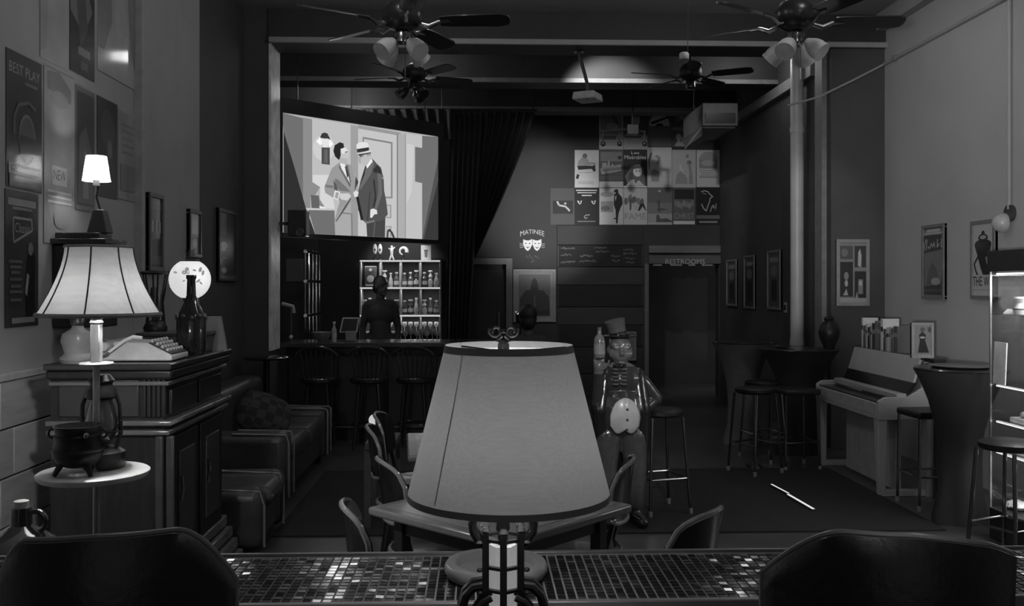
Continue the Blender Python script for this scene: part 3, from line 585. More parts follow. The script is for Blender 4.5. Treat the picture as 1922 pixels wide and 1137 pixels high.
def d_four(p):
    p.rect(0.08, 0.1, 0.5, 0.3, 0.1); p.ell(0.25, 0.2, 0.1, 0.06, 0.2); p.rect(0.55, 0.1, 0.9, 0.42, 0.05); p.poly([(0.65, 0.4), (0.66, 0.2), (0.72, 0.14), (0.76, 0.25), (0.75, 0.42)], 0.5); p.rect(0.08, 0.34, 0.5, 0.86, 0.03); p.ell(0.3, 0.55, 0.07, 0.06, 0.25); p.ell(0.3, 0.66, 0.05, 0.05, 0.45); p.poly([(0.2, 0.84), (0.3, 0.74), (0.36, 0.84)], 0.4)
    p.rect(0.55, 0.48, 0.9, 0.92, 0.03); p.rect(0.66, 0.6, 0.8, 0.82, 0.25); p.ell(0.73, 0.66, 0.05, 0.04, 0.5); p.poly([(0.56, 0.9), (0.62, 0.78), (0.66, 0.88)], 0.35); p.rect(0.05, 0.88, 0.95, 0.96, 0.4)
poster('framed_poster', 'pale-framed sheet of four pictures on the dark return wall', 'framed poster', (A.x, YP, A.z), (B.x - A.x, 0, 0), (0, 0, B.z - A.z), (0, -1, 0), 0.25, d_four, frame=mat('frame_pale', 0.3), fr_w=0.035)
for u0, u1, vt, vb, lab, t in ((1367, 1386, 486, 575, 'dim framed picture nearest the restroom passage', 0.07), (1400, 1420, 478, 580, 'middle dim framed picture on the narrow back side wall', 0.05), (1444, 1469, 468, 582, 'dim framed picture beside the tall white pipe', 0.09)):
    side_poster('framed_picture', lab, u0, u1, vt, vb, XR2, -1, t, lambda p: (p.rect(0.2, 0.12, 0.8, 0.2, 0.25), p.ell(0.5, 0.35, 0.25, 0.1, 0.18), p.rect(0.3, 0.5, 0.7, 0.85, 0.03)), cat='picture', frame=mat('frame_grey', 0.2), group='framed pictures on the back side wall', ref=1)

# ---------------------------------------------------------------- projection screen with the film picture
SL, SR = P(529, 213, 9.95), P(822, 257, 11.5)
ZT, ZBT = 3.478, 2.205
ex = Vector((SR.x - SL.x, SR.y - SL.y, 0)); sn = Vector((ex.y, -ex.x, 0)).normalized()
o3 = Vector((SL.x, SL.y, ZT))
scn = thing('projection_screen', 'lit projection screen showing two men in suits by a door', 'screen', (SL + SR) / 2 * 1.0 - Vector((0, 0, (SL.z + SR.z) / 2 - ZBT)))
u_ = ex.normalized()
MB().prism([o3, o3 + ex, o3 + ex - Vector((0, 0, ZT - ZBT)), o3 - Vector((0, 0, ZT - ZBT))], -sn * 0.02).build('screen_cloth', mat('screen_white', 0.5, 0.8), scn, smooth=0)
def srail(a0, a1, z0, z1, nm):
    p = o3 + u_ * a0; q = o3 + u_ * a1; p.z = q.z = z0
    MB().prism([p - sn * 0.03, q - sn * 0.03, q + Vector((0, 0, z1 - z0)) - sn * 0.03, p + Vector((0, 0, z1 - z0)) - sn * 0.03], sn * 0.05).build(nm, mat('screen_black', 0.008, 0.6), scn, smooth=0)
LW = ex.length
for a_ in (.2, LW - .2):
    p_ = o3 + u_ * a_ - sn * .01; MB().tube([(p_.x, p_.y, ZT + .16), (p_.x, p_.y, ZC)], .006, 6).build('hanging_rod', M_BLACK, scn)
M_SCRK = mat('screen_black', 0.008, 0.6)
srail(-0.07, LW + 0.07, ZT, ZT + 0.16, 'screen_housing'); srail(-0.07, 0, ZBT, ZT, 'border'); srail(LW, LW + 0.05, ZBT, ZT, 'border'); srail(-0.07, LW + 0.05, ZBT - 0.05, ZBT, 'bottom_bar')
pr = Print(o3, ex, (0, 0, ZBT - ZT), sn, lambda t: emis('film_%03d' % int(t), lin(t)), d0=0.001, step=0.00015)
def sp(pts, t):
    q = [PPL(500 + x / 4.372, 200 + y / 4.372, o3, sn) for x, y in pts]
    for c in q:
        c.z = min(max(c.z, ZBT + 0.002), ZT - 0.002); s_ = (c - o3).dot(u_)
        if s_ < 0.002: c += u_ * (0.002 - s_)
        if s_ > LW - 0.002: c += u_ * (LW - 0.002 - s_)
    pr.face(q, t)
def se(cx, cy, rx, ry, t, n=14): sp([(cx + rx * math.cos(6.2832 * i / n), cy + ry * math.sin(6.2832 * i / n)) for i in range(n)], t)
sp([(120, 40), (1420, 235), (1430, 1130), (120, 1060)], 180)
sp([(120, 40), (300, 95), (300, 760), (140, 220)], 112); sp([(140, 200), (230, 500), (320, 820), (400, 1100), (140, 1090)], 52)
sp([(300, 90), (375, 105), (375, 620), (440, 660), (400, 725), (360, 730), (360, 845), (322, 830), (300, 745)], 140)
sp([(375, 100), (690, 150), (690, 1100), (560, 1100), (560, 860), (440, 830), (440, 660), (375, 615)], 190)
se(470, 340, 90, 110, 205); sp([(380, 560), (520, 560), (560, 840), (440, 830), (440, 660), (380, 620)], 214)
sp([(690, 150), (752, 160), (752, 1100), (690, 1100)], 158); sp([(752, 178), (1072, 232), (1072, 1100), (752, 1100)], 196)
sp([(752, 150), (1100, 215), (1100, 240), (752, 180)], 150)
sp([(788, 248), (1032, 292), (1032, 306), (788, 262)], 128); sp([(1020, 292), (1034, 292), (1034, 745), (1020, 745)], 135); sp([(788, 250), (800, 250), (800, 320), (788, 320)], 135); sp([(960, 738), (1034, 740), (1034, 754), (960, 752)], 140)
for y0, y1 in ((805, 915), (980, 1080)):
    sp([(980, y0), (1024, y0), (1024, y1), (980, y1)], 150); sp([(985, y0 + 8), (1014, y0 + 8), (1014, y1 - 8), (985, y1 - 8)], 190)
sp([(1068, 225), (1078, 225), (1078, 1110), (1068, 1110)], 125); sp([(1078, 225), (1135, 232), (1135, 1110), (1078, 1110)], 172); sp([(1135, 222), (1143, 222), (1143, 1110), (1135, 1110)], 150)
sp([(1143, 222), (1276, 240), (1276, 1110), (1143, 1110)], 192); sp([(1150, 300), (1210, 320), (1190, 700), (1150, 800)], 204)
sp([(1218, 330), (1277, 340), (1277, 628), (1218, 615)], 112); sp([(1276, 240), (1420, 240), (1420, 640), (1276, 1110)], 112)
sp([(1420, 430), (1340, 760), (1276, 1110), (1420, 1120)], 84); sp([(1420, 610), (1340, 870), (1290, 1110), (1420, 1120)], 60)
sp([(437, 255), (452, 222), (472, 213), (498, 220), (525, 272), (500, 262), (470, 262)], 62); sp([(408, 285), (437, 252), (466, 290), (440, 318)], 250); sp([(500, 290), (525, 275), (547, 308), (518, 337)], 250); sp([(440, 262), (520, 270), (500, 335), (465, 335)], 228)
sp([(450, 335), (518, 337), (518, 478), (450, 470)], 80); sp([(472, 350), (500, 352), (500, 465), (472, 460)], 100)
sp([(340, 845), (556, 850), (562, 1100), (400, 1100)], 112); sp([(320, 832), (556, 836), (556, 852), (330, 848)], 200); sp([(360, 725), (428, 730), (436, 835), (368, 832)], 100); sp([(428, 750), (480, 830), (436, 836)], 140); sp([(430, 815), (480, 825), (480, 836), (436, 836)], 235)
# left man
sp([(600, 455), (535, 505), (500, 590), (472, 660), (480, 708), (552, 752), (600, 775), (578, 850), (555, 945), (562, 1100), (742, 1100), (748, 760), (748, 600), (722, 515), (690, 478), (650, 470)], 152)
sp([(560, 945), (600, 860), (690, 740), (690, 872), (700, 1100), (562, 1100)], 168); sp([(565, 940), (640, 815), (690, 745), (690, 765), (655, 825), (572, 945)], 92); sp([(620, 868), (690, 875), (690, 884), (620, 878)], 120); sp([(690, 880), (702, 880), (706, 1100), (694, 1100)], 125)
sp([(600, 460), (650, 470), (690, 600), (682, 640), (625, 550)], 232); sp([(596, 480), (690, 640), (682, 665), (590, 500)], 108); sp([(640, 460), (664, 470), (692, 620), (684, 630)], 100); sp([(640, 490), (652, 492), (672, 560), (660, 590)], 70)
sp([(700, 490), (748, 620), (735, 700), (720, 560)], 178); sp([(728, 570), (752, 620), (722, 690)], 70)
sp([(560, 590), (585, 600), (640, 650), (690, 700), (600, 690), (560, 650)], 118); sp([(545, 600), (570, 640), (585, 700), (555, 690)], 90); sp([(480, 640), (550, 650), (545, 670), (485, 662)], 120)
sp([(558, 685), (602, 700), (585, 772), (545, 750)], 226); sp([(567, 700), (592, 708), (580, 760), (556, 745)], 160); sp([(600, 712), (672, 712), (692, 735), (660, 772), (610, 762), (596, 745)], 205)
se(628, 395, 40, 55, 196); sp([(590, 415), (660, 430), (662, 482), (600, 462)], 178); sp([(655, 360), (672, 385), (664, 405), (650, 400)], 200)
sp([(545, 365), (556, 318), (598, 293), (626, 302), (630, 330), (604, 352), (606, 402), (592, 440), (560, 410)], 46); sp([(604, 345), (640, 330), (668, 362), (650, 378), (618, 388)], 224); sp([(600, 300), (630, 304), (630, 326), (640, 334), (606, 348)], 48); sp([(640, 372), (662, 366), (660, 374), (642, 380)], 80)
# right man
sp([(862, 425), (905, 472), (935, 500), (958, 590), (962, 690), (978, 770), (992, 885), (972, 905), (968, 1100), (822, 1100), (815, 960), (785, 935), (748, 845), (750, 690), (770, 600), (805, 490)], 84)
sp([(862, 430), (880, 470), (850, 560), (790, 650), (762, 690), (770, 610), (806, 500)], 108); sp([(806, 500), (812, 492), (800, 560), (768, 640), (762, 650)], 48); sp([(870, 520), (905, 480), (940, 520), (936, 560), (880, 540)], 56)
sp([(870, 600), (884, 600), (900, 760), (880, 830), (868, 820), (884, 740)], 58); sp([(905, 540), (940, 560), (945, 720), (900, 850), (880, 840), (915, 700)], 106); sp([(840, 700), (850, 700), (830, 940), (820, 930)], 68); sp([(940, 580), (960, 580), (950, 600)], 150)
sp([(818, 960), (890, 945), (968, 925), (968, 1100), (824, 1100)], 72); sp([(880, 950), (892, 948), (880, 1100), (868, 1100)], 92); sp([(780, 930), (815, 962), (885, 945), (880, 930), (820, 945)], 120)
sp([(848, 845), (872, 836), (902, 850), (905, 882), (880, 885), (862, 912), (846, 912)], 222); sp([(708, 705), (732, 688), (752, 705), (738, 745), (716, 740)], 222); sp([(730, 742), (750, 738), (790, 925), (770, 935)], 42)
sp([(752, 395), (850, 372), (858, 430), (836, 478), (800, 490), (775, 470), (758, 440)], 188); sp([(812, 385), (850, 375), (850, 400), (820, 405)], 150); sp([(858, 425), (866, 452), (822, 508), (814, 490)], 240)
sp([(750, 415), (770, 420), (768, 480), (752, 455)], 168); sp([(760, 408), (790, 404), (788, 412), (762, 416)], 100)
sp([(733, 315), (748, 298), (790, 290), (822, 296), (834, 318), (836, 340), (736, 358)], 226); sp([(735, 350), (834, 334), (838, 362), (742, 380)], 58); sp([(738, 380), (800, 370), (862, 352), (856, 374), (800, 384), (762, 398), (742, 392)], 208); sp([(744, 392), (800, 384), (856, 374), (850, 384), (800, 395), (760, 408)], 70)
for a in (((980, 1075), (985, 1015), (1005, 1000), (1030, 1030), (1050, 1075), (1085, 1085), (1060, 1090), (1030, 1082), (1012, 1030), (998, 1025), (994, 1078)),): sp(a, 68)
pr.build('film_picture', scn)
# ---------------------------------------------------------------- black drapes beside the screen
def drape(name, label, u_top, u_bot, v0, v1, Y, folds=9, mt=None):
    """hanging cloth: u_top / u_bot are (left, right) edges at top and bottom"""
    mb = MB(); nu, nv = folds * 6, 10; vs = []
    for th in (0.0, 0.012):
        for j in range(nv + 1):
            f = j / nv; g = f ** 1.15
            ua = u_top[0] + (u_bot[0] - u_top[0]) * g; ub = u_top[1] + (u_bot[1] - u_top[1]) * g; v = v0 + (v1 - v0) * f
            for i in range(nu + 1):
                s = i / nu; p = P(ua + (ub - ua) * s, v, Y)
                vs.append((p.x, Y + 0.05 * math.sin(s * folds * 6.283 + 0.6 * math.sin(3 * f)) * (0.6 + 0.4 * f) + th, p.z))
    n = (nv + 1) * (nu + 1); fs = []
    for j in range(nv):
        for i in range(nu):
            a = j * (nu + 1) + i; fs.append((a, a + nu + 1, a + nu + 2, a + 1)); b = a + n; fs.append((b, b + 1, b + nu + 2, b + nu + 1))
    for i in range(nu):
        fs.append((i, i + 1, n + i + 1, n + i)); a = nv * (nu + 1) + i; fs.append((a, n + a, n + a + 1, a + 1))
    for j in range(nv):
        for e in (0, nu):
            a = j * (nu + 1) + e; b = a + nu + 1; fs.append((a, n + a, n + b, b) if e == 0 else (a, b, n + b, n + a))
    return tag(mb.add(vs, fs).build(name, mt or mat('black_drape', 0.035, 0.6, ns=40, bump=0.1), smooth=60), label, 'curtain', 'black curtains over the bar')
drape('curtain', 'black drape hanging straight right of the projection screen', (845, 905), (838, 880), 212, 640, 12.5, 6)
drape('curtain', 'black drape swept back from the pale back wall', (905, 1004), (872, 892), 210, 486, 12.6, 7)
drape('curtain', 'short black swag of cloth gathered above the screen', (640, 850), (690, 850), 205, 262, 12.4, 10)

zr_ = P(900, 209, 12.5).z
cr_ = thing('curtain_rod', 'black curtain rod above the bar drapes', 'curtain rod', (P(820, 209, 12.5).x, 12.5, zr_))
MB().tube([(P(636, 209, 12.5).x, 12.5, zr_ + .02), (P(1008, 209, 12.5).x, 12.5, zr_ + .02)], .016, 10).build('rod', M_BLACK, cr_)
for u in (660, 830, 1000):
    x = P(u, 209, 12.5).x; MB().tube([(x, 12.5, zr_ + .02), (x, 12.5, ZC)], .01, 6).build('hanger', M_BLACK, cr_)
# ---------------------------------------------------------------- bar
YBAR = 9.75
xl, xr = P(526, 640, YBAR).x, P(1010, 640, YBAR).x
ZBAR = P(700, 643, YBAR).z
bar = thing('bar_counter', 'long dark bar counter across the back, below the screen', 'bar', ((xl + xr) / 2, YBAR + 0.3, 0))
MB().box(xl, xr, YBAR, YBAR + 0.62, ZBAR - 0.05, ZBAR).build('bar_top', mat('bar_top', 0.05, 0.25, coat=0.4), bar, bev=0.008)
MB().box(xl + 0.02, xr - 0.02, YBAR + 0.2, YBAR + 0.55, 0, ZBAR - 0.05).build('bar_body', M_WOOD, bar)
for k in range(5):
    x0 = xl + 0.06 + k * (xr - xl - 0.1) / 5
    MB().box(x0, x0 + (xr - xl) / 5 - 0.08, YBAR + 0.18, YBAR + 0.21, 0.14, ZBAR - 0.14).build('front_panel', mat('bar_panel', 0.035, 0.35, ns=5, stretch=(5, 5, 1)), bar, bev=0.01)
MB().tube([(xl, YBAR + 0.08, 0.16), (xr, YBAR + 0.08, 0.16)], 0.02, 10).build('foot_rail', mat('dull_metal', 0.12), bar)
# lit shelf rack behind the bar
YS = 13.2
us = [676, 713, 751, 788, 826]; vsft = [488, 539, 591, 623]
rk = thing('bottle_rack', 'white grid rack of lit bottle shelves behind the bartender', 'shelf', (P(751, 600, YS + 0.1).x, YS + 0.15, 0))
sx = [P(u, 500, YS).x for u in us]; sz = [P(700, v, YS).z for v in vsft]
mw = mat('rack_white', 0.5, 0.45)
for x in sx: MB().box(x - 0.011, x + 0.011, YS, YS + 0.3, 0.02, sz[0]).build('upright', mw, rk, bev=0.002)
for k, z in enumerate(sz):
    MB().box(sx[0] - 0.011, sx[-1] + 0.011, YS - 0.012, YS + 0.3, z - 0.024, z).build('shelf_board', mw, rk, bev=0.002)
MB().box(sx[0], sx[-1], YS + 0.3, YS + 0.31, 0.02, sz[0]).build('back_panel', M_WALLK, rk)
for k in range(3):
    s = MB().box(sx[0], sx[-1], YS - 0.016, YS - 0.0121, sz[k] - 0.022, sz[k] - 0.002).build('light_strip', emis('shelf_led', 0.62), rk)
    l = bpy.data.lights.new('shelf_light', 'AREA'); l.shape = 'RECTANGLE'; l.size = sx[-1] - sx[0]; l.size_y = 0.05; l.energy = 2.4
    lo = bpy.data.objects.new('shelf_light', l); COL.objects.link(lo); lo.location = ((sx[0] + sx[-1]) / 2, YS + 0.04, sz[k] - 0.03)
M_BOT = [mat('bottle_pale', 0.45, 0.2, coat=0.5), mat('bottle_grey', 0.1, 0.15, coat=0.6), mat('bottle_dark', 0.05, 0.1, coat=0.6), mat('bottle_clear', 0.7, 0.15, coat=0.6)]
def bottle(x, y, z, h, r, kind, label, group, name='bottle'):
    t = thing(name, label, 'bottle', (x, y, z), group=group); mb = MB()
    if kind == 0: prof = [(r, z), (r, z + h * .55), (r * .9, z + h * .62), (r * .38, z + h * .74), (r * .36, z + h * .9)]
    elif kind == 1: prof = [(r * .8, z), (r, z + h * .1), (r, z + h * .4), (r * .6, z + h * .5), (r * .95, z + h * .62), (r * .4, z + h * .8), (r * .35, z + h * .9)]
    else: prof = [(r * .9, z), (r * 1.0, z + h * .3), (r * .7, z + h * .6), (r * .4, z + h * .7), (r * .4, z + h * .88)]
    MB().lathe(x, y, prof, 12).build('glass_body', M_BOT[(kind + int(x * 97)) % 3], t)
    MB().lathe(x, y, [(r * .42, z + h * .88), (r * (.9 if kind == 1 else .6), z + h * .93), (r * (.9 if kind == 1 else .55), z + h)], 10).build('cap', M_BOT[3], t)
    MB().lathe(x, y, [(r * 1.015, z + h * .18), (r * 1.015, z + h * .42)], 12, cap=False).build('paper_label', mat('label_pale', 0.55, 0.5), t)
    return t
def glass(x, y, z, h, r, label, group):
    t = thing('stem_glass', label, 'glass', (x, y, z), group=group)
    MB().lathe(x, y, [(r * .8, z), (r * .75, z + h * .03), (r * .12, z + h * .07), (r * .12, z + h * .45)], 10).build('stem', M_BOT[3], t)
    MB().lathe(x, y, [(r * .12, z + h * .45), (r * .7, z + h * .55), (r, z + h * .75), (r * .85, z + h)], 10, cap=False).build('cup', mat('glass_grey', 0.35, 0.1, coat=0.8), t)
    return t
bay = ['first', 'second', 'third', 'fourth']
row = ['top', 'middle', 'bottom']
for r_, zsh, cols in ((0, sz[1], (1, 2, 3)), (1, sz[2], (0, 1, 2, 3))):
    for c in cols:
        for k in range(3 if c else 2):
            x = sx[c] + (sx[c + 1] - sx[c]) * ((0.2, 0.5, 0.8)[k] if c else (0.2, 0.45)[k])
            bottle(x, YS + 0.09 + 0.03 * (k % 2), zsh, (0.215, 0.24, 0.205)[(k + c) % 3], 0.034 + 0.004 * ((k + c) % 2), (k + c + r_) % 3, '%s bottle on the %s shelf, %s bay of the lit rack' % ((('left', 'middle', 'right') if c else ('left', 'right'))[k], row[r_], bay[c]), 'bottles in the lit rack')
for c in (1, 2, 3):
    for k in range(3):
        x = sx[c] + (sx[c + 1] - sx[c]) * (0.2 + 0.3 * k)
        glass(x, YS + 0.1, sz[3], 0.14, 0.036, '%s stemmed glass on the lowest shelf, %s bay of the lit rack' % (('left', 'middle', 'right')[k], bay[c]), 'glasses in the lit rack')
# small radio in the first bay
xr_ = (sx[0] + sx[1]) / 2; zz = sz[1]
rd = thing('vintage_radio', 'small radio with a round pale dial, rack top left bay', 'radio', (xr_, YS + 0.1, zz))
MB().box(xr_ - 0.085, xr_ + 0.085, YS + 0.06, YS + 0.2, zz, zz + 0.30).build('case', mat('radio_case', 0.1, 0.4), rd, bev=0.01)
c_ = MB(); c_.tube([(xr_, YS + 0.062, zz + 0.12), (xr_, YS + 0.052, zz + 0.12)], 0.05, 20); c_.build('dial', mat('dial_pale', 0.8, 0.3), rd)
MB().tube([(xr_, YS + 0.062, zz + 0.245), (xr_, YS + 0.05, zz + 0.245)], 0.022, 14).build('knob', mat('dial_pale', 0.8), rd)
MB().box(xr_ - 0.07, xr_ + 0.07, YS + 0.05, YS + 0.062, zz + 0.02, zz + 0.04).build('trim_bar', mat('dial_pale', 0.8), rd)
# things on top of the rack
zt = sz[0]
for u, lab in ((702.5, 'left of two tall pale ornaments on top of the bottle rack'), (712, 'right of two tall pale ornaments on top of the bottle rack')):
    x = P(u, 470, YS).x
    t = thing('mask_ornament', lab, 'ornament', (x, YS + 0.1, zt), group='tall pale ornaments on the rack')
    MB().sph((x, YS + 0.1, zt + 0.16), (0.032, 0.02, 0.075), 14).build('face', mat('ornament_white', 0.75, 0.4), t)
    MB().lathe(x, YS + 0.1, [(0.035, zt), (0.03, zt + 0.02), (0.008, zt + 0.03), (0.008, zt + 0.1)], 12).build('stand', M_BLACK, t)
    MB().sph((x, YS + 0.078, zt + 0.15), (0.012, 0.006, 0.02), 8).build('mouth', M_BLACK, t)
x = P(734, 470, YS).x
me = [('c', (0, 0, .09), (0, 0, .15), .022, .026), ('e', (0, 0, .19), (.02, .02, .024)), ('c', (0, 0, .14), (-.045, 0, .17), .012, .008), ('c', (0, 0, .14), (.045, 0, .19), .012, .008), ('c', (0, 0, .09), (-.03, 0, .01), .015, .012), ('c', (0, 0, .09), (.028, 0, .01), .015, .012)]
f_ = skin_obj('figurine', me, 0.006, mat('ornament_white', 0.75)); f_.location = (x, YS + 0.1, zt); tag(f_, 'small white dancing figurine on top of the bottle rack', 'figurine')
x = P(756, 464, YS).x
t = thing('horn_ornament', 'pale curved horn ornament on top of the bottle rack', 'ornament', (x, YS + 0.1, zt))
MB().tube(arc((x, YS + 0.1, zt + 0.13), 0.05, -20, 260, 16), [0.03 - 0.0013 * i for i in range(17)], 10).build('horn', mat('ornament_white', 0.75), t)
MB().lathe(x, YS + 0.1, [(0.04, zt), (0.035, zt + 0.02), (0.01, zt + 0.03), (0.01, zt + 0.09)], 12).build('stand', M_BLACK, t)
A, B = P(790, 460, YS + 0.1), P(809, 482.5, YS + 0.1)
poster('cup_picture', 'bright square picture of a cup on top of the rack', 'picture', (A.x, YS + 0.12, A.z), (B.x - A.x, 0, 0), (0, 0, -(A.z - zt)), (0, -1, 0), 0.75, lambda p: (p.poly([(0.32, 0.35), (0.68, 0.35), (0.62, 0.8), (0.38, 0.8)], 0.2), p.rect(0.3, 0.3, 0.7, 0.36, 0.08)))
spot('rack_top_fill', (P(745, 470, 12.9).x, 12.6, 2.6), (P(750, 470, YS).x, YS + 0.1, zt + 0.1), 34, 60)  # fill spot added for the rack-top ornaments, without a fixture
# slanted rack of chrome rods on the left side of the bar
XRk = -2.2; y0, y1 = 11.85, 12.9; zr0, zr1 = 1.0, P(590, 470, 12.3).z
rr = thing('rod_rack', 'tall narrow chrome rod rack at the left of the bar', 'rack', (XRk + 0.08, (y0 + y1) / 2, 0))
for k in range(5):
    y = y0 + (y1 - y0) * k / 4
    MB().tube([(XRk, y, 0.0), (XRk, y, zr1)], 0.013, 8).build('rod', M_CHROME, rr)
for z in (zr1 - 0.03, P(590, 528, 12.3).z, P(590, 590, 12.3).z):
    MB().box(XRk - 0.015, XRk + 0.03, y0 - 0.02, y1 + 0.02, z - 0.02, z + 0.02).build('shelf_rail', M_CHROME, rr, bev=0.003)
point('rod_rack_fill', (-1.75, 11.4, 2.0), 1.6, 0.04)  # fill light added beside the rods, no lamp body
# paper on the black wall, small speaker, tap, tablet, bowl, bottle on the bar
A, B = P(537, 485, 12.2), P(570, 528, 12.2)
MBx = MB().box(-3.1, A.x - 0.0, 12.2, 12.3, 0, 2.6)
struct(MB().box(-3.1, -2.22, 12.95, 13.05, 0, 2.9).build('wall_bar_side', M_WALLK))
A, B = P(537, 485, 12.94), P(570, 528, 12.94)
poster('paper_notice', 'grey paper notice on the black wall left of the bar', 'paper', (A.x, 12.95, A.z), (B.x - A.x, 0, 0), (0, 0, B.z - A.z), (0, -1, 0), 0.14, lambda p: lines(p, 0.15, 0.85, (0.2, 0.3, 0.4, 0.5, 0.6, 0.7), 0.09))
c = P(560, 420, 9.72)
sk = thing('loudspeaker', 'black loudspeaker hanging at the lower left of the screen', 'speaker', (c.x, 9.75, c.z - 0.13))
MB().box(c.x - 0.10, c.x + 0.09, 9.66, 9.86, c.z - 0.13, c.z + 0.14).build('cabinet', M_BLACK, sk, bev=0.01)
MB().tube([(c.x + 0.03, 9.66, c.z - 0.09), (c.x + 0.03, 9.645, c.z - 0.09)], 0.035, 18).build('cone', mat('speaker_cone', 0.05, 0.4), sk)
MB().tube(arc((c.x + 0.03, 9.642, c.z - 0.09), 0.037, 0, 345, 18), 0.004, 6).build('ring', M_BRASS, sk)
MB().bar((XJ + 0.012, 9.66, c.z), (c.x - 0.10, 9.72, c.z), 0.03, 0.03).build('bracket', M_BLACK, sk)
c = P(545, 643, 10.0); zb_ = ZBAR
tp = thing('beer_tap', 'slender beer tap with a pale handle at the bar end', 'tap', (c.x, 10.05, zb_))
MB().tube([(c.x, 10.05, zb_), (c.x, 10.05, zb_ + 0.36)], 0.014, 10).build('column', mat('dull_metal', 0.12), tp)
MB().tube([(c.x - 0.1, 10.05, zb_ + 0.4), (c.x + 0.02, 10.05, zb_ + 0.37), (c.x + 0.03, 10.05, zb_ + 0.3)], 0.02, 8).build('handle', mat('handle_pale', 0.35, 0.4), tp)
MB().sph((c.x, 10.03, zb_ + 0.045), 0.022, 12).build('knob', M_WHITE, tp)
c = P(656, 640, 9.95)
tb = thing('tablet_register', 'tablet till with a pale frame on the bar top', 'tablet', (c.x, 10.0, ZBAR))
q = [P(637, 624, 10.0), P(670, 624, 10.0), P(675, 596, 10.05), P(643, 596, 10.05)]
MB().prism(q, (0, 0.02, 0)).build('bezel', M_WHITE, tb, smooth=0, bev=0.004)
ctr = sum(q, Vector()) / 4
MB().prism([ctr + (p - ctr) * 0.86 + Vector((0, -0.003, 0)) for p in q], (0, 0.002, 0)).build('display', M_BLACK, tb, smooth=0)
MB().box(c.x - 0.05, c.x + 0.06, 9.99, 10.06, ZBAR, ZBAR + 0.11).build('stand', mat('stand_grey', 0.3, 0.5), tb, bev=0.01)
c = P(603, 640, 9.98)
MB_ = MB().lathe(c.x, 10.0, [(0.04, ZBAR), (0.085, ZBAR + 0.05), (0.105, ZBAR + 0.1), (0.095, ZBAR + 0.1), (0.07, ZBAR + 0.05), (0.02, ZBAR + 0.02)], 24)
tag(MB_.build('mixing_bowl', mat('bowl_steel', 0.55, 0.3, metal=0.8)), 'shiny steel bowl on the bar beside the rod rack', 'bowl')
c = P(626, 640, 9.98); bottle(c.x, 10.02, ZBAR, 0.21, 0.028, 0, 'slender bottle on the bar left of the tablet till', 'things on the bar top')
gl = [760, 770, 782, 792, 801, 811, 820]
for k, u in enumerate(gl):
    c = P(u, 640, 9.95); glass(c.x, 9.98 + 0.05 * (k % 2), ZBAR, 0.11 + 0.02 * (k % 2), 0.033, '%s glass from the left in the bar-top row below the rack' % ('first', 'second', 'third', 'fourth', 'fifth', 'sixth', 'seventh')[k], 'glasses on the bar top')
point('bar_top_fill', (P(600, 600, 10.1).x, 10.0, 2.05), 0.9, 0.05)  # fill light added over the bar end, no lamp body

# ---------------------------------------------------------------- people
def hand(prims, w, d, up, side, s=1.0):
    """relaxed hand at wrist w, pointing along d, thumb towards side"""
    w, d, side = Vector(w), Vector(d).normalized(), Vector(side).normalized(); n = d.cross(side)
    prims.append(('c', w, w + d * 0.05 * s, 0.026 * s, 0.03 * s)); prims.append(('c', w + d * 0.03 * s + side * 0.02 * s, w + d * 0.085 * s + side * 0.025 * s, 0.018 * s, 0.014 * s)); prims.append(('c', w + d * 0.03 * s - side * 0.015 * s, w + d * 0.08 * s - side * 0.022 * s, 0.018 * s, 0.014 * s))
    for k, L in enumerate((0.07, 0.08, 0.074, 0.058)):
        b = w + d * 0.08 * s + side * (0.03 - 0.02 * k) * s; m = b + d * L * 0.5 * s + n * 0.008 * s; e = m + d * L * 0.42 * s + n * 0.025 * s
        prims += [('c', b, m, 0.0095 * s, 0.009 * s), ('c', m, e, 0.009 * s, 0.0075 * s)]
    t0 = w + d * 0.03 * s + side * 0.03 * s; t1 = t0 + d * 0.03 * s + side * 0.03 * s; t2 = t1 + d * 0.03 * s + side * 0.006 * s
    prims += [('c', t0, t1, 0.013 * s, 0.011 * s), ('c', t1, t2, 0.011 * s, 0.009 * s)]
def head(prims, c, f, s=1.0):
    """head centred at c facing direction f (unit, horizontal)"""
    c, f = Vector(c), Vector(f).normalized(); r = Vector((f.y, -f.x, 0))
    a = math.atan2(f.x, -f.y) if True else 0
    rot = (0, 0, a)
    prims += [('e', c + Vector((0, 0, .03 * s)), (.078 * s, .096 * s, .098 * s), rot), ('e', c + f * .025 * s - Vector((0, 0, .05 * s)), (.06 * s, .068 * s, .075 * s), rot),
              ('c', c + f * .095 * s + Vector((0, 0, .008 * s)), c + f * .112 * s - Vector((0, 0, .025 * s)), .010 * s, .016 * s),
              ('c', c + f * .092 * s - Vector((0, 0, .062 * s)) - r * .02 * s, c + f * .092 * s - Vector((0, 0, .062 * s)) + r * .02 * s, .01 * s, .01 * s),
              ('e', c + f * .08 * s - Vector((0, 0, .105 * s)), (.03 * s, .022 * s, .02 * s), rot)]
    for k in (-1, 1):
        prims += [('e', c + r * k * .079 * s - Vector((0, 0, .01 * s)), (.012 * s, .02 * s, .032 * s), rot), ('c', c + f * .09 * s + r * k * .018 * s + Vector((0, 0, .035 * s)), c + f * .082 * s + r * k * .05 * s + Vector((0, 0, .036 * s)), .009 * s, .009 * s)]
M_SKIN = mat('skin', 0.075, 0.5, var=0.08); M_SHIRT = mat('dark_shirt', 0.05, 0.8); M_HAIR = mat('dark_hair', 0.014, 0.5, ns=90, bump=0.3)
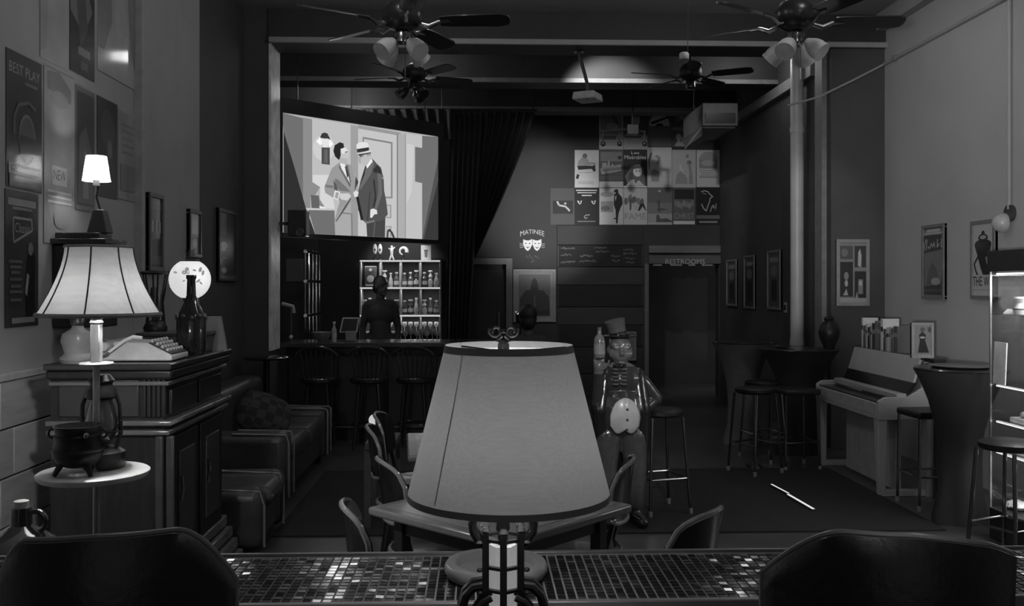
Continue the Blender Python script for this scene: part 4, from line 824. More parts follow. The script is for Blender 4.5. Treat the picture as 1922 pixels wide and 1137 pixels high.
def standing(name, label, loc, rz, turn):
    root = thing(name, label, 'person', loc, rz); pr_ = []
    pr_ += [('c', (0, 0, 0.98), (0, 0, 1.12), .15, .135), ('e', (0, 0, 1.28), (.19, .12, .17)), ('c', (-.13, 0, 1.40), (.13, 0, 1.40), .07, .07), ('c', (0, .005, 1.42), (0, -.01, 1.54), .06, .052), ('c', (-.08, 0, .95), (.08, 0, .95), .12, .12)]
    head(pr_, (0, -.015, 1.635), turn)
    for k in (-1, 1):
        pr_ += [('c', (k * .17, 0, 1.385), (k * .225, .03, 1.11), .056, .043), ('c', (k * .225, .03, 1.11), (k * .215, -.06, .87), .042, .029)]
        hand(pr_, (k * .215, -.06, .87), (0, -.25, -1), None, (-k * .3, -1, 0))
        pr_ += [('c', (k * .09, 0, .92), (k * .1, -.01, .5), .088, .058), ('c', (k * .1, -.01, .5), (k * .1, .03, .09), .056, .04), ('c', (k * .1, .04, .045), (k * .11, -.14, .035), .045, .035)]
    sk_ = lambda c: 0 if (c.z > 1.49 or (abs(c.x) > .15 and c.z < .90 and c.z > .6)) else (1 if c.z > .93 else 2)
    skin_obj('body', pr_, 0.0095, [M_SKIN, M_SHIRT, mat('dark_trousers', 0.015, 0.8)], root, sk_, 3)
    f = Vector(turn).normalized()
    h = [('e', Vector((0, .02, 1.69)) - f * .012, (.088, .098, .085)), ('e', Vector((0, .01, 1.61)) - f * .04, (.075, .07, .075))]
    skin_obj('hair', h, 0.01, M_HAIR, root)
    return root
q = P(714, 600, 11.9)
bt = standing('person', 'bartender in dark clothes standing behind the bar, head turned aside', (q.x, 11.9, 0), 0, (0.75, -0.6, 0))
ap = remesh([('e', (0, -.015, 1.02), (.17, .145, .3))], 0.02)
# seated guest seen from behind beyond the lamp
q = P(991, 640, 9.0)
gs = thing('person', 'seated guest seen from behind, dark head right of the lamp finial', 'person', (q.x, 9.0, 0))
pz = 0.02
g = [('c', (0, 0, .66), (0, 0.03, 1.0), .15, .16), ('c', (-.13, .03, 1.1), (.13, .03, 1.1), .07, .07), ('e', (0, .03, .98), (.19, .12, .17)), ('c', (0, .03, 1.12), (0, .045, 1.23), .058, .05), ('c', (-.08, .02, .62), (.08, .02, .62), .12, .12)]
head(g, (0, .05, 1.335), (0.1, 1, 0))
for k in (-1, 1):
    g += [('c', (k * .17, .03, 1.08), (k * .24, .12, .84), .055, .043), ('c', (k * .24, .12, .84), (k * .12, .34, .96), .042, .03)]
    hand(g, (k * .12, .34, .96), (-k * .3, 1, .1), None, (-k, 0, .3))
    g += [('c', (k * .09, .05, .62), (k * .11, .46, .64), .085, .06), ('c', (k * .11, .46, .64), (k * .11, .42, .2), .056, .042), ('c', (k * .11, .42, .17), (k * .11, .55, .16), .045, .035)]
skin_obj('body', g, 0.0095, [M_SKIN, M_SHIRT], gs, lambda c: 0 if (c.z > 1.17 or (c.y > .33 and .85 < c.z < 1.05)) else 1, 3)
skin_obj('hair', [('e', (0, .03, 1.37), (.092, .105, .1)), ('e', (0, .0, 1.3), (.08, .07, .09))], 0.01, M_HAIR, gs)

# spindle-back bar stools along the bar
M_STOOL = mat('stool_wood', 0.03, 0.25, coat=0.4)
def windsor(label, loc, rz):
    t = thing('spindle_bar_stool', label, 'bar stool', loc, rz, 'spindle bar stools at the bar')
    B_ = lambda mb, n: mb.build(n, M_STOOL, t, local=True)
    B_(MB().lathe(0, 0, [(.17, .66), (.19, .68), (.19, .71), (.17, .72)], 20), 'seat')
    for a in (45, 135, 225, 315):
        c, s = math.cos(math.radians(a)), math.sin(math.radians(a)); B_(MB().tube([(c * .13, s * .13, .67), (c * .2, s * .2, 0)], [.018, .014], 8), 'leg')
    B_(MB().tube(arc((0, 0, .25), .172, 0, 345, 20, (1, 0, 0), (0, 1, 0)), .01, 6), 'foot_ring')
    top = [(.222 * math.sin(x), -.17 + .05 * (1 - math.cos(x)) * 1.2, 1.03 - .09 * (abs(x) / 1.15) ** 2.2) for x in [-1.15 + 2.3 * i / 12 for i in range(13)]]
    B_(MB().tube(top, .017, 8), 'crest_rail')
    for k in range(7):
        x = -.15 + .05 * k; B_(MB().tube([(x * .8, -.14, .71), (x * 1.05, -.168 + abs(x) * .06, 1.0)], .007, 6), 'spindle')
    return t
s0 = windsor('first spindle-back bar stool from the white jamb, at the bar', (P(600, 660, 9.55).x, 9.5, 0), 0.0)
dup(s0, (P(692, 660, 9.5).x, 9.5, 0), 0.05, 'second spindle-back bar stool, right below the bartender', 'spindle bar stools at the bar')
dup(s0, (P(778, 660, 9.5).x, 9.5, 0), -0.05, 'third spindle-back bar stool, nearest the big lampshade', 'spindle bar stools at the bar')
# low round table by the pilaster
c = P(500, 668, 8.95); zt_ = c.z
t = thing('pedestal_table', 'small dark pedestal table with a glossy top before the pilaster', 'table', (c.x, 8.95, 0))
MB().lathe(c.x, 8.95, [(.2, zt_ - .03), (.22, zt_ - .015), (.2, zt_)], 24).build('table_top', mat('glossy_dark', 0.03, 0.15, coat=0.6), t)
MB().lathe(c.x, 8.95, [(.2, 0), (.2, .02), (.03, .05), (.03, zt_ - .03)], 16).build('pedestal', M_IRON, t)
# glittering cup of beads left of the seated guest
c = P(977, 593, 9.9)
t = thing('bead_lamp', 'tiny glittering cluster of light beads above the lamp finial', 'lamp', (c.x, 9.9, ZBAR))
zz = c.z
MB().lathe(c.x, 9.9, [(.07, ZBAR), (.06, ZBAR + .02), (.012, ZBAR + .04), (.012, zz - .07), (.05, zz - .06), (.055, zz + .02)], 12, cap=False).build('stand', M_IRON, t)
bm = MB(); rr_ = random.Random(5)
for k in range(16): bm.sph((c.x + rr_.uniform(-.05, .05), 9.9 + rr_.uniform(-.04, .04), zz + rr_.uniform(-.05, .05)), .006, 6)
b_ = bm.build('light_beads', emis('bead_glow', 0.9), t); b_['kind'] = 'stuff'
# ---------------------------------------------------------------- ceiling fans
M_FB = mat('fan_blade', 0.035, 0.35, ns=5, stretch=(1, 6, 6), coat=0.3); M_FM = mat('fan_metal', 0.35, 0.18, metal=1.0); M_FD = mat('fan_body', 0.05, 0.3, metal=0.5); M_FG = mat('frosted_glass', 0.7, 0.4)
def fan(label, loc, rz, blades, group, shades=4, drop=None):
    t = thing('ceiling_fan', label, 'ceiling fan', loc, rz, group)
    L = dict(local=True); top = ZC - loc[2]
    MB().lathe(0, 0, [(.075, top), (.075, top - .03), (.03, top - .09), (.03, top - .1)][::-1], 16).build('canopy', M_FD, t, **L)
    MB().tube([(0, 0, .16), (0, 0, top - .05)], .013, 10).build('downrod', M_FD, t, **L)
    MB().lathe(0, 0, [(.05, -.03), (.1, -.01), (.125, .03), (.125, .09), (.09, .14), (.03, .17)], 24).build('motor_housing', M_FD, t, **L)
    MB().lathe(0, 0, [(.035, -.13), (.055, -.11), (.055, -.05), (.04, -.03)], 20).build('light_kit', M_FM, t, **L)
    R = .68
    for a in blades:
        c, s = math.cos(math.radians(a)), math.sin(math.radians(a)); d = Vector((c, s, 0)); n = Vector((-s, c, 0)); tilt = Vector((0, 0, -.27))
        w = [(.24, .05), (.32, .06), (.62, .068), (.67, .05), (.68, .02)]
        up_ = [d * r + n * x + tilt * x for r, x in w]; dn = [d * r - n * x - tilt * x for r, x in reversed(w)]
        b = MB().prism([p + Vector((0, 0, .02)) for p in up_ + dn], (0, 0, .007)).build('blade', M_FB, t, **L)
        MB().tube([d * .1 + Vector((0, 0, .01)), d * .17 + Vector((0, 0, -.012)), d * .23 + Vector((0, 0, .016)), d * .3 + Vector((0, 0, .017))], [.012, .016, .012, .008], 8).build('blade_arm', M_FM, b, **L)
    for k in range(shades):
        a = math.radians(45 + 360 / shades * k); d = Vector((math.cos(a), math.sin(a), 0))
        ax = (d * .75 + Vector((0, 0, -.66))).normalized(); p0 = d * .055 + Vector((0, 0, -.095))
        MB().tube([p0 - d * .03 + Vector((0, 0, .02)), p0 + ax * .03], .014, 8).build('socket', M_FM, t, **L)
        pts = [p0 + ax * (.02 + .022 * i) for i in range(7)]; rs = [.022, .035, .048, .056, .06, .058, .062]
        MB().tube(pts, rs, 16).build('glass_shade', M_FG, t, **L)
    MB().tube([(.02, -.03, -.13), (.02, -.03, -.34)], .0022, 5).build('pull_chain', M_FM, t, **L)
    return t
B5 = (210, 138, 66, -6, -78)
q = P(755, 48, 5.9); f1 = fan('near left ceiling fan with frosted tulip shades', (q.x, 5.9, q.z), 0, B5, 'ceiling fans')
q = P(1493, 48, 5.75); dup(f1, (q.x, 5.75, q.z), math.radians(4), 'near right ceiling fan with frosted tulip shades', 'ceiling fans')
M_FB, M_FM, M_FD, M_FG = mat('far_fan_blade', 0.012, 0.6), mat('far_fan_metal', 0.12, 0.25, metal=1.0), mat('far_fan_body', 0.012, 0.5), mat('far_fan_glass', 0.02, 0.3)  # far fans: darkened copies of the fan materials, dimness put into the colour
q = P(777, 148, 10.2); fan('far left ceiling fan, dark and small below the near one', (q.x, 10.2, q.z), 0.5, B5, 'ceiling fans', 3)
q = P(1296, 146, 10.2)
for ch in ():
    pass
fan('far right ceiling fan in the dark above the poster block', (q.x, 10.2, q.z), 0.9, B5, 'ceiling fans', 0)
# projector on a pole
q = P(1103, 180, 9.5)
pj = thing('video_projector', 'white video projector hanging from a black ceiling pole', 'projector', (q.x, 9.5, q.z - .05))
aim = (Vector(((SL.x + SR.x) / 2, (SL.y + SR.y) / 2, 2.8)) - Vector((q.x, 9.5, q.z))); az = math.atan2(aim.y, aim.x)
ux, uy = Vector((math.cos(az), math.sin(az), 0)), Vector((-math.sin(az), math.cos(az), 0)); cc = Vector((q.x, 9.5, q.z - .05))
qq = lambda a, b, z: cc + ux * a + uy * b + Vector((0, 0, z))
MB().hexa([qq(-.12, -.14, 0), qq(.12, -.14, 0), qq(.12, .14, 0), qq(-.12, .14, 0)], [qq(-.11, -.13, .08), qq(.11, -.13, .08), qq(.11, .13, .08), qq(-.11, .13, .08)]).build('housing', mat('projector_white', 0.5, 0.45), pj, bev=0.012)
MB().tube([qq(.11, .05, .04), qq(.14, .05, .04)], .03, 16).build('lens', M_BLACK, pj)
MB().tube([P(1086, 97, 9.5), cc + Vector((0, 0, .16)), cc + Vector((0, 0, .08))], .018, 10).build('pole', M_BLACK, pj)
pp = P(1086, 97, 9.5); MB().box(pp.x - .05, pp.x + .05, 9.45, 9.55, ZB - .012, ZB).build('ceiling_plate', M_BLACK, pj)
for k in range(3): MB().box(cc.x - .1 + .08 * k, cc.x - .09 + .08 * k, 9.4, 9.42, cc.z - .012, cc.z + .001).build('foot', M_BLACK, pj)
# pendant sensor and round ceiling lamp
q = P(1284, 105, 7.6)
t = thing('pendant_sensor', 'small white cylinder hanging on a thin black wire', 'sensor', (q.x, 7.6, q.z - .028))
MB().lathe(q.x, 7.6, [(.034, q.z - .028), (.04, q.z - .02), (.04, q.z + .015), (.03, q.z + .028)], 18).build('housing', mat('projector_white', 0.5), t)
MB().tube([(q.x + .03, 7.6, q.z + .02), (q.x + .035, 7.6, ZC)], .003, 5).build('wire', M_BLACK, t)
# hanging box unit right of the posters
q0 = P(1288, 262, 11.6); 
t = thing('hanging_heater', 'large grey box heater hung below the ceiling beside the posters', 'heater', (q0.x + .3, 12.0, q0.z))
x0, x1 = P(1319, 200, 11.4).x, P(1385, 200, 11.4).x; z1, z0 = P(1330, 193, 11.4).z, P(1330, 236, 11.4).z
MB().box(x0, x1, 11.4, 12.5, z0 - .0, z1).build('casing', mat('heater_grey', 0.12, 0.5), t, bev=0.006)
MB().box(x0 + .03, x1 - .03, 11.39, 11.4, z0 + .04, z0 + .16).build('grille', M_BLACK, t)
xg = P(1287, 262, 12.4).x
MB().hexa([(xg, 12.45, z0 - .12), (x0, 11.42, z0 - .12), (x0, 11.42, z0), (xg, 12.45, z0)], [(xg + .02, 12.45, z1 - .1), (x0, 11.45, z1), (x0 + .01, 11.6, z1), (xg + .03, 12.5, z1 - .1)]).build('side_louvre', mat('heater_grey2', 0.10, 0.5), t)
MB().hexa([(xg, 12.45, z0 - .14), (x0 + .05, 12.45, z0 - .14), (x1 - .02, 11.45, z0 - .02), (x0, 11.45, z0 - .02)], [(xg, 12.45, z0 - .12), (x0 + .05, 12.45, z0 - .12), (x1 - .02, 11.45, z0), (x0, 11.45, z0)]).build('bottom_panel', mat('heater_pale', 0.3, 0.5), t)
for x in (x0 + .05, x1 - .05): MB().tube([(x, 12, z1), (x, 12, ZC)], .008, 6).build('hanger_rod', M_BLACK, t)
# lamp rail before the upper posters
t = thing('lighting_rail', 'black hanging rail with a box and round lamps before upper posters', 'light rail', (P(1170, 255, 12.2).x, 12.2, P(1170, 275, 12.2).z))
a, b = P(1126, 247, 12.2), P(1212, 247, 12.2)
MB().tube([a, (a + b) / 2 + Vector((0, 0, .03)), b], .012, 8).build('rail', M_BLACK, t)
c = P(1187, 243, 12.2); MB().box(c.x - .075, c.x + .075, 12.14, 12.24, c.z - .07, c.z + .06).build('junction_box', M_BLACK, t, bev=0.006)
for u in (1132, 1163, 1210):
    c = P(u, 270, 12.2); d_ = P(u, 248, 12.2)
    MB().tube([d_, c], .008, 6).build('arm', M_BLACK, t); MB().sph(c, .034, 14).build('lamp_head', M_BLACK, t)
c = P(1187, 225, 12.2); MB().tube([P(1187, 240, 12.2), (P(1187, 240, 12.2).x, 12.2, ZC)], .01, 6).build('drop_rod', M_BLACK, t)
# tall white pipe
a = P(1496, 300, 10.0)
r_ = 0.5 * (P(1508, 300, 10.0).x - P(1484, 300, 10.0).x)
t = thing('vertical_pipe', 'tall bright white vertical pipe beside the back side wall', 'pipe', (a.x, 10.0, 0))
MB().lathe(a.x, 10.0, [(r_, 0), (r_, ZC - .002)], 24, cap=True).build('pipe_run', mat('pipe_white', 0.62, 0.35, ns=3), t)
for z in (1.0, 3.3): MB().lathe(a.x, 10.0, [(r_ + .006, z), (r_ + .006, z + .06)], 24).build('pipe_collar', mat('pipe_white', 0.62), t)
a = P(1475, 577, 10.9)
a = PX(1475, 577, XR2)
t = thing('light_switch', 'small pale light switch left of the white pipe', 'switch', (XR2, a.y, a.z - .06))
MB().box(XR2 - .008, XR2, a.y - .05, a.y + .05, a.z - .06, a.z + .06).build('plate', mat('switch_pale', 0.5), t, bev=.002)
MB().box(XR2 - .016, XR2 - .008, a.y - .02, a.y + .02, a.z - .03, a.z + .03).build('rocker', M_BLACK, t)
# alarm bell with conduit on the right wall
a = PX(1899, 417, XR)
t = thing('alarm_bell', 'round alarm bell with a conduit on the right wall edge', 'bell', (XR, a.y, a.z - .08))
MB().tube([(XR - .001, a.y, a.z + .07), (XR - .03, a.y, a.z + .07)], .065, 20).build('back_box', mat('bell_dark', 0.06, 0.4), t)
MB().tube([(XR - .03, a.y + .05, a.z), (XR - .06, a.y + .05, a.z), (XR - .1, a.y + .05, a.z), (XR - .12, a.y + .05, a.z)], [.075, .078, .055, .02], 24).build('gong', mat('bell_pale', 0.5, 0.3), t)
MB().tube([(XR - .02, a.y, a.z + .1), (XR - .02, a.y, ZC - .16)], .016, 10).build('conduit', M_TRIM, t)
# picture-rail conduit on the right wall and a sagging cable over the return wall
t = thing('wall_conduit', 'straight pale conduit running along the top of right wall', 'conduit', (XR - .02, 6, 3.86))
MB().tube([(XR - .02, 1.0, 3.88), (XR - .02, YP - .02, 3.88)], .017, 8).build('pipe_run', M_TRIM, t)
for y in (3, 5, 7, 9): MB().box(XR - .045, XR, y, y + .03, 3.855, 3.905).build('clip', mat('trim_shade', 0.22), t)
a, b = P(1668, 116, YP - .02), P(1478, 198, YP - .02)
cab = MB().tube([a, a + (b - a) * .35 + Vector((0, 0, -.03)), a + (b - a) * .7 + Vector((0, 0, -.05)), b], .011, 8).build('slack_cable', M_TRIM); tag(cab, 'thin pale cable sagging across the dark return wall', 'cable')
# round housings for the added ceiling fill lamps
for k, (x, y, p) in enumerate(FILL_LAMPS):
    t = thing('ceiling_fill_lamp', 'added flush round fill lamp number %s from the shop front' % ('one', 'two', 'three', 'four', 'five', 'six', 'seven', 'eight', 'nine')[k], 'ceiling lamp', (x, y, ZC - .05), group='added ceiling fill lamps')
    MB().lathe(x, y, [(.13, ZC - .04), (.15, ZC - .03), (.15, ZC)], 24).build('rim', M_BLACK, t)
    MB().lathe(x, y, [(.02, ZC - .06), (.1, ZC - .055), (.13, ZC - .04)], 24).build('diffuser', emis('fill_lamp_diffuser', .6), t)
# cans made for the added spotlights, out of view
for k, (p, aim, w_, d_) in enumerate(ADDED_SPOTS):
    v = (Vector(aim) - Vector(p)).normalized(); p = Vector(p)
    t = thing('added_spotlight', ('added black spotlight can on a floor stand behind the visitor', 'middle of three added black ceiling spotlight cans behind the visitor', 'leftmost of three added black ceiling spotlight cans behind the visitor', 'rightmost of three added black ceiling spotlight cans behind the visitor', 'added black ceiling spotlight can behind the first beam, aimed at posters')[k], 'spotlight', p - v * .1, group='added spotlights')
    MB().tube([p - v * .16, p - v * .03], .05, 16).build('can', M_BLACK, t)
    q = p - v * .1
    if p.z > 2: MB().tube([q, (q.x, q.y, ZC)], .01, 6).build('stem', M_BLACK, t)
    else:
        MB().tube([q, (q.x, q.y, .02)], .014, 8).build('stem', M_BLACK, t); MB().lathe(q.x, q.y, [(.16, 0), (.16, .015), (.02, .03)], 20).build('foot', M_BLACK, t)
# ---------------------------------------------------------------- dark bar cabinet (hutch) by the left wall
HX0, HX1, HY0, HY1 = -1.99, -1.47, 4.4, 5.36
HZ = P(215, 681, HY0).z
hu = thing('bar_cabinet', 'dark panelled wood cabinet with ledge mouldings by the left wall', 'cabinet', ((HX0 + HX1) / 2, (HY0 + HY1) / 2, 0))
zm = P(215, 793, HY0).z
MB().box(HX0, HX1, HY0, HY1, 0.28, HZ - .03).build('body', M_WOOD, hu)
MB().box(HX0 - .01, HX1 + .05, HY0 - .06, HY1 + .05, HZ - .03, HZ).build('top_board', mat('cabinet_top', 0.035, 0.2, coat=0.5), hu, bev=.008)
MB().box(HX0 - .01, HX1 + .045, HY0 - .035, HY1 + .03, HZ - .075, HZ - .03).build('cornice', M_WOOD, hu, bev=.012)
MB().box(HX0 - .0, HX1 + .03, HY0 - .025, HY1 + .02, HZ - .105, HZ - .085).build('cornice_bead', mat('bead_gloss', 0.15, 0.15, coat=0.6), hu, bev=.006)
for k, dz in enumerate((0.0, .045)):
    MB().box(HX0 - .01, HX1 + .05 - .015 * k, HY0 - .04 + .01 * k, HY1 + .04, zm - dz - .012, zm - dz + .012).build('ledge_moulding', mat('bead_gloss', 0.09), hu, bev=.007)
for k in range(4):
    MB().box(HX0 - .01, HX1 + .03 + .025 * k, HY0 - .02 - .02 * k, HY1 + .03 + .02 * k, .28 - .07 * k, .28 - .07 * k + .06).build('plinth_moulding', mat('bead_gloss', 0.09), hu, bev=.01)
# end panel facing the visitor and pilaster strips
zp1, zp0 = P(215, 712, HY0).z, P(215, 782, HY0).z
MB().box(P(112, 750, HY0).x, P(262, 750, HY0).x, HY0 - .012, HY0, zp0, zp1).build('end_panel', mat('panel_wood', 0.05, 0.35, ns=5, stretch=(1, 5, 5)), hu, bev=.006)
for u in (272, 281, 290, 299, 308): 
    x = P(u, 750, HY0).x; MB().tube([(x, HY0 - .006, zp0), (x, HY0 - .006, zp1)], .010, 8).build('reed', M_WOOD, hu)
for u in (302, 322):
    x = P(u, 900, HY0).x; MB().box(x - .018, x + .018, HY0 - .03, HY0, .28, zm - .06).build('corner_post', mat('post_gloss', 0.06, 0.25, coat=0.5), hu, bev=.008)
# doors on the room side
for k, (y0, y1) in enumerate(((4.46, 4.86), (4.9, 5.3))):
    d = MB().box(HX1, HX1 + .022, y0, y1, .34, zm - .08).build('door', M_WOOD, hu, bev=.004)
    MB().box(HX1 + .022, HX1 + .03, y0 + .08, y1 - .08, .42, zm - .16).build('door_panel', mat('panel_wood', 0.05), d, bev=.006)
    MB().tube([(HX1 + .05, y0 + .04, .62), (HX1 + .055, y0 + .04, .68), (HX1 + .05, y0 + .04, .74)], .009, 8).build('handle', M_CHROME, d)
    MB().box(HX1, HX1 + .018, y0, y1, zm + .03, HZ - .13).build('drawer_front', M_WOOD, hu, bev=.004)
# typewriter seen from its side
c = P(258, 678, 4.52)
ty = thing('typewriter', 'cream typewriter seen from the side on the dark cabinet', 'typewriter', (c.x, 4.6, HZ))
xa, xb, xc = P(197, 660, 4.5).x, P(282, 645, 4.5).x, P(327, 670, 4.5).x
sec = [(xa, HZ + .004), (xc, HZ + .004), (xc, HZ + .03), (xb, HZ + .088), (xa + .055, HZ + .095), (xa + .03, HZ + .06), (xa, HZ + .05)]
MB().prism([(x, 4.46, z) for x, z in sec], (0, .26, 0)).build('body', M_CREAM, ty, bev=.008)
MB().tube([(xa + .03, 4.43, HZ + .075), (xa + .03, 4.75, HZ + .075)], .028, 18).build('platen', mat('platen', 0.25, 0.4), ty)
MB().tube([(xa + .03, 4.40, HZ + .075), (xa + .03, 4.43, HZ + .075)], .02, 16).build('platen_knob', M_CREAM, ty)
MB().tube(arc((xa + .03, 4.398, HZ + .072), .036, 60, 320, 14), .005, 6).build('carriage_end', mat('bead_gloss', 0.09), ty)
e0, e1, e2 = P(203, 662, 4.42), P(232, 640, 4.42), P(267, 634, 4.42)
MB().tube([e0, e1, (e1 + e2) / 2 + Vector((0, 0, .012)), e2], [.006, .008, .009, .008], 8).build('return_lever', mat('lever_white', 0.95, 0.3), ty)
MB().prism([(xb + .004, 4.475, HZ + .0885), (xc - .004, 4.475, HZ + .0335), (xc - .004, 4.475, HZ + .0375), (xb + .004, 4.475, HZ + .0925)], (0, .23, 0)).build('key_well', M_BLACK, ty, smooth=0)
for r in range(4):
    for k in range(6):
        x = xb + .014 + r * .024; z = HZ + .096 - r * .0145
        MB().sph((x, 4.49 + .04 * k, z), (.009, .013, .011), 8).build('key', M_CREAM, ty)
# oil lamp with a pale glass font, half hidden by the bell shade
c = P(146, 678, 4.62); zz = HZ
ol = thing('oil_lamp', 'pale glass oil lamp standing left of the typewriter', 'oil lamp', (c.x, 4.62, zz))
MB().lathe(c.x, 4.62, [(.08, zz), (.082, zz + .01), (.06, zz + .03), (.068, zz + .06), (.078, zz + .09), (.07, zz + .125), (.03, zz + .15), (.025, zz + .165)], 28).build('font', mat('milk_glass', 0.45, 0.3, coat=0.3), ol)
MB().lathe(c.x, 4.62, [(.028, zz + .165), (.035, zz + .18), (.03, zz + .2), (.015, zz + .21)], 20).build('burner', M_BRASS, ol)
MB().lathe(c.x, 4.62, [(.036, zz + .19), (.05, zz + .24), (.04, zz + .32), (.034, zz + .4)], 20, cap=False).build('chimney', pane(), ol)
# globe lamp with painted flowers on a black box
YG = 5.15
c = P(348, 524, YG); rg = 38 / 1750 * YG
zb0 = HZ
bx = thing('wooden_box', 'flat dark wooden box under the globe lamp', 'box', (P(325, 640, YG).x, YG, HZ))
xb0, xb1 = P(262, 640, YG - .1).x, P(381, 640, YG - .1).x; zb1 = P(325, 622, YG).z
MB().box(xb0, xb1, YG - .13, YG + .17, HZ, zb1 - .02).build('box_body', mat('box_grey', 0.06, 0.45), bx, bev=.005)
MB().box(xb0 - .01, xb1 + .01, YG - .14, YG + .18, zb1 - .02, zb1).build('lid', mat('box_lid', 0.035, 0.3, coat=.3), bx, bev=.005)
gl_ = thing('globe_lamp', 'glowing white globe lamp painted with flowers on a wooden box', 'lamp', (c.x, YG + .08, zb1))
zc = c.z; yg = YG + .08
MB().lathe(c.x, yg, [(.06, zb1), (.062, zb1 + .012), (.03, zb1 + .03), (.05, zb1 + .07), (.052, zb1 + .1), (.03, zc - rg - .02), (.045, zc - rg * .85)], 24).build('base', M_BRASS, gl_)
gm = bpy.data.materials.new('lit_opal_glass'); gm.use_nodes = True
gb = gm.node_tree.nodes['Principled BSDF']; gb.inputs['Base Color'].default_value = (.6, .6, .6, 1); gb.inputs['Roughness'].default_value = .35
gb.inputs['Emission Color'].default_value = (1, 1, 1, 1); gb.inputs['Emission Strength'].default_value = 0.62
prof = [(rg * math.sin(a), zc - rg * math.cos(a)) for a in [math.radians(24 + i * 10.7) for i in range(13)]]
g_o = MB().lathe(c.x, yg, prof, 32, cap=False).build('globe', gm, gl_)
fl = emis('painted_flower', 0.27); fl2 = mat('painted_flower_dk', 0.08, 0.5)
def onglobe(u, v, k=1.004):
    d = Vector((0, 0, EYE)); t_, s_ = (u - CU) / FPX, (HV - v) / FPX
    dr = Vector((math.sin(TH) + t_ * math.cos(TH), math.cos(TH) - t_ * math.sin(TH), s_)).normalized(); ce = Vector((c.x, yg, zc)); oc = d - ce
    b_ = oc.dot(dr); q = b_ * b_ - (oc.length_squared - (rg * k) ** 2)
    return d + dr * (-b_ - math.sqrt(max(q, 0)))
fm = MB()
def petal(u, v, ru, rv, n=10, rot=0.0, mi=0):
    pts = []
    for i in range(n):
        a = 6.2832 * i / n; x, y = ru * math.cos(a), rv * math.sin(a); pts.append(onglobe(u + x * math.cos(rot) - y * math.sin(rot), v + x * math.sin(rot) + y * math.cos(rot)))
    pts.reverse(); fm.quad(pts, mi)
for u, v, ru, rv, ro in ((329, 511, 4, 2, 0.2), (352, 509, 6, 3, 1.2), (346, 511, 5, 4, 0), (351, 505, 4, 3.5, 0), (365, 507, 3.5, 1.8, .3), (376, 506, 3, 5, 0.3), (381, 512, 2.5, 5, 0.2), (372, 527, 5, 1.8, -.7), (377, 531, 4, 1.6, .8), (345, 527, 3, 1.3, -.4)): petal(u, v, ru, rv, rot=ro)
fm.build('painted_flowers', [fl], g_o)
MB().lathe(c.x, yg, [(.026, zc + rg * .86), (.026, zc + rg + .055)], 20, cap=False).build('chimney', pane('chimney_glass', 0.75), gl_)
point('globe_side_fill', (c.x + .3, yg - .25, zc + .05), 1.2, .06)  # fill added beside the globe to light the cabinet
# dark bottle with a beaded collar before the globe
YJ = 4.95; c = P(359, 600, YJ); zj = HZ
bo = thing('dark_bottle', 'dark round-shouldered bottle in front of the glowing globe', 'bottle', (c.x, YJ, zb0))
zt_ = P(359, 516, YJ).z; H = zt_ - zj
MB().lathe(c.x, YJ, [(.07, zj), (.075, zj + .02), (.075, zj + H * .42), (.062, zj + H * .52), (.035, zj + H * .66), (.024, zj + H * .74), (.021, zj + H * .94), (.026, zj + H * .96), (.026, zj + H)], 24).build('glass_body', M_GLASSD, bo)
for k in range(10):
    a = 6.2832 * k / 10; MB().sph((c.x + .071 * math.cos(a), YJ + .071 * math.sin(a), zj + H * .46 + .008 * (k % 2)), .014, 8).build('bead', mat('bead_dark', 0.05, .3), bo)
# black openwork lantern behind the bell shade
YK = 5.2; c = P(292, 600, YK); z0_, z1_ = zb1, P(292, 512, YK).z
la = thing('wire_lantern', 'black openwork lantern between the bell shade and the globe', 'lantern', (c.x, YK, z0_))
MB().lathe(c.x, YK, [(.06, z0_), (.065, z0_ + .02), (.05, z0_ + .05), (.03, z0_ + .06)], 16).build('base', M_IRON, la)
MB().tube(arc((c.x, YK, z1_), .07, 0, 345, 20, (1, 0, 0), (0, 1, 0)), .01, 6).build('top_ring', M_IRON, la)
for k in range(6):
    a = 6.2832 * k / 6; MB().tube([(c.x + .05 * math.cos(a), YK + .05 * math.sin(a), z0_ + .04), (c.x + .04 * math.cos(a), YK + .04 * math.sin(a), (z0_ + z1_) / 2), (c.x + .07 * math.cos(a), YK + .07 * math.sin(a), z1_)], .005, 6).build('wire', M_IRON, la)
MB().lathe(c.x, YK, [(.02, z0_ + .06), (.035, z0_ + .12), (.03, z0_ + .2), (.025, z0_ + .24)], 16).build('inner_glass', mat('smoky_glass', 0.06, 0.1, coat=.6), la)
# leaning pale card right of the box
c = P(398, 655, 5.25); a, b = P(385, 594, 5.25), P(410, 594, 5.25)
k_ = MB().hexa([(a.x, 5.23, HZ), (P(427, 650, 5.25).x, 5.23, HZ), (P(427, 650, 5.25).x, 5.26, HZ), (a.x, 5.26, HZ)], [(a.x, 5.29, a.z), (b.x, 5.29, a.z), (b.x, 5.32, a.z), (a.x, 5.32, a.z)])
tag(k_.build('display_card', mat('card_grey', 0.16, 0.6)), 'leaning grey card right of the wooden box on the cabinet', 'card')
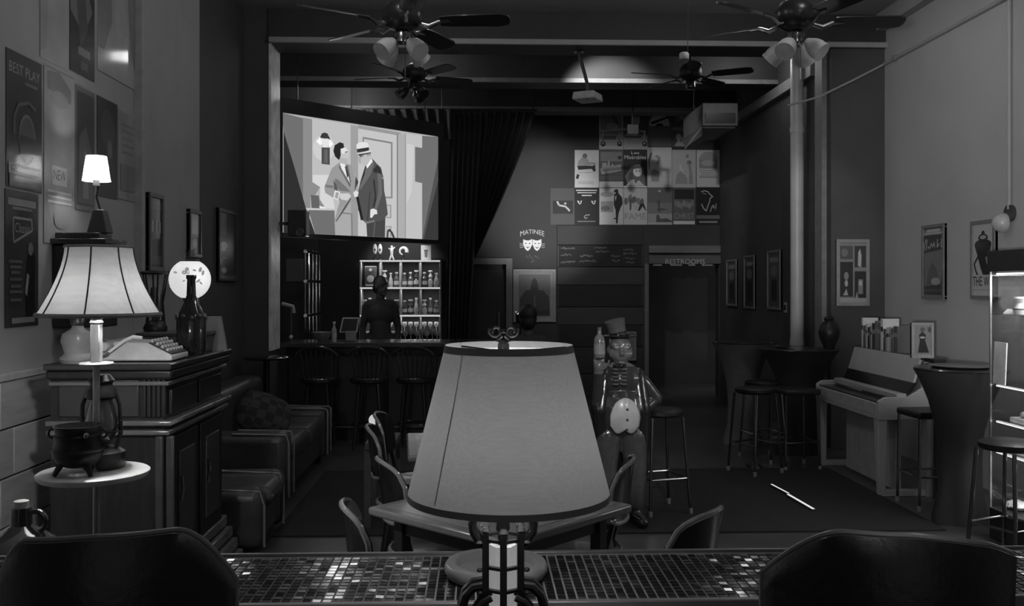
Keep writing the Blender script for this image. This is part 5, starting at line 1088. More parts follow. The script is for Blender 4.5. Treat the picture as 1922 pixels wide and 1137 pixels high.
# wall-mounted dark case carrying the small lit lamp
YW = 5.22; cx = XL + .13
x0, x1 = XL, XL + .30
za = P(195, 447, YW - .16).z
wc = thing('wall_case', 'black stepped wall case under the small lit lamp', 'wall case', (XL + .14, YW, za - .5))
MB().box(x0, x1 - .04, YW - .12, YW + .12, za - .48, za - .03).build('case_body', M_BLACK, wc, bev=.01)
MB().box(x0, x1, YW - .15, YW + .15, za - .03, za).build('case_top', mat('glossy_dark', 0.03), wc, bev=.006)
MB().box(x0, x1 - .06, YW - .09, YW + .09, za, za + .035).build('step', mat('glossy_dark', 0.03), wc, bev=.006)
zl = za + .035; lx, ly = P(188, 420, YW).x, YW
wl = thing('small_table_lamp', 'small lamp with a brightly lit white shade on the wall case', 'lamp', (lx, ly, zl))
MB().hexa([(lx - .055, ly - .05, zl), (lx + .055, ly - .05, zl), (lx + .055, ly + .05, zl), (lx - .055, ly + .05, zl)], [(lx - .03, ly - .03, zl + .13), (lx + .03, ly - .03, zl + .13), (lx + .03, ly + .03, zl + .13), (lx - .03, ly + .03, zl + .13)]).build('base', mat('lamp_base_dk', 0.05, 0.35), wl, bev=.006)
zs0, zs1 = P(180, 340, YW).z, P(180, 293, YW).z; sxl = P(181, 320, YW).x
MB().tube([(lx, ly, zl + .13), (lx - .02, ly, zl + .2), (sxl + .012, ly, zs0 - .03), (sxl, ly, zs0 + .02)], .006, 8).build('stem', M_IRON, wl)
MB().tube([(sxl, ly, zs0 - .025), (sxl, ly, zs0 + .03)], .018, 12).build('socket', mat('socket_pale', 0.5), wl)
r0, r1 = 25 / 1750 * YW, 18 / 1750 * YW
MB().lathe(sxl, ly, [(r0, zs0), (r0 * .93, zs0 + .03), (r1, zs1)], 24, cap=False).build('lamp_shade', cloth_shade('white_shade', 0.6, 0.5), wl)
MB().sph((sxl, ly, (zs0 + zs1) / 2), .014, 12).build('bulb', emis('bulb_glow', 1.0, 4.0), wl)
point('small_table_lamp_light', (sxl, ly, (zs0 + zs1) / 2), 6.0, .025)
# ---------------------------------------------------------------- floor lamp with tray
YF = 3.3; fx = P(181, 700, YF).x
fl_ = thing('floor_lamp', 'floor lamp with a lit bell shade and a round tray', 'floor lamp', (fx, YF, 0))
zsh0, zsh1 = P(181, 590, YF).z, P(181, 463, YF).z; ztr = P(176, 885, YF).z
sxx = P(186, 590, YF).x
R0, R1 = 108 / 1750 * YF, 59 / 1750 * YF
prof = []
for i in range(11):
    f = i / 10; prof.append((R1 + (R0 - R1) * (1 - f) ** 1.6, zsh0 + (zsh1 - zsh0) * f))
NP = 8
sh = MB(); vs = []; n = 64
for r, z in prof:
    for j in range(n):
        a = 2 * math.pi * j / n; w = 1 - .035 * abs(math.sin(a * NP / 2)) ; vs.append((sxx + r * w * math.cos(a + .16), YF + r * w * math.sin(a + .16), z))
fs = [(i * n + j, i * n + (j + 1) % n, (i + 1) * n + (j + 1) % n, (i + 1) * n + j) for i in range(10) for j in range(n)]
shd = sh.add(vs, fs).build('lamp_shade', cloth_shade('bell_fabric', 0.5, 0.017, 60), fl_)
for k in range(NP):
    a = 2 * math.pi * k / NP
    MB().tube([(sxx + r * 1.004 * math.cos(a + .16), YF + r * 1.004 * math.sin(a + .16), z) for r, z in prof], .0028, 6).build('seam_piping', mat('piping_dark', 0.05), shd)
for (r, z), h in ((prof[0], .012), (prof[-1], .008)):
    MB().tube([(sxx + r * (1 - .035 * abs(math.sin(NP * math.pi * j / 64))) * math.cos(2 * math.pi * j / 64 + .16), YF + r * (1 - .035 * abs(math.sin(NP * math.pi * j / 64))) * math.sin(2 * math.pi * j / 64 + .16), z) for j in range(64)], h * .7, 6, closed=True).build('rim_braid', mat('braid', 0.3, .7), shd)
zst = P(181, 680, YF).z
MB().box(fx - .016, fx + .016, YF - .016, YF + .016, zst, zsh0 - .034).build('square_stem', mat('stem_cream', 0.3, 0.4), fl_, bev=.003)
MB().lathe(fx, YF, [(.016, zsh0 - .035), (.023, zsh0 - .028), (.018, zsh0 - .02), (.021, zsh0 - .006)], 16).build('socket', M_BRASS, fl_)
MB().lathe(fx, YF, [(.055, zst - .008), (.057, zst - .004), (.055, zst)], 24).build('collar_plate', mat('collar_cream', 0.3, .45), fl_)
MB().tube([(fx, YF, 0.02), (fx, YF, zst)], .012, 12).build('pole', mat('pole_grey', 0.3, 0.3, metal=.4), fl_)
tx = P(176, 885, YF).x; rt = 98 / 1750 * YF
MB().lathe(tx, YF, [(rt * .3, ztr - .03), (rt * .96, ztr - .018), (rt, ztr - .008), (rt, ztr), (rt * .97, ztr + .004), (rt * .2, ztr + .002)], 48).build('tray', mat('tray_cream', 0.55, 0.45), fl_)
MB().lathe(fx, YF, [(.15, 0), (.15, .015), (.05, .035), (.015, .06)], 28).build('foot', M_IRON, fl_)
MB().sph((sxx, YF, zsh0 + .014), .012, 12).build('bulb', emis('bulb_glow', 1.0), fl_)
point('floor_lamp_light', (sxx, YF, zsh0 + .014), 42.0, .028)
# cauldron and railway lantern on the tray
c = P(146, 880, YF - .07); z0_ = ztr + .005; k_ = YF - .07
ca = thing('iron_cauldron', 'small black iron cauldron on three legs on the lamp tray', 'cauldron', (c.x, k_, z0_))
MB().lathe(c.x, k_, [(.03, z0_ + .025), (.06, z0_ + .035), (.08, z0_ + .065), (.082, z0_ + .085), (.072, z0_ + .115), (.075, z0_ + .125), (.075, z0_ + .135), (.07, z0_ + .14), (.075, z0_ + .16), (.08, z0_ + .168), (.074, z0_ + .168), (.065, z0_ + .14)], 32, cap=False).build('pot', M_IRON, ca)
MB().lathe(c.x, k_, [(.0835, z0_ + .082), (.0855, z0_ + .087), (.0835, z0_ + .092)], 32, cap=False).build('band', M_IRON, ca)
for a in (215, 325, 90):
    d = Vector((math.cos(math.radians(a)), math.sin(math.radians(a)), 0)); p = Vector((c.x, k_, z0_))
    MB().tube([p + d * .05 + Vector((0, 0, .045)), p + d * .075 + Vector((0, 0, .002))], [.012, .008], 8).build('leg', M_IRON, ca)
for s_ in (-1, 1): MB().tube(arc((c.x + s_ * .082, k_, z0_ + .14), .016, -90, 90, 8, (s_, 0, 0)), .004, 6).build('ear', M_IRON, ca)
MB().lathe(c.x + .055, k_ - .066, [(.008, z0_ + .135), (.011, z0_ + .145), (.006, z0_ + .152)], 10).build('rivet', M_CHROME, ca)
c = P(190, 872, YF + .06); yk = YF + .06; z0_ = ztr + .005; H = P(190, 703, yk).z - z0_
ln = thing('railway_lantern', 'dark hurricane lantern with glass chimney on the lamp tray', 'lantern', (c.x, yk, z0_))
MB().lathe(c.x + .01, yk, [(.07, z0_), (.072, z0_ + .01), (.072, z0_ + .055), (.05, z0_ + .07), (.03, z0_ + .075)], 28).build('fuel_tank', mat('lantern_dark', 0.03, 0.35, metal=.4), ln)
MB().lathe(c.x, yk, [(.03, z0_ + .08), (.05, z0_ + .12), (.055, z0_ + .16), (.045, z0_ + .21), (.036, z0_ + .24)], 24, cap=False).build('chimney_glass', mat('smoky_glass2', 0.10, 0.06, coat=.8), ln)
MB().lathe(c.x, yk, [(.04, z0_ + .24), (.055, z0_ + .25), (.05, z0_ + .275), (.038, z0_ + .29), (.038, z0_ + H - .03), (.045, z0_ + H - .02), (.03, z0_ + H)], 24).build('cowl', mat('lantern_dark', 0.03), ln)
for s_ in (-1, 1): MB().tube([(c.x + s_ * .05, yk, z0_ + .06), (c.x + s_ * .068, yk, z0_ + .12), (c.x + s_ * .066, yk, z0_ + .22), (c.x + s_ * .045, yk, z0_ + .28)], .008, 8).build('side_tube', mat('lantern_dark', 0.03), ln)
MB().tube(arc((c.x, yk - .02, z0_ + .19), .075, 200, 340, 14, (1, 0, 0), (0, -.55, .85)), .0028, 6).build('bail_handle', M_BRASS, ln)
MB().tube([(c.x + .04, yk - .05, z0_ + .13), (c.x + .09, yk - .06, z0_ + .135)], .003, 6).build('wick_wheel', M_BRASS, ln)
# glass jug on a low stand at the left edge
c = P(40, 1000, 3.0); yj = 3.0; zt_ = P(40, 940, yj).z; zb_ = zt_ - .3
st = thing('side_stand', 'low dark stand under the glass jug at the left edge', 'stand', (c.x, yj, 0))
MB().box(c.x - .2, c.x + .2, yj - .16, yj + .16, zb_ - .03, zb_).build('stand_top', M_WOOD, st, bev=.005)
for sx_ in (-1, 1):
    for sy_ in (-1, 1): MB().bar((c.x + sx_ * .17, yj + sy_ * .13, 0), (c.x + sx_ * .17, yj + sy_ * .13, zb_ - .03), .035).build('leg', M_WOOD, st)
jg = thing('glass_jug', 'dark glass jug with a ring handle at the left edge', 'jug', (c.x, yj, zb_))
MB().lathe(c.x, yj, [(.12, zb_), (.13, zb_ + .02), (.13, zb_ + .13), (.11, zb_ + .17), (.06, zb_ + .205), (.033, zb_ + .225), (.03, zb_ + .28)], 32).build('glass_body', mat('jug_glass', 0.045, 0.08, coat=.9), jg)
MB().lathe(c.x, yj, [(.02, zb_ + .28), (.022, zb_ + .3), (.018, zb_ + .302)], 16).build('cap', mat('cap_pale', .5), jg)
MB().tube(arc((c.x + .045, yj, zb_ + .235), .032, -80, 150, 14), .009, 8).build('handle', mat('jug_glass', 0.045), jg)
# ---------------------------------------------------------------- sofa and armchair on the left
M_SOFA = mat('brown_leather', 0.06, 0.38, ns=9, var=0.25, bump=.06)
def cushion(x0, x1, y0, y1, z0, z1, name, m, parent, bev=.06):
    o = MB().box(x0, x1, y0, y1, z0, z1).build(name, m, parent); b = o.modifiers.new('bevel', 'BEVEL'); b.width = bev; b.segments = 5
    return o
sf = thing('leather_sofa', 'dark leather sofa facing the room along the left wall', 'sofa', (-1.82, 7.8, 0))
cushion(-2.26, -1.46, 6.9, 8.75, .08, .32, 'base', M_SOFA, sf, .03)
for y0 in (7.08, 7.83): cushion(-2.1, -1.40, y0, y0 + .74, .30, .46, 'seat_cushion', M_SOFA, sf)
cushion(-2.28, -2.0, 6.9, 8.75, .3, .82, 'backrest', M_SOFA, sf, .08)
for y0 in (6.84, 8.58):
    cushion(-2.26, -1.40, y0, y0 + .22, .06, .57 if y0 < 8 else .53, 'arm', M_SOFA, sf, .07)
    for s_ in (0.02, .2): MB().tube([(-1.392, y0 + s_, .1), (-1.392, y0 + s_, .5), (-1.41, y0 + s_, .555 if y0 < 8 else .515), (-1.8, y0 + s_, .565 if y0 < 8 else .525)], .009, 6).build('welt', mat('welt_leather', 0.22, .25), sf)
for x, y in ((-2.2, 6.95), (-1.5, 6.95), (-2.2, 8.7), (-1.5, 8.7)): MB().box(x - .03, x + .03, y - .03, y + .03, 0, .08).build('foot', M_BLACK, sf)
pl = remesh([('e', (0, 0, 0), (.24, .1, .19)), ('e', (.1, 0, .08), (.12, .06, .1)), ('e', (-.1, 0, -.08), (.12, .06, .1)), ('e', (.1, 0, -.08), (.12, .06, .1)), ('e', (-.1, 0, .08), (.12, .06, .1))], .02, 6)
pl.name = 'throw_pillow'
pm = mat('patterned_pillow', 0.035, 0.8); nt = pm.node_tree
ck = nt.nodes.new('ShaderNodeTexChecker'); ck.inputs['Scale'].default_value = 14; ck.inputs[1].default_value = (.03, .03, .03, 1); ck.inputs[2].default_value = (.065, .065, .065, 1)
tcn = nt.nodes.new('ShaderNodeTexCoord'); nt.links.new(tcn.outputs['Object'], ck.inputs[0]); nt.links.new(ck.outputs[0], nt.nodes['Principled BSDF'].inputs['Base Color'])
pl.materials.append(pm); po = bpy.data.objects.new('throw_pillow', pl); COL.objects.link(po)
c = P(495, 778, 7.75); po.location = (c.x, 7.75, c.z + .0); po.rotation_euler = (math.radians(-25), math.radians(22), math.radians(20)); tag(po, 'dark patterned throw pillow leaning in the leather sofa', 'pillow')
ac = thing('leather_armchair', 'leather armchair with piping between the cabinet and the sofa', 'armchair', (-1.7, 6.1, 0))
cushion(-2.2, -1.36, 5.74, 6.42, .04, .26, 'base', M_SOFA, ac, .05)
cushion(-2.0, -1.30, 5.90, 6.32, .25, .38, 'seat_cushion', M_SOFA, ac, .07)
cushion(-2.26, -1.92, 5.72, 6.44, .25, .72, 'backrest', M_SOFA, ac, .09)
for y0 in (5.72, 6.28):
    cushion(-2.2, -1.32, y0, y0 + .17, .03, .405, 'arm', M_SOFA, ac, .075)
    MB().tube([(-1.315, y0 + .03, .05), (-1.315, y0 + .03, .3), (-1.345, y0 + .04, .385), (-1.75, y0 + .04, .405)], .008, 6).build('welt', mat('welt_leather', 0.10), ac)
# ---------------------------------------------------------------- mosaic counter in the foreground
ZK = 1.05; KY0, KY1, KX0, KX1 = 1.775, 2.085, -1.45, 1.75
ct = thing('mosaic_counter', 'narrow dark mosaic-tiled counter across the foreground', 'counter', ((KX0 + KX1) / 2, (KY0 + KY1) / 2, 0))
MB().box(KX0, KX1, KY0, KY1, ZK - .04, ZK - .0025).build('grout_bed', mat('grout_grey', 0.22, 0.8), ct)
MB().box(KX0, KX1, KY0 - .016, KY0, ZK - .05, ZK + .002).build('front_edge', mat('edge_metal', 0.20, 0.35, metal=.5), ct, bev=.003)
MB().box(KX0, KX1, KY1, KY1 + .012, ZK - .05, ZK + .004).build('back_edge', mat('edge_metal', 0.20), ct, bev=.003)
MB().box(KX0 + .03, KX1 - .03, KY0 + .06, KY1 - .04, .02, ZK - .04).build('counter_base', M_WOOD, ct)
MB().box(KX0 + .05, KX1 - .05, KY0 + .09, KY1 - .06, 0, .02).build('plinth', M_BLACK, ct)
TP = .0195; TM = [mat('tile_%d' % k, v, .15, var=.05, coat=.3) for k, v in enumerate((.010, .014, .019, .009, .022))]
tp_ = []
nx = int((KX1 - KX0) / TP); ny = int((KY1 - KY0) / TP)
rt_ = random.Random(11)
near = []
for i in range(nx):
    for j in range(ny):
        x, y = KX0 + (i + .5) * TP, KY0 + (j + .5) * TP
        q = Vector((x, y, 0)); uu = CU + FPX * ((x * math.cos(TH) - y * math.sin(TH)) / (x * math.sin(TH) + y * math.cos(TH)))
        vis = 425 < uu < 1460 and not (890 < uu < 1000)
        near.append((0 if vis else 1, y, x))
near.sort()
def tile_mb(mb, x, y, z, tx_, ty_, mi=0):
    h = .0082
    def pz(a, b): return z + a * tx_ + b * ty_
    base = [(x - h, y - h, z - .004), (x + h, y - h, z - .004), (x + h, y + h, z - .004), (x - h, y + h, z - .004)]
    top = [(x - h * .93, y - h * .93, pz(-h, -h)), (x + h * .93, y - h * .93, pz(h, -h)), (x + h * .93, y + h * .93, pz(h, h)), (x - h * .93, y + h * .93, pz(-h, h))]
    mb.hexa(base, top, mi)
var = []
for k in range(20):
    mb = MB(); tile_mb(mb, 0, 0, 0, rt_.gauss(0, .022), rt_.gauss(0, .022)); var.append(mb.build('tile', TM[rt_.choice((0, 0, 1, 1, 2, 3, 3, 4))], smooth=0, data=True, local=True))
base_ = ABS[ct.name]; stuff = MB()
for n_, (f, y, x) in enumerate(near):
    if n_ < 300:
        o = bpy.data.objects.new('tile', rt_.choice(var)); COL.objects.link(o); o.parent = ct; o.location = Vector((x, y, ZK)) - base_
    else: tile_mb(stuff, x, y, ZK, rt_.gauss(0, .022), rt_.gauss(0, .022), rt_.choice((0, 0, 1, 1, 2, 3, 3, 4)))
so_ = stuff.build('tile_field', TM, ct, smooth=0); so_['kind'] = 'stuff'
# round pale dish on the counter behind the lamp
c = P(931, 1098, 1.93)
ds = tag(MB().lathe(c.x, 1.925, [(.075, ZK), (.1, ZK + .004), (.106, ZK + .014), (.106, ZK + .024), (.102, ZK + .03), (.084, ZK + .03), (.08, ZK + .014), (.0, ZK + .012)], 48, cap=False).build('round_dish', mat('dish_grey', 0.20, 0.35)), 'round pale dish on the mosaic counter behind the lamp base', 'dish')
# ---------------------------------------------------------------- big table lamp in the middle
YL = 1.60
lx = P(944, 900, YL).x; zs0, zs1 = P(955, 928, YL).z, P(955, 648, YL).z
stz = .86
sd = thing('lamp_stand', 'black pedestal below the frame carrying the big lamp', 'stand', (lx, YL, 0))
MB().lathe(lx, YL, [(.13, stz - .03), (.14, stz - .02), (.14, stz)], 28).build('stand_top', M_BLACK, sd)
MB().lathe(lx, YL, [(.13, 0), (.13, .02), (.03, .05), (.03, stz - .03)], 20).build('column', M_BLACK, sd)
tl = thing('table_lamp', 'big table lamp with plain tapered shade on a scrolled iron base', 'lamp', (lx, YL, stz))
sxx = P(955, 800, YL).x; R0, R1 = 190 / 1750 * YL, 119.5 / 1750 * YL
n = 96
prof = [(R0 + (R1 - R0) * i / 12, zs0 + (zs1 - zs0) * i / 12) for i in range(13)]
sh_ = MB().lathe(sxx, YL, prof, n, cap=False).build('lamp_shade', cloth_shade('linen_shade', 0.50, 0.045, 260, .7), tl)
MB().lathe(sxx, YL, [(R0 * 1.002, zs0 - .004), (R0 * 1.004, zs0 + .007), (R0 * .997, zs0 + .007), (R0 * .995, zs0 - .004), (R0 * 1.002, zs0 - .004)], n, cap=False).build('bottom_trim', mat('shade_trim', 0.17, .7), sh_)
MB().lathe(sxx, YL, [(R1 * 1.03, zs1 - .011), (R1 * 1.006, zs1 + .001), (R1 * .998, zs1 + .001), (R1 * 1.02, zs1 - .011), (R1 * 1.03, zs1 - .011)], n, cap=False).build('top_trim', mat('shade_trim', 0.075), sh_)
a_ = math.radians(226)
MB().bar((sxx + R0 * 1.003 * math.cos(a_), YL + R0 * 1.003 * math.sin(a_), zs0 + .012), (sxx + R1 * 1.004 * math.cos(a_), YL + R1 * 1.004 * math.sin(a_), zs1 - .01), .0022, .0008, up=(math.cos(a_), math.sin(a_), 0)).build('seam', cloth_shade('linen_seam', 0.48, 0.05, 260, .7), sh_)
zf = zs1
for a in (20, 140, 260): MB().tube([(sxx, YL, zf - .012), (sxx + R1 * .98 * math.cos(math.radians(a)), YL + R1 * .98 * math.sin(math.radians(a)), zf - .006)], .002, 6).build('spider_arm', M_IRON, tl)
fx_ = P(945, 640, YL).x
MB().lathe(fx_, YL, [(.010, zf - .03), (.010, zf + .002), (.006, zf + .008)], 16).build('finial_post', mat('finial_grey', 0.12, .4, metal=.5), tl)
zq = P(945, 650, YL).z
fin = mat('finial_iron', 0.06, .3, metal=.6)
for s_ in (-1, 1):
    cc_ = Vector((fx_ + s_ * .0135, YL, P(945, 621, YL).z))
    MB().tube([cc_ + Vector((s_ * r * math.cos(a), 0, r * math.sin(a))) for r, a in [(.004 + .0075 * i / 22, math.radians(-40 + 420 * i / 22)) for i in range(23)]], .0022, 8).build('finial_scroll', fin, tl)
    MB().tube([(fx_ + s_ * .003, YL, P(945, 630, YL).z), (fx_ + s_ * .012, YL, P(945, 640, YL).z), (fx_ + s_ * .003, YL, zf + .006)], .0028, 8).build('finial_leaf', fin, tl)
MB().sph((fx_, YL, P(945, 622, YL).z), .004, 10).build('finial_bead', fin, tl)
MB().sph((sxx, YL, zs0 + .085), .017, 14).build('bulb', emis('bulb_glow', 1.0), tl)
MB().lathe(lx, YL, [(.012, zs0 - .06), (.011, zs0 - .04), (.011, zs0 + .005), (.012, zs0 + .015)], 14).build('socket', M_IRON, tl)
point('table_lamp_light', (sxx, YL, zs0 + .085), 3.4, .03)
# iron cage with pale glass core
zr = [P(944, v, YL).z for v in (1008, 1058, 1100, 1145)]
ir = M_IRON
hexr = .0345
hp = [(math.cos(math.radians(-90 + 60 * k)), math.sin(math.radians(-90 + 60 * k))) for k in range(6)]
cg = bpy.data.materials.new('glowing_core_glass'); cg.use_nodes = True; cgb = cg.node_tree.nodes['Principled BSDF']; cgb.inputs['Base Color'].default_value = (.4, .4, .4, 1); cgb.inputs['Roughness'].default_value = .4
cgb.inputs['Emission Color'].default_value = (1, 1, 1, 1); cgb.inputs['Emission Strength'].default_value = .19   # emission added to brighten the core
MB().lathe(lx, YL, [(.024, stz + .05), (.024, zr[0] - .012)], 6).build('glass_core', cg, tl)
for k, (c, s) in enumerate(hp):
    MB().bar((lx + c * hexr, YL + s * hexr, stz + .06), (lx + c * hexr, YL + s * hexr, zr[0] + .012), .0115, .0115).build('cage_bar', ir, tl, bev=.001)
    MB().lathe(lx + c * hexr, YL + s * hexr, [(.006, zr[0] + .012), (.009, zr[0] + .016), (.005, zr[0] + .022)], 8).build('cage_knob', mat('knob_iron', .04, .3, metal=.5), tl)
for z in zr:
    for k in range(6):
        a, b = hp[k], hp[(k + 1) % 6]
        MB().bar((lx + a[0] * hexr, YL + a[1] * hexr, z), (lx + b[0] * hexr, YL + b[1] * hexr, z), .008, .005).build('cage_ring_bar', mat('ring_iron', .035, .3, metal=.5), tl)
    for k in (1, 5):
        a = hp[k]; MB().sph((lx + a[0] * .046, YL + a[1] * .046, z - .003), (.006, .006, .004), 8).build('stud', mat('knob_iron', .04), tl)
MB().tube([(lx, YL, zr[0] - .02), (lx, YL, zs0 + .02)], .0085, 12).build('centre_post', ir, tl)
for s_ in (-1, 1):
    for yy in (-.012, .02):
        p = [Vector((lx + s_ * x, YL + yy, z)) for x, z in ((.031, zr[0] - .012), (.042, zr[0] - .003), (.051, zr[0] + .012), (.053, zr[0] + .026), (.046, zr[0] + .042), (.036, zr[0] + .05), (.024, zr[0] + .053))]
        MB().tube(p, [.0065, .007, .007, .007, .006, .005, .004], 8).build('upper_scroll', ir, tl)
        p = [Vector((lx + s_ * x, YL + yy, z)) for x, z in ((.033, zr[2] + .004), (.05, zr[2] + .002), (.064, zr[2] - .012), (.071, zr[2] - .035), (.072, zr[2] - .07), (.078, stz + .02), (.086, stz + .008))]
        MB().tube(p, [.008, .008, .008, .008, .008, .007, .007], 8).build('leg_scroll', ir, tl)
        p = [Vector((lx + s_ * x, YL + yy - .03, z)) for x, z in ((.02, zr[2] - .006), (.035, zr[2] - .014), (.047, zr[2] - .03), (.054, zr[2] - .055), (.06, stz + .03), (.07, stz + .01))]
        MB().tube(p, .006, 8).build('leg_scroll', ir, tl)
MB().lathe(lx, YL, [(.1, stz), (.1, stz + .008), (.05, stz + .02), (.03, stz + .06)], 28).build('foot_plate', ir, tl)
# ---------------------------------------------------------------- foreground bar chairs
def bar_chair(name, label, cx, yb, rz, ztop, W, group, shape):
    t = thing(name, label, 'bar chair', (cx, yb, 0), rz, group); L = dict(local=True)
    # backrest: curved padded shell, outline = shape list of (x, z)
    nx_, nz_ = 28, 14; vs = []
    def edge(x):
        return ztop - shape(x)
    zb_ = ztop - .42
    for side in (0, 1):
        for j in range(nz_ + 1):
            for i in range(nx_ + 1):
                x = -W + 2 * W * i / nx_; f = j / nz_; z = zb_ + (edge(x / W) - zb_) * f
                puff = .022 * (1 - (abs(x) / W) ** 4) * (1 - abs(2 * f - 1) ** 4)
                y = .10 * (x / W) ** 2 + (-.008 - puff if side == 0 else .02 + puff) - .03 * f
                vs.append((x, y, z))
    n_ = (nx_ + 1) * (nz_ + 1); fs = []
    for j in range(nz_):
        for i in range(nx_):
            a = j * (nx_ + 1) + i; fs.append((a, a + 1, a + nx_ + 2, a + nx_ + 1)); b = a + n_; fs.append((b, b + nx_ + 1, b + nx_ + 2, b + 1))
    for i in range(nx_):
        fs.append((i, n_ + i, n_ + i + 1, i + 1)); a = nz_ * (nx_ + 1) + i; fs.append((a, a + 1, n_ + a + 1, n_ + a))
    for j in range(nz_):
        a = j * (nx_ + 1); b = a + nx_ + 1; fs.append((a, b, n_ + b, n_ + a)); a += nx_; b += nx_; fs.append((a, n_ + a, n_ + b, b))
    MB().add(vs, fs).build('backrest', M_LEATHER, t, smooth=60, **L)
    pts = []
    for i in range(41):
        x = -W + 2 * W * i / 40; pts.append((x, .10 * (x / W) ** 2 - .024, edge(x / W) + .001))
    pts = [(-W, .085, edge(-1) - .2)] + pts + [(W, .085, edge(1) - .2)]
    MB().tube(pts, .0042, 8).build('piping', mat('piping_leather', 0.20, .3), t, **L)
    s = MB().box(-W * .95, W * .95, .02, .44, .70, .79).build('seat', M_LEATHER, t, **L); b = s.modifiers.new('bevel', 'BEVEL'); b.width = .035; b.segments = 4
    for sx_ in (-1, 1):
        MB().tube([(sx_ * W * .98, .07, ztop - .2), (sx_ * (W + .035), .02, ztop - .23), (sx_ * (W + .045), .16, ztop - .27), (sx_ * (W + .03), .32, ztop - .29), (sx_ * W * .98, .34, ztop - .36), (sx_ * W * .9, .33, .76)], [.014, .02, .024, .024, .02, .016], 10).build('armrest', M_WOOD, t, **L)
        for y in (.04, .40): MB().bar((sx_ * W * .9, y, 0), (sx_ * W * .82, y, .72), .034, .034).build('leg', M_WOOD, t, **L)
        MB().bar((sx_ * W * .88, .04, .22), (sx_ * W * .88, .40, .22), .02, .028).build('stretcher', M_WOOD, t, **L)
    MB().bar((-W * .88, .40, .28), (W * .88, .40, .28), .022, .03).build('footrest', M_BRASS, t, **L)
    MB().bar((-W * .86, .04, .3), (W * .86, .04, .3), .02, .028).build('stretcher', M_WOOD, t, **L)
    return t
YC = 1.27
cl = P(186, 1000, YC)
def shpL(s): return .016 * (max(0, -s)) ** 1.2 + .006 * s * s + .085 * max(0, abs(s) - .58) ** 1.8 / .42 ** 1.8
bar_chair('bar_chair', 'padded black bar chair back in the lower left corner', cl.x, YC, math.radians(4), cl.z, .165, 'bar chairs at the mosaic counter', shpL)
cr = P(1695, 992, YC)
def shpR(s): return .004 + .03 * max(0, s) ** 1.4 + .01 * s * s + .075 * max(0, -s - .45) ** 1.7 / .55 ** 1.7 + .03 * max(0, s - .7)
bar_chair('bar_chair', 'padded black bar chair back in the lower right corner', cr.x, YC, math.radians(-7), cr.z, .178, 'bar chairs at the mosaic counter', shpR)
# ---------------------------------------------------------------- square table and dining chairs
M_TT = mat('table_wood_pale', 0.2, 0.3, ns=4, stretch=(1, 7, 7), coat=.3)
def sq_table(label, cx, cy, rz, half, z, group, pedestal=False):
    t = thing('square_table', label, 'table', (cx, cy, 0), rz, group); L = dict(local=True)
    MB().box(-half, half, -half, half, z - .035, z).build('table_top', M_TT, t, bev=.01, **L)
    MB().box(-half + .05, half - .05, -half + .05, half - .05, z, z + .0015).build('inlay', mat('table_inlay', 0.28, 0.28, coat=.3), t, **L)
    if pedestal:
        MB().lathe(0, 0, [(.03, .05), (.03, z - .06), (.12, z - .035)], 16).build('pedestal', M_BLACK, t, **L)
        for a in (0, 90):
            d = Vector((math.cos(math.radians(a + 45)), math.sin(math.radians(a + 45)), 0)); MB().bar(d * -.26 + Vector((0, 0, .03)), d * .26 + Vector((0, 0, .03)), .06, .06).build('foot', M_BLACK, t, **L)
    for sx_, sy_ in () if pedestal else ((-1, -1), (1, -1), (1, 1), (-1, 1)):
        MB().bar((sx_ * (half - .1), sy_ * (half - .1), 0), (sx_ * (half - .1), sy_ * (half - .1), z - .035), .05).build('leg', M_BLACK, t, bev=.004, **L)
    for a in range(0 if pedestal else 4):
        c, s = math.cos(math.pi / 2 * a), math.sin(math.pi / 2 * a); h = half - .1
        p0 = Vector((c * h - s * h, s * h + c * h, z - .075)); p1 = Vector((c * h + s * h, s * h - c * h, z - .075)); MB().bar(p0, p1, .02, .07).build('apron', mat('table_apron', .05, .35), t, **L)
    return t
tA, tB, = P(688, 955, 3.78), P(1182, 940, 3.9)
tb1 = sq_table('square pale-topped table right behind the big lampshade', (tA.x + tB.x) / 2, 3.83, math.radians(45.5), .385, .745, 'square tables')
sq_table('second square table, further back left of the lampshade', -.03, 5.38, math.radians(5), .385, .745, 'square tables', True)
M_CH = mat('chair_dark_gloss', 0.016, 0.22, coat=.5); M_CHR = mat('chair_rim', 0.26, 0.2, coat=.5)
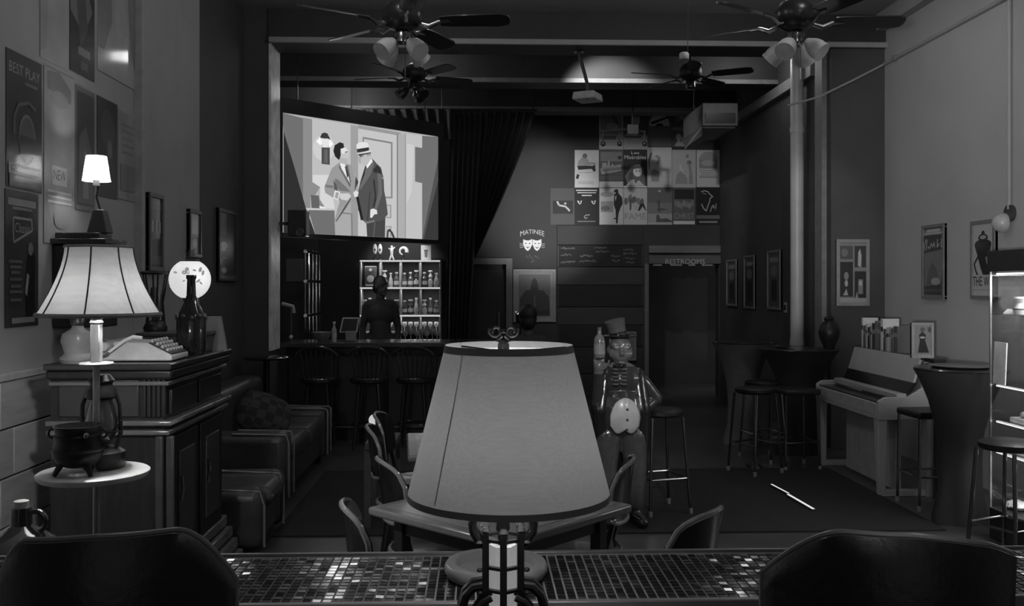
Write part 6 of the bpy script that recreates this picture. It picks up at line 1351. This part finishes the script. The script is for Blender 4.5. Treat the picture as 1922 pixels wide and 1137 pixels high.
def dchair(label, loc, rz, group='dining chairs around the square tables'):
    """local +y is where the sitter faces"""
    t = thing('dining_chair', label, 'chair', loc, rz, group); L = dict(local=True)
    s = MB().lathe(0, 0, [(.17, .43), (.2, .44), (.205, .46), (.19, .475), (.0, .48)], 28).build('seat', M_CH, t, **L)
    MB().tube(arc((0, 0, .45), .207, 0, 345, 28, (1, 0, 0), (0, 1, 0)), .012, 8).build('seat_rim', M_CHR, s, **L)
    out = [(-.15, .60), (-.19, .64), (-.2, .72), (-.195, .8), (-.165, .845), (-.1, .862), (0, .866), (.1, .862), (.165, .845), (.195, .8), (.2, .72), (.19, .64), (.15, .60)]
    yv = lambda x, z: -.235 + 1.6 * x * x - (z - .6) * .12
    vs = [Vector((x, yv(x, z), z)) for x, z in out]
    # curved back panel as grid strips
    mb = MB(); n_ = 16; rows = 8; g = []
    for th in (0, .014):
        for j in range(rows + 1):
            for i in range(n_ + 1):
                x = -.2 + .4 * i / n_; a = abs(x) / .2
                zt_ = .866 - .05 * a ** 3 - .04 * max(0, a - .85) / .15; zb_ = .60 + .03 * a ** 4
                z = zb_ + (zt_ - zb_) * j / rows; g.append((x, yv(x, z) + th, z))
    k = (n_ + 1) * (rows + 1); fs = []
    for j in range(rows):
        for i in range(n_):
            a = j * (n_ + 1) + i; fs.append((a, a + 1, a + n_ + 2, a + n_ + 1)); b = a + k; fs.append((b, b + n_ + 1, b + n_ + 2, b + 1))
    mb.add(g, fs).build('back_panel', M_CH, t, **L)
    rim = [g[i] for i in range(0)]
    top = [g[rows * (n_ + 1) + i] for i in range(n_ + 1)]; left = [g[j * (n_ + 1)] for j in range(rows + 1)]; right = [g[j * (n_ + 1) + n_] for j in range(rows, -1, -1)]; bot = [g[i] for i in range(n_, -1, -1)]
    MB().tube(left + top[1:-1] + right + bot[1:-1], .0105, 8, closed=True).build('back_hoop', M_CHR, t, **L)
    for s_ in (-1, 1):
        MB().tube([(s_ * .15, -.15, .46), (s_ * .165, yv(.165, .62), .63)], [.014, .012], 8).build('back_post', M_CH, t, **L)
        MB().tube([(s_ * .14, .13, .44), (s_ * .17, .18, 0)], [.017, .012], 8).build('leg', M_CH, t, **L)
        MB().tube([(s_ * .14, -.13, .44), (s_ * .17, -.2, 0)], [.017, .012], 8).build('leg', M_CH, t, **L)
    MB().tube(arc((0, 0, .2), .16, 0, 345, 20, (1, 0, 0), (0, 1, 0)), .008, 6).build('stretcher_ring', M_CH, t, **L)
    return t
def face(px, py, tx, ty): return math.atan2(ty - py, tx - px) - math.pi / 2
ch0 = dchair('dark round-back chair at the table corner nearest the left bar chair', (-.23, 3.40, 0), math.radians(-78))
CG = 'dining chairs around the square tables'
dup(ch0, (-.20, 4.28, 0), math.radians(-72), 'dark chair behind the left corner of the near square table', CG)
dup(ch0, (.60, 3.36, 0), math.radians(52), 'dark chair right of the big lamp, alone before the floor strip', CG)
dup(ch0, (.44, 4.25, 0), math.radians(75), 'dark chair tucked between the near table and the statue', CG)
dup(ch0, (-.36, 5.22, 0), math.radians(-85), 'nearer of two chairs at the left side of second table', CG)
dup(ch0, (-.37, 5.7, 0), math.radians(-92), 'farther of two chairs at the left side of second table', CG)
# low bench with a small spotlight
c = P(735, 815, 6.45)
t = thing('low_bench', 'low dark side table with a slab top left of the chairs', 'side table', (c.x - .05, 6.6, 0))
zt_ = P(735, 822, 6.5).z
MB().box(P(684, 820, 6.3).x, P(742, 820, 6.3).x, 6.3, 6.75, zt_ - .05, zt_).build('table_top', mat('bench_grey', .07, .5), t, bev=.006)
for u in (690, 736):
    for y in (6.34, 6.7): x = P(u, 820, 6.33).x; MB().bar((x, y, 0.012), (x, y, zt_ - .05), .045).build('leg', mat('bench_grey', .07), t)
c = P(703, 789, 6.5)
t = thing('desk_spotlight', 'small black lamp with a gleaming tilted head on the low table', 'lamp', (c.x + .03, 6.5, zt_))
MB().lathe(c.x + .05, 6.52, [(.06, zt_), (.06, zt_ + .012), (.01, zt_ + .02), (.01, zt_ + .09)], 16).build('base', M_BLACK, t)
MB().tube([(c.x + .055, 6.56, c.z - .02), (c.x - .0, 6.46, c.z + .01)], [.03, .042], 16).build('lamp_head', M_BLACK, t)
MB().tube([(c.x - .001, 6.458, c.z + .0106), (c.x - .006, 6.45, c.z + .013)], .036, 16).build('lens', emis('lens_glow', .55), t)
# ---------------------------------------------------------------- butler statue
YT = 6.4; q = P(1165, 985, YT); sxp = q.x
stt = thing('butler_statue', 'glossy butler statue in top hat and pale waistcoat holding a bottle', 'statue', (sxp, YT, 0.012))
S = YT / 1750.0
def sv(u, v, dy=0.0):   # statue point from the photo, local to the root, dy towards the visitor is negative
    p = P(u, v, YT + dy); return Vector((p.x - sxp, dy, p.z - .012))
M_SK = mat('statue_skin', 0.16, 0.25, coat=.4); M_ST = mat('statue_trousers', 0.075, 0.2, coat=.6, ns=30, bump=.25); M_SH = mat('statue_shirt', 0.045, 0.22, coat=.6); M_CO = mat('statue_coat', 0.018, 0.25, coat=.5); M_VE = mat('statue_vest', 0.55, 0.3, coat=.3)
hc = sv(1163, 655)
pr_ = [('e', sv(1165, 770), (.175, .16, .2)), ('e', sv(1165, 715), (.155, .115, .14)), ('c', sv(1165, 700), sv(1164, 682), .06, .055), ('c', sv(1138, 708), sv(1192, 708), .065, .065)]
head(pr_, hc, (0, -1, 0), .98)
pr_ += [('e', hc + Vector((0, -.05, -.035)), (.07, .05, .055)), ('e', hc + Vector((-.05, -.05, -.03)), (.035, .03, .035)), ('e', hc + Vector((.05, -.05, -.03)), (.035, .03, .035))]
for s_, hip, kn, an in ((-1, sv(1140, 815), sv(1138, 880), sv(1141, 945)), (1, sv(1189, 815), sv(1193, 880), sv(1192, 945))):
    pr_ += [('c', hip, kn, .105, .078), ('c', kn, an, .078, .066), ('c', an + Vector((0, 0, -.02)), Vector((an.x, 0, .05)), .05, .05), ('c', Vector((an.x, .03, .045)), Vector((an.x + s_ * .03, -.15, .035)), .05, .04)]
sl, el, ha = sv(1130, 712), sv(1122, 755, -.05), sv(1123, 700, -.13)
pr_ += [('c', sl, el, .055, .05), ('c', el, ha, .046, .034)]
hand(pr_, ha, (0, -.35, 1), None, (1, -.3, 0), 1.05)
sr, er, hr = sv(1203, 715), sv(1229, 748, .02), sv(1203, 772, -.07)
pr_ += [('c', sr, er, .06, .056), ('c', er, hr, .05, .034)]
hand(pr_, hr, (-1, -.5, -.3), None, (0, -.4, 1), 1.0)
zneck = sv(1165, 686).z; zbelt = sv(1165, 812).z
def pick(c):
    if c.z > zneck: return 0
    if (c - ha).length < .19 and c.z > ha.z - .005 and c.x < -.1: return 0
    if (c - hr).length < .16 and c.x < hr.x + .005 and c.z < hr.z + .06 and c.y < -.03 and c.x > .1: return 0
    if c.z < .075: return 3
    if c.z < zbelt: return 2
    return 1
skin_obj('body', pr_, .0085, [M_SK, M_SH, M_ST, M_CO], stt, pick, 3)
# coat: open tail coat around the back and sides
co = [('c', sv(1136, 706, .0), sv(1128, 770, -.05), .068, .07), ('c', sv(1194, 706, .0), sv(1203, 770, -.05), .068, .07), ('e', sv(1165, 745, .08), (.19, .11, .24)), ('c', sv(1128, 770, -.05), sv(1132, 860, .0), .07, .05), ('c', sv(1203, 770, -.05), sv(1206, 885, .02), .07, .045), ('c', sv(1150, 800, .1), sv(1152, 885, .09), .1, .05), ('c', sv(1184, 800, .1), sv(1184, 885, .09), .1, .05)]
skin_obj('tail_coat', co, .012, M_CO, stt, None, 3)
# waistcoat: one curved panel over the belly with a pointed hem
bc = sv(1165, 770); br = (.178, .168, .205)
rows_ = 16; cols_ = 20; vv = []
for r in range(rows_ + 1):
    f = r / rows_
    for q in range(cols_ + 1):
        g = q / cols_; lo_ = 806 + 4 * math.cos(g * 4 * math.pi) * -1 - 8 * abs(2 * g - 1) ** 3 ; hi_ = 745 + 7 * abs(2 * g - 1) ** 2 - 3 * math.sin(g * math.pi)
        v = hi_ + (lo_ - hi_) * f; w = 18 + 9 * math.sin(min(1, f * 1.25) * math.pi * .62); u = 1167 + (2 * g - 1) * w
        p = sv(u, v); dx, dz = (p.x - bc.x) / br[0], (p.z - bc.z) / br[2]; yy = -br[1] * math.sqrt(max(.02, 1 - min(.98, dx * dx + dz * dz)))
        vv.append((p.x, yy - .004 + (.006 if q == cols_ // 2 else 0), p.z))
ve = MB().add(vv, [(r * (cols_ + 1) + q, (r + 1) * (cols_ + 1) + q, (r + 1) * (cols_ + 1) + q + 1, r * (cols_ + 1) + q + 1) for r in range(rows_) for q in range(cols_)]).build('waistcoat', M_VE, stt, local=True, smooth=70)
sm = ve.modifiers.new('thickness', 'SOLIDIFY'); sm.thickness = .006; sm.offset = 1
for v in (762, 781, 800):
    p = sv(1170, v); dz = (p.z - bc.z) / br[2]; p.y = -br[1] * math.sqrt(max(.02, 1 - dz * dz)) - .012; MB().sph(p, (.009, .006, .009), 8).build('button', M_BLACK, ve, local=True)
for k in range(5):
    for s_ in (-1, 1):
        p = sv(1163 + s_ * 8, 693 + 7 * k, -.1 - .006 * k); MB().sph(p, (.026, .022, .011), 10).build('shirt_ruffle', mat('ruffle', .12, .25, coat=.5), stt, local=True)
MB().sph(sv(1163, 686, -.09), (.05, .03, .018), 12).build('bow_tie', M_CO, stt, local=True)
# hat, spectacles
ht = MB().lathe(hc.x, hc.y + .01, [(.125, hc.z + .085), (.128, hc.z + .092), (.085, hc.z + .098), (.07, hc.z + .105)], 28, sy=1.0).build('hat_brim', M_CO, stt, local=True)
zh = P(1150, 601, YT).z - .012; tp0 = sv(1153, 618)
MB().tube([Vector((hc.x - .01, hc.y + .01, hc.z + .1)), Vector((hc.x - .035, hc.y, zh))], [.055, .072], 24).build('hat_crown', mat('hat_grey', .14, .35), stt, local=True)
MB().tube([Vector((hc.x - .01, hc.y + .01, hc.z + .1)), Vector((hc.x - .014, hc.y + .009, hc.z + .12))], [.06, .062], 24).build('hat_band', M_CO, stt, local=True)
for s_ in (-1, 1):
    MB().sph(hc + Vector((s_ * .035, -.088, .02)), (.02, .012, .014), 12).build('eye', mat('statue_eye', .5, .2), stt, local=True)
    MB().sph(hc + Vector((s_ * .038, -.078, .03)), (.03, .022, .026), 14).build('eyelid', mat('statue_lid', .2, .25, coat=.4), stt, local=True)
# bottle in the raised hand
bz = ha.z + .11; bx_, by_ = ha.x, ha.y - .06
bt_ = thing('statue_bottle', 'grey bottle balanced on the raised hand of the statue', 'bottle', (sxp + bx_, YT + by_, bz + .012))
zt_ = P(1119, 614, YT - .19).z - .012 - bz
MB().lathe(0, 0, [(.036, 0), (.038, .01), (.038, zt_ * .55), (.03, zt_ * .68), (.014, zt_ * .78), (.013, zt_ * .95), (.016, zt_)], 20).build('glass_body', mat('bottle_grey2', .18, .25, coat=.5), bt_, local=True)
MB().lathe(0, 0, [(.0385, zt_ * .12), (.0385, zt_ * .45)], 20, cap=False).build('paper_label', mat('label_mid', .3, .5), bt_, local=True)
# ---------------------------------------------------------------- bar stools with metal legs
def mstool(label, loc, rz, h, group, r=.17, square=False):
    t = thing('metal_bar_stool', label, 'bar stool', loc, rz, group); L = dict(local=True)
    if square: s = MB().box(-r, r, -r, r, h - .05, h).build('seat', M_LEATHER, t, bev=.015, **L)
    else: MB().lathe(0, 0, [(r * .9, h - .05), (r, h - .035), (r, h - .012), (r * .85, h)], 24).build('seat', M_LEATHER, t, **L)
    q = r * .72 if not square else r * .9; o_ = r * .95
    for sx_ in (-1, 1):
        for sy_ in (-1, 1):
            MB().tube([(sx_ * q, sy_ * q, h - .05), (sx_ * o_, sy_ * o_, .03)], .0115, 8).build('leg', mat('stool_metal', .26, .22, metal=1.0) , t, **L)
            MB().lathe(sx_ * o_, sy_ * o_, [(.016, 0), (.016, .035), (.013, .04)], 10).build('foot_cap', mat('foot_pale', .25, .5), t, **L)
    k = q + (o_ - q) * .62; z = h * .34
    for a, b in (((-k, -k), (k, -k)), ((k, -k), (k, k)), ((k, k), (-k, k)), ((-k, k), (-k, -k))): MB().tube([(a[0], a[1], z), (b[0], b[1], z)], .008, 8).build('foot_bar', mat('stool_metal', .35), t, **L)
    return t
sg = 'metal-legged bar stools'
mstool('low metal stool under the seated guest beyond the lamp', (gs.location.x, 9.03, 0), .2, .505, sg)
ms = mstool('bar stool with thin metal legs right beside the statue', (P(1238, 800, 6.75).x, 6.75, .012), .3, .74, sg)
dup(ms, (2.70, 8.80, 0), .2, 'bar stool at the left tall covered table', sg)
dup(ms, (2.42, 8.12, .012), .5, 'bar stool before the middle tall covered table', sg)
m2 = mstool('square black bar stool in front of the piano end', (3.36, 6.86, 0), .05, .72, sg, .17, True)
dup(m2, (2.86, 8.36, 0), .1, 'square black bar stool at the far end of the piano', sg)
dup(ms, (3.1, 5.35, 0), .4, 'bar stool beside the glass display case', sg)
# ---------------------------------------------------------------- tall tables under stretch covers
M_SPX = mat('stretch_cover', 0.05, 0.6, ns=3); M_SPXD = mat('stretch_cover_dark', 0.04, 0.55, ns=3)
def highboy(label, x, y, r, h, m):
    t = thing('cocktail_table', label, 'table', (x, y, 0), group='tall tables under stretch covers')
    n = 40; vs = []; rows = [(0, 0), (.06, .0), (.2, .1), (.4, .3), (.6, .42), (.8, .62), (.92, .84), (.985, 1.0), (1.0, 1.0)]
    for f, k in rows:
        for j in range(n):
            a = 2 * math.pi * j / n; flare = .36 * r + .30 * r * (max(0, math.cos(2 * a)) ** 2) if f < .1 else (.42 * r + .12 * r * (1 - f) * max(0, math.cos(2 * a)) ** 2)
            rr_ = flare + (r - flare) * (max(0, (f - .35) / .65) ** 2.2)
            if f == 0: rr_ = flare
            vs.append((x + rr_ * math.cos(a), y + rr_ * math.sin(a), h * f))
    k = len(rows); fs = [(i * n + j, i * n + (j + 1) % n, (i + 1) * n + (j + 1) % n, (i + 1) * n + j) for i in range(k - 1) for j in range(n)]
    MB().add(vs, fs).build('stretch_cover', m, t)
    MB().lathe(x, y, [(r * .99, h), (r, h + .008), (r * .97, h + .016)], 40).build('table_top', mat('tall_table_top', .02, .3, coat=.3), t)
    return t
a = P(1394, 642, 9.6); highboy('tall table with flared grey cover left of the white pipe', a.x, 9.6, .31, 1.05, mat('stretch_cover_grey', .15, .6))
a = P(1500, 655, 9.0); highboy('tall dark covered table in front of the white pipe', a.x, 9.0, .37, 1.02, M_SPXD)
hx = P(1802, 690, 6.35).x; highboy('tall dark covered table between piano and display case', hx, 6.35, .30, P(1802, 694, 6.35).z, M_SPXD)
zz = P(1802, 694, 6.35).z + .016
MBt = MB().lathe(hx, 6.35, [(.0, zz), (.17, zz), (.2, zz + .012), (.2, zz + .016), (.165, zz + .006), (0, zz + .006)], 36, cap=False)
tag(MBt.build('glass_plate', mat('glass_plate', .04, .1, coat=.8)), 'dark shiny plate on the tall table by the display case', 'plate')
a = P(1466, 645, 8.95); zz = 1.036
mt = thing('dish', 'small shiny dish on the middle tall table', 'dish', (a.x, 8.95, zz))
MB().lathe(a.x, 8.95, [(.04, zz), (.07, zz + .02), (.075, zz + .03), (.07, zz + .03), (.035, zz + .008)], 24, cap=False).build('bowl', M_CHROME, mt)
a = P(1556, 650, 8.95); zz = 1.036
ur = thing('dark_urn', 'dark rounded urn at the right side of the middle tall table', 'urn', (a.x, 8.95, zz))
MB().lathe(a.x, 8.95, [(.05, zz), (.055, zz + .02), (.09, zz + .1), (.1, zz + .16), (.08, zz + .23), (.04, zz + .27), (.05, zz + .29)], 24).build('urn_body', M_BLACK, ur)
MB().lathe(a.x, 8.95, [(.052, zz + .29), (.03, zz + .31), (.008, zz + .33)], 16).build('lid', M_BLACK, ur)
# ---------------------------------------------------------------- cabinet piano
PX0, PX1, PY0, PY1 = 3.10, 3.52, 7.15, 8.50
M_PI = mat('piano_pale', 0.5, 0.4, ns=4, var=.08); zk = .725; ztp = 1.085
pn = thing('digital_piano', 'pale upright digital piano standing along the right wall', 'piano', ((PX0 + PX1) / 2, (PY0 + PY1) / 2, 0))
for y, nm in ((PY0, 'side_panel'), (PY1 - .03, 'side_panel')):
    pr2 = [(PX0, .60), (PX1, .60), (PX1, ztp - .02), (PX1 - .045, ztp - .02), (PX1 - .075, zk + .12), (PX0 + .24, zk + .055), (PX0 + .05, zk + .05), (PX0, zk + .02)]
    MB().prism([(x, y, z) for x, z in pr2], (0, .03, 0)).build(nm, M_PI, pn, bev=.004)
MB().box(PX0, PX1, PY0 + .03, PY1 - .03, .60, .66).build('key_bed', M_PI, pn, bev=.004)
MB().box(PX0 - .001, PX0 + .02, PY0 + .03, PY1 - .03, .63, zk).build('key_slip', mat('piano_slip', .55, .3), pn, bev=.003)
wk = MB().box(PX0 + .022, PX0 + .16, PY0 + .05, PY1 - .05, .66, zk - .012).build('white_keys', mat('key_white', .5, .25), pn)
for k in range(36):
    y = PY0 + .07 + k * (PY1 - PY0 - .14) / 36
    if k % 7 in (2, 6): continue
    MB().box(PX0 + .07, PX0 + .16, y, y + .014, zk - .012, zk).build('black_key', M_BLACK, wk)
MB().box(PX0 + .021, PX0 + .19, PY0 + .032, PY1 - .032, zk + .0, zk + .012).build('key_cover', mat('piano_dark', .02, .3, coat=.3), pn)
MB().box(PX0 + .16, PX0 + .24, PY0 + .03, PY1 - .03, zk + .03, zk + .075).build('fallboard', M_PI, pn, bev=.006)
MB().hexa([(PX0 + .24, PY0 + .03, zk + .06), (PX0 + .24, PY1 - .03, zk + .06), (PX0 + .27, PY1 - .03, zk + .06), (PX0 + .27, PY0 + .03, zk + .06)], [(PX0 + .29, PY0 + .03, zk + .16), (PX0 + .29, PY1 - .03, zk + .16), (PX0 + .32, PY1 - .03, zk + .16), (PX0 + .32, PY0 + .03, zk + .16)]).build('control_panel', mat('piano_dark', .02), pn)
MB().hexa([(PX0 + .29, PY0 + .03, zk + .16), (PX0 + .29, PY1 - .03, zk + .16), (PX0 + .31, PY1 - .03, zk + .16), (PX0 + .31, PY0 + .03, zk + .16)], [(PX0 + .35, PY0 + .03, ztp), (PX0 + .35, PY1 - .03, ztp), (PX0 + .37, PY1 - .03, ztp), (PX0 + .37, PY0 + .03, ztp)]).build('music_panel', M_PI, pn, bev=.004)
MB().box(PX0 + .35, PX1, PY0 + .0, PY1, ztp - .02, ztp).build('lid', mat('piano_dark', .02), pn, bev=.004)
MB().box(PX0 + .20, PX0 + .225, PY0 + .10, PY1 - .22, .02, .60).build('kneeboard', mat('piano_board', .5, .5), pn)
for y in (PY0 + .01, PY1 - .09): MB().bar((PX0 + .045, y + .04, 0), (PX0 + .04, y + .04, .60), .05, .06, w1=.075, h1=.08).build('leg', M_PI, pn, bev=.005)
for y in (PY0 + .01, PY1 - .09): MB().box(PX0 + .02, PX1, y + .01, y + .07, .0, .05).build('foot_board', M_PI, pn, bev=.005)
MB().box(PX1 - .035, PX1, PY0, PY0 + .1, .0, .6).build('rear_post', M_PI, pn); MB().box(PX1 - .035, PX1, PY1 - .25, PY1, .0, .6).build('rear_post', M_PI, pn)
MB().box(PX0 + .22, PX0 + .3, 7.62, 7.72, 0, .05).build('pedal', M_BLACK, pn)
# books standing on the piano lid
yb0, yb1 = 7.12, 8.36
BK = [('pale tall', .7, .27, .022), ('grey', .12, .2, .03), ('grey thin', .25, .21, .014), ('white', .6, .22, .018), ('dark', .05, .19, .03), ('grey slim', .2, .2, .018), ('pale slim', .5, .21, .014), ('dark broad', .06, .23, .04), ('mid-grey broad', .18, .25, .04), ('mid-grey', .14, .24, .035), ('white tall', .7, .275, .034), ('dark slim', .05, .19, .02), ('grey low', .22, .19, .022), ('white low', .55, .205, .03), ('pale low', .4, .21, .02), ('mid-grey low', .16, .2, .035), ('grey plain', .12, .22, .05)]
y = yb1
for k, (nm, t, h, w_) in enumerate(BK):
    w2 = w_ * 1.55
    b = thing('book', '%s book, number %s from the far left on the piano' % (nm, ('one', 'two', 'three', 'four', 'five', 'six', 'seven', 'eight', 'nine', 'ten', 'eleven', 'twelve', 'thirteen', 'fourteen', 'fifteen', 'sixteen', 'seventeen')[k]), 'book', (PX0 + .43, y - w2 / 2, ztp), group='books standing on the piano')
    x0 = PX0 + .37; x1 = x0 + .14
    MB().box(x0, x1, y - w2, y - .002, ztp, ztp + h).build('cover', tone(t), b, bev=.002)
    MB().box(x0 + .006, x1 + .001, y - w2 + .003, y - .005, ztp + .004, ztp + h + .0005).build('pages', mat('pages', .5, .7), b)
    MB().box(x0 - .0008, x0, y - w2 + .003, y - .005, ztp + h * .6, ztp + h * .75).build('spine_title', tone(.3 if t < .2 else .05), b)
    y -= w2
# framed picture leaning at the right end of the books
yc = 7.17; A = P(1716, 606, 7.05); 
x0, x1 = P(1718, 640, 7.05).x, P(1760, 640, 7.05).x; za, zb_ = A.z, ztp
poster('leaning_picture', 'pale-framed picture of a dark dress leaning by the books', 'picture', (x0, 7.14, za), (x1 - x0, 0, 0), (0, 0, ztp - za), (0, -1, 0), .3, lambda p: (p.rect(.12, .1, .88, .9, .22), p.poly([(.3, .85), (.38, .5), (.34, .35), (.5, .25), (.66, .35), (.62, .5), (.8, .85)], .02), p.ell(.5, .2, .1, .07, .1), p.ell(.5, .42, .12, .03, .4), p.ell(.82, .2, .08, .08, .08)), frame=mat('frame_pale', .3), fr_w=.02)
struct_shelf = None
wb = thing('corner_shelf', 'small dark ledge carrying the leaning picture at the piano end', 'shelf', (3.56, 7.1, 0))
MB().box(3.16 + .3, x1 + .03, 6.98, 7.145, ztp - .03, ztp).build('ledge', M_BLACK, wb); MB().box(3.54, x1 + .0, 7.06, 7.12, 0, ztp - .03).build('post', M_BLACK, wb)
# ---------------------------------------------------------------- lit glass display case at the right edge
CX0, CX1, CY0, CY1 = 3.34, 3.86, 4.75, 6.0
zb0, zb1_, zt0 = P(1873, 950, CY1).z, P(1873, 510, CY1).z, P(1873, 471, CY1).z
dc = thing('display_case', 'tall lit glass display case at the right edge', 'display case', ((CX0 + CX1) / 2, (CY0 + CY1) / 2, 0))
MB().box(CX0, CX1, CY0, CY1, 0, zb0).build('base', M_BLACK, dc, bev=.004)
MB().box(CX0 - .01, CX1 + .01, CY0 - .01, CY1 + .01, zb1_, zt0).build('top_box', M_BLACK, dc, bev=.004)
for x, y in ((CX0, CY1), (CX1, CY1), (CX0, CY0), (CX1, CY0)): MB().box(x - .012 if x == CX1 else x, x if x == CX1 else x + .012, y - .012 if y == CY1 else y, y if y == CY1 else y + .012, zb0, zb1_).build('corner_post', mat('aluminium', .6, .3, metal=.9), dc)
MB().box(CX0 - .004, CX0, CY0 + .012, CY1 - .012, zb0, zb1_).build('front_pane', pane(), dc); MB().box(CX0 + .012, CX1 - .012, CY1 - .004, CY1, zb0, zb1_).build('side_pane', pane(), dc)
MB().box(CX1 - .01, CX1, CY0, CY1, zb0, zb1_).build('back_panel', mat('case_back', .3, .4), dc)
zsv = [P(1873, v, CY1).z for v in (588, 718, 785, 842)]
for z in zsv: MB().box(CX0 + .004, CX1 - .012, CY0 + .012, CY1 - .012, z - .008, z).build('glass_shelf', pane('shelf_pane', .8), dc)
for k, z in enumerate([zb1_] + zsv[1:]):
    MB().box(CX0 + .03, CX0 + .05, CY0 + .03, CY1 - .03, z - .02, z - .0085).build('light_strip', emis('case_led', 1.0, 2.2), dc)
l = bpy.data.lights.new('case_light', 'AREA'); l.shape = 'RECTANGLE'; l.size = .3; l.size_y = 1.0; l.energy = 26.0; lo = bpy.data.objects.new('case_light', l); COL.objects.link(lo); lo.location = (3.6, 5.4, zb1_ - .02)
l2 = bpy.data.lights.new('case_light', 'AREA'); l2.shape = 'RECTANGLE'; l2.size = .2; l2.size_y = .8; l2.energy = 5.0; lo2 = bpy.data.objects.new('case_light', l2); COL.objects.link(lo2); lo2.location = (3.5, 5.5, zsv[3] - .03)
def case_card(label, y0, y1, z, h, t, x=3.42, lean=.03):
    k = MB().hexa([(x, y0, z), (x + .008, y0, z), (x + .008, y1, z), (x, y1, z)], [(x + lean, y0, z + h), (x + .008 + lean, y0, z + h), (x + .008 + lean, y1, z + h), (x + lean, y1, z + h)]).build('price_card', mat('card_white_%d' % int(t * 100), t, .5))
    return tag(k, label, 'card', 'cards in the display case')
case_card('tall white lettered card on the second shelf of display case', 5.84, 5.98, zsv[1], .27, .9, 3.352, .012)
case_card('small white card lying at the upper shelf edge of display case', 5.86, 5.98, zsv[0], .03, .7)
rr_ = random.Random(2)
def trinket(label, y, z, kind):
    x = 3.46
    t = thing('trinket', label, 'ornament', (x, y, z), group='ornaments in the display case')
    if kind == 0:
        MB().lathe(x, y, [(.04, z), (.05, z + .03), (.03, z + .07), (.045, z + .1), (.04, z + .11)], 16).build('vase', mat('trinket_pale', .5, .2, coat=.5), t); MB().lathe(x, y, [(.051, z + .028), (.051, z + .036)], 16, cap=False).build('band', M_BLACK, t)
    else:
        MB().box(x - .06, x + .06, y - .09, y + .09, z, z + .03).build('tray', mat('trinket_white', .75, .3), t, bev=.006); MB().sph((x, y, z + .05), (.035, .05, .025), 12).build('shell', mat('trinket_pale', .5), t)
trinket('white tray ornament on the third case shelf', 5.78, zsv[2], 1); trinket('pale vase on the upper case shelf', 5.84, zsv[0], 0); trinket('white tray ornament on the lowest glass case shelf', 5.80, zsv[3], 1); trinket('pale vase on the second case shelf edge', 5.52, zsv[1], 0)
for k in range(14):
    x, y = 3.40 + rr_.random() * .2, 5.45 + rr_.random() * .5; s_ = .03 + .025 * rr_.random()
    cr_ = MB(); cr_.sph((x, y, zb0 + s_ * .55), (s_, s_ * 1.3, s_ * .5), 8, rot=(rr_.uniform(-.2, .2), rr_.uniform(-.2, .2), rr_.random() * 3)); z_ = min(v[2] for v in cr_.v); cr_.v = [(a, b, c - z_ + zb0 + .0005) for a, b, c in cr_.v]
    tag(cr_.build('sea_shell', mat('shell_%d' % (k % 3), (.7, .45, .25)[k % 3], .35), smooth=20), 'pale shell piece strewn on the floor of display case', 'shell', 'shells on the floor of the display case')
# ---------------------------------------------------------------- floor spotlight and metal floor strips
a = P(1417, 884, 8.35); 
fs_ = thing('floor_projector', 'small grey spotlight box on the floor beside the rug', 'spotlight', (a.x, 8.35, 0.0))
zc_ = a.z + .03
MB().hexa([(a.x - .09, 8.22, zc_ - .02), (a.x - .03, 8.2, zc_ - .07), (a.x + .03, 8.45, zc_ - .09), (a.x - .04, 8.47, zc_ - .03)], [(a.x - .05, 8.22, zc_ + .06), (a.x + .0, 8.2, zc_ + .03), (a.x + .1, 8.45, zc_ - .02), (a.x + .04, 8.47, zc_ + .04)]).build('housing', mat('projector_grey', .10, .5), fs_, bev=.006)
MB().sph((a.x - .03, 8.205, zc_ - .02), .014, 10).build('lens', emis('lens_glow', .55), fs_)
MB().box(a.x - .06, a.x + .06, 8.32, 8.42, 0.0, max(.02, zc_ - .05)).build('stand', M_BLACK, fs_)
spot('emblem_wash_light', (a.x - .03, 8.52, .28), (P(1010, 410, YB).x, YB, P(1008, 400, YB).z), 1150, 22, 1.0)
for k, (u0, v0, u1, v1, w_, lab) in enumerate(((1448, 912, 1480, 929, .012, 'short far piece of gleaming metal strip on the floor'), (1479, 931, 1527, 959, .02, 'long near piece of gleaming metal strip on the floor'))):
    zf_ = .03; p0 = P(u0, v0, FPX * (EYE - zf_) / (v0 - HV)); p1 = P(u1, v1, FPX * (EYE - zf_) / (v1 - HV))
    sp_ = thing('metal_strip', lab, 'floor strip', ((p0 + p1) / 2).xy.to_3d() + Vector((0, 0, .012)), group='metal strips on the floor')
    MB().bar(p0, p1, .03, .03).build('channel', mat('strip_dark', .03, .4), sp_); MB().bar(p0 + Vector((0, 0, .016)), p1 + Vector((0, 0, .016)), w_, .003).build('glint_line', emis('strip_glint', .8), sp_)  # glint on the metal put in as a glowing line
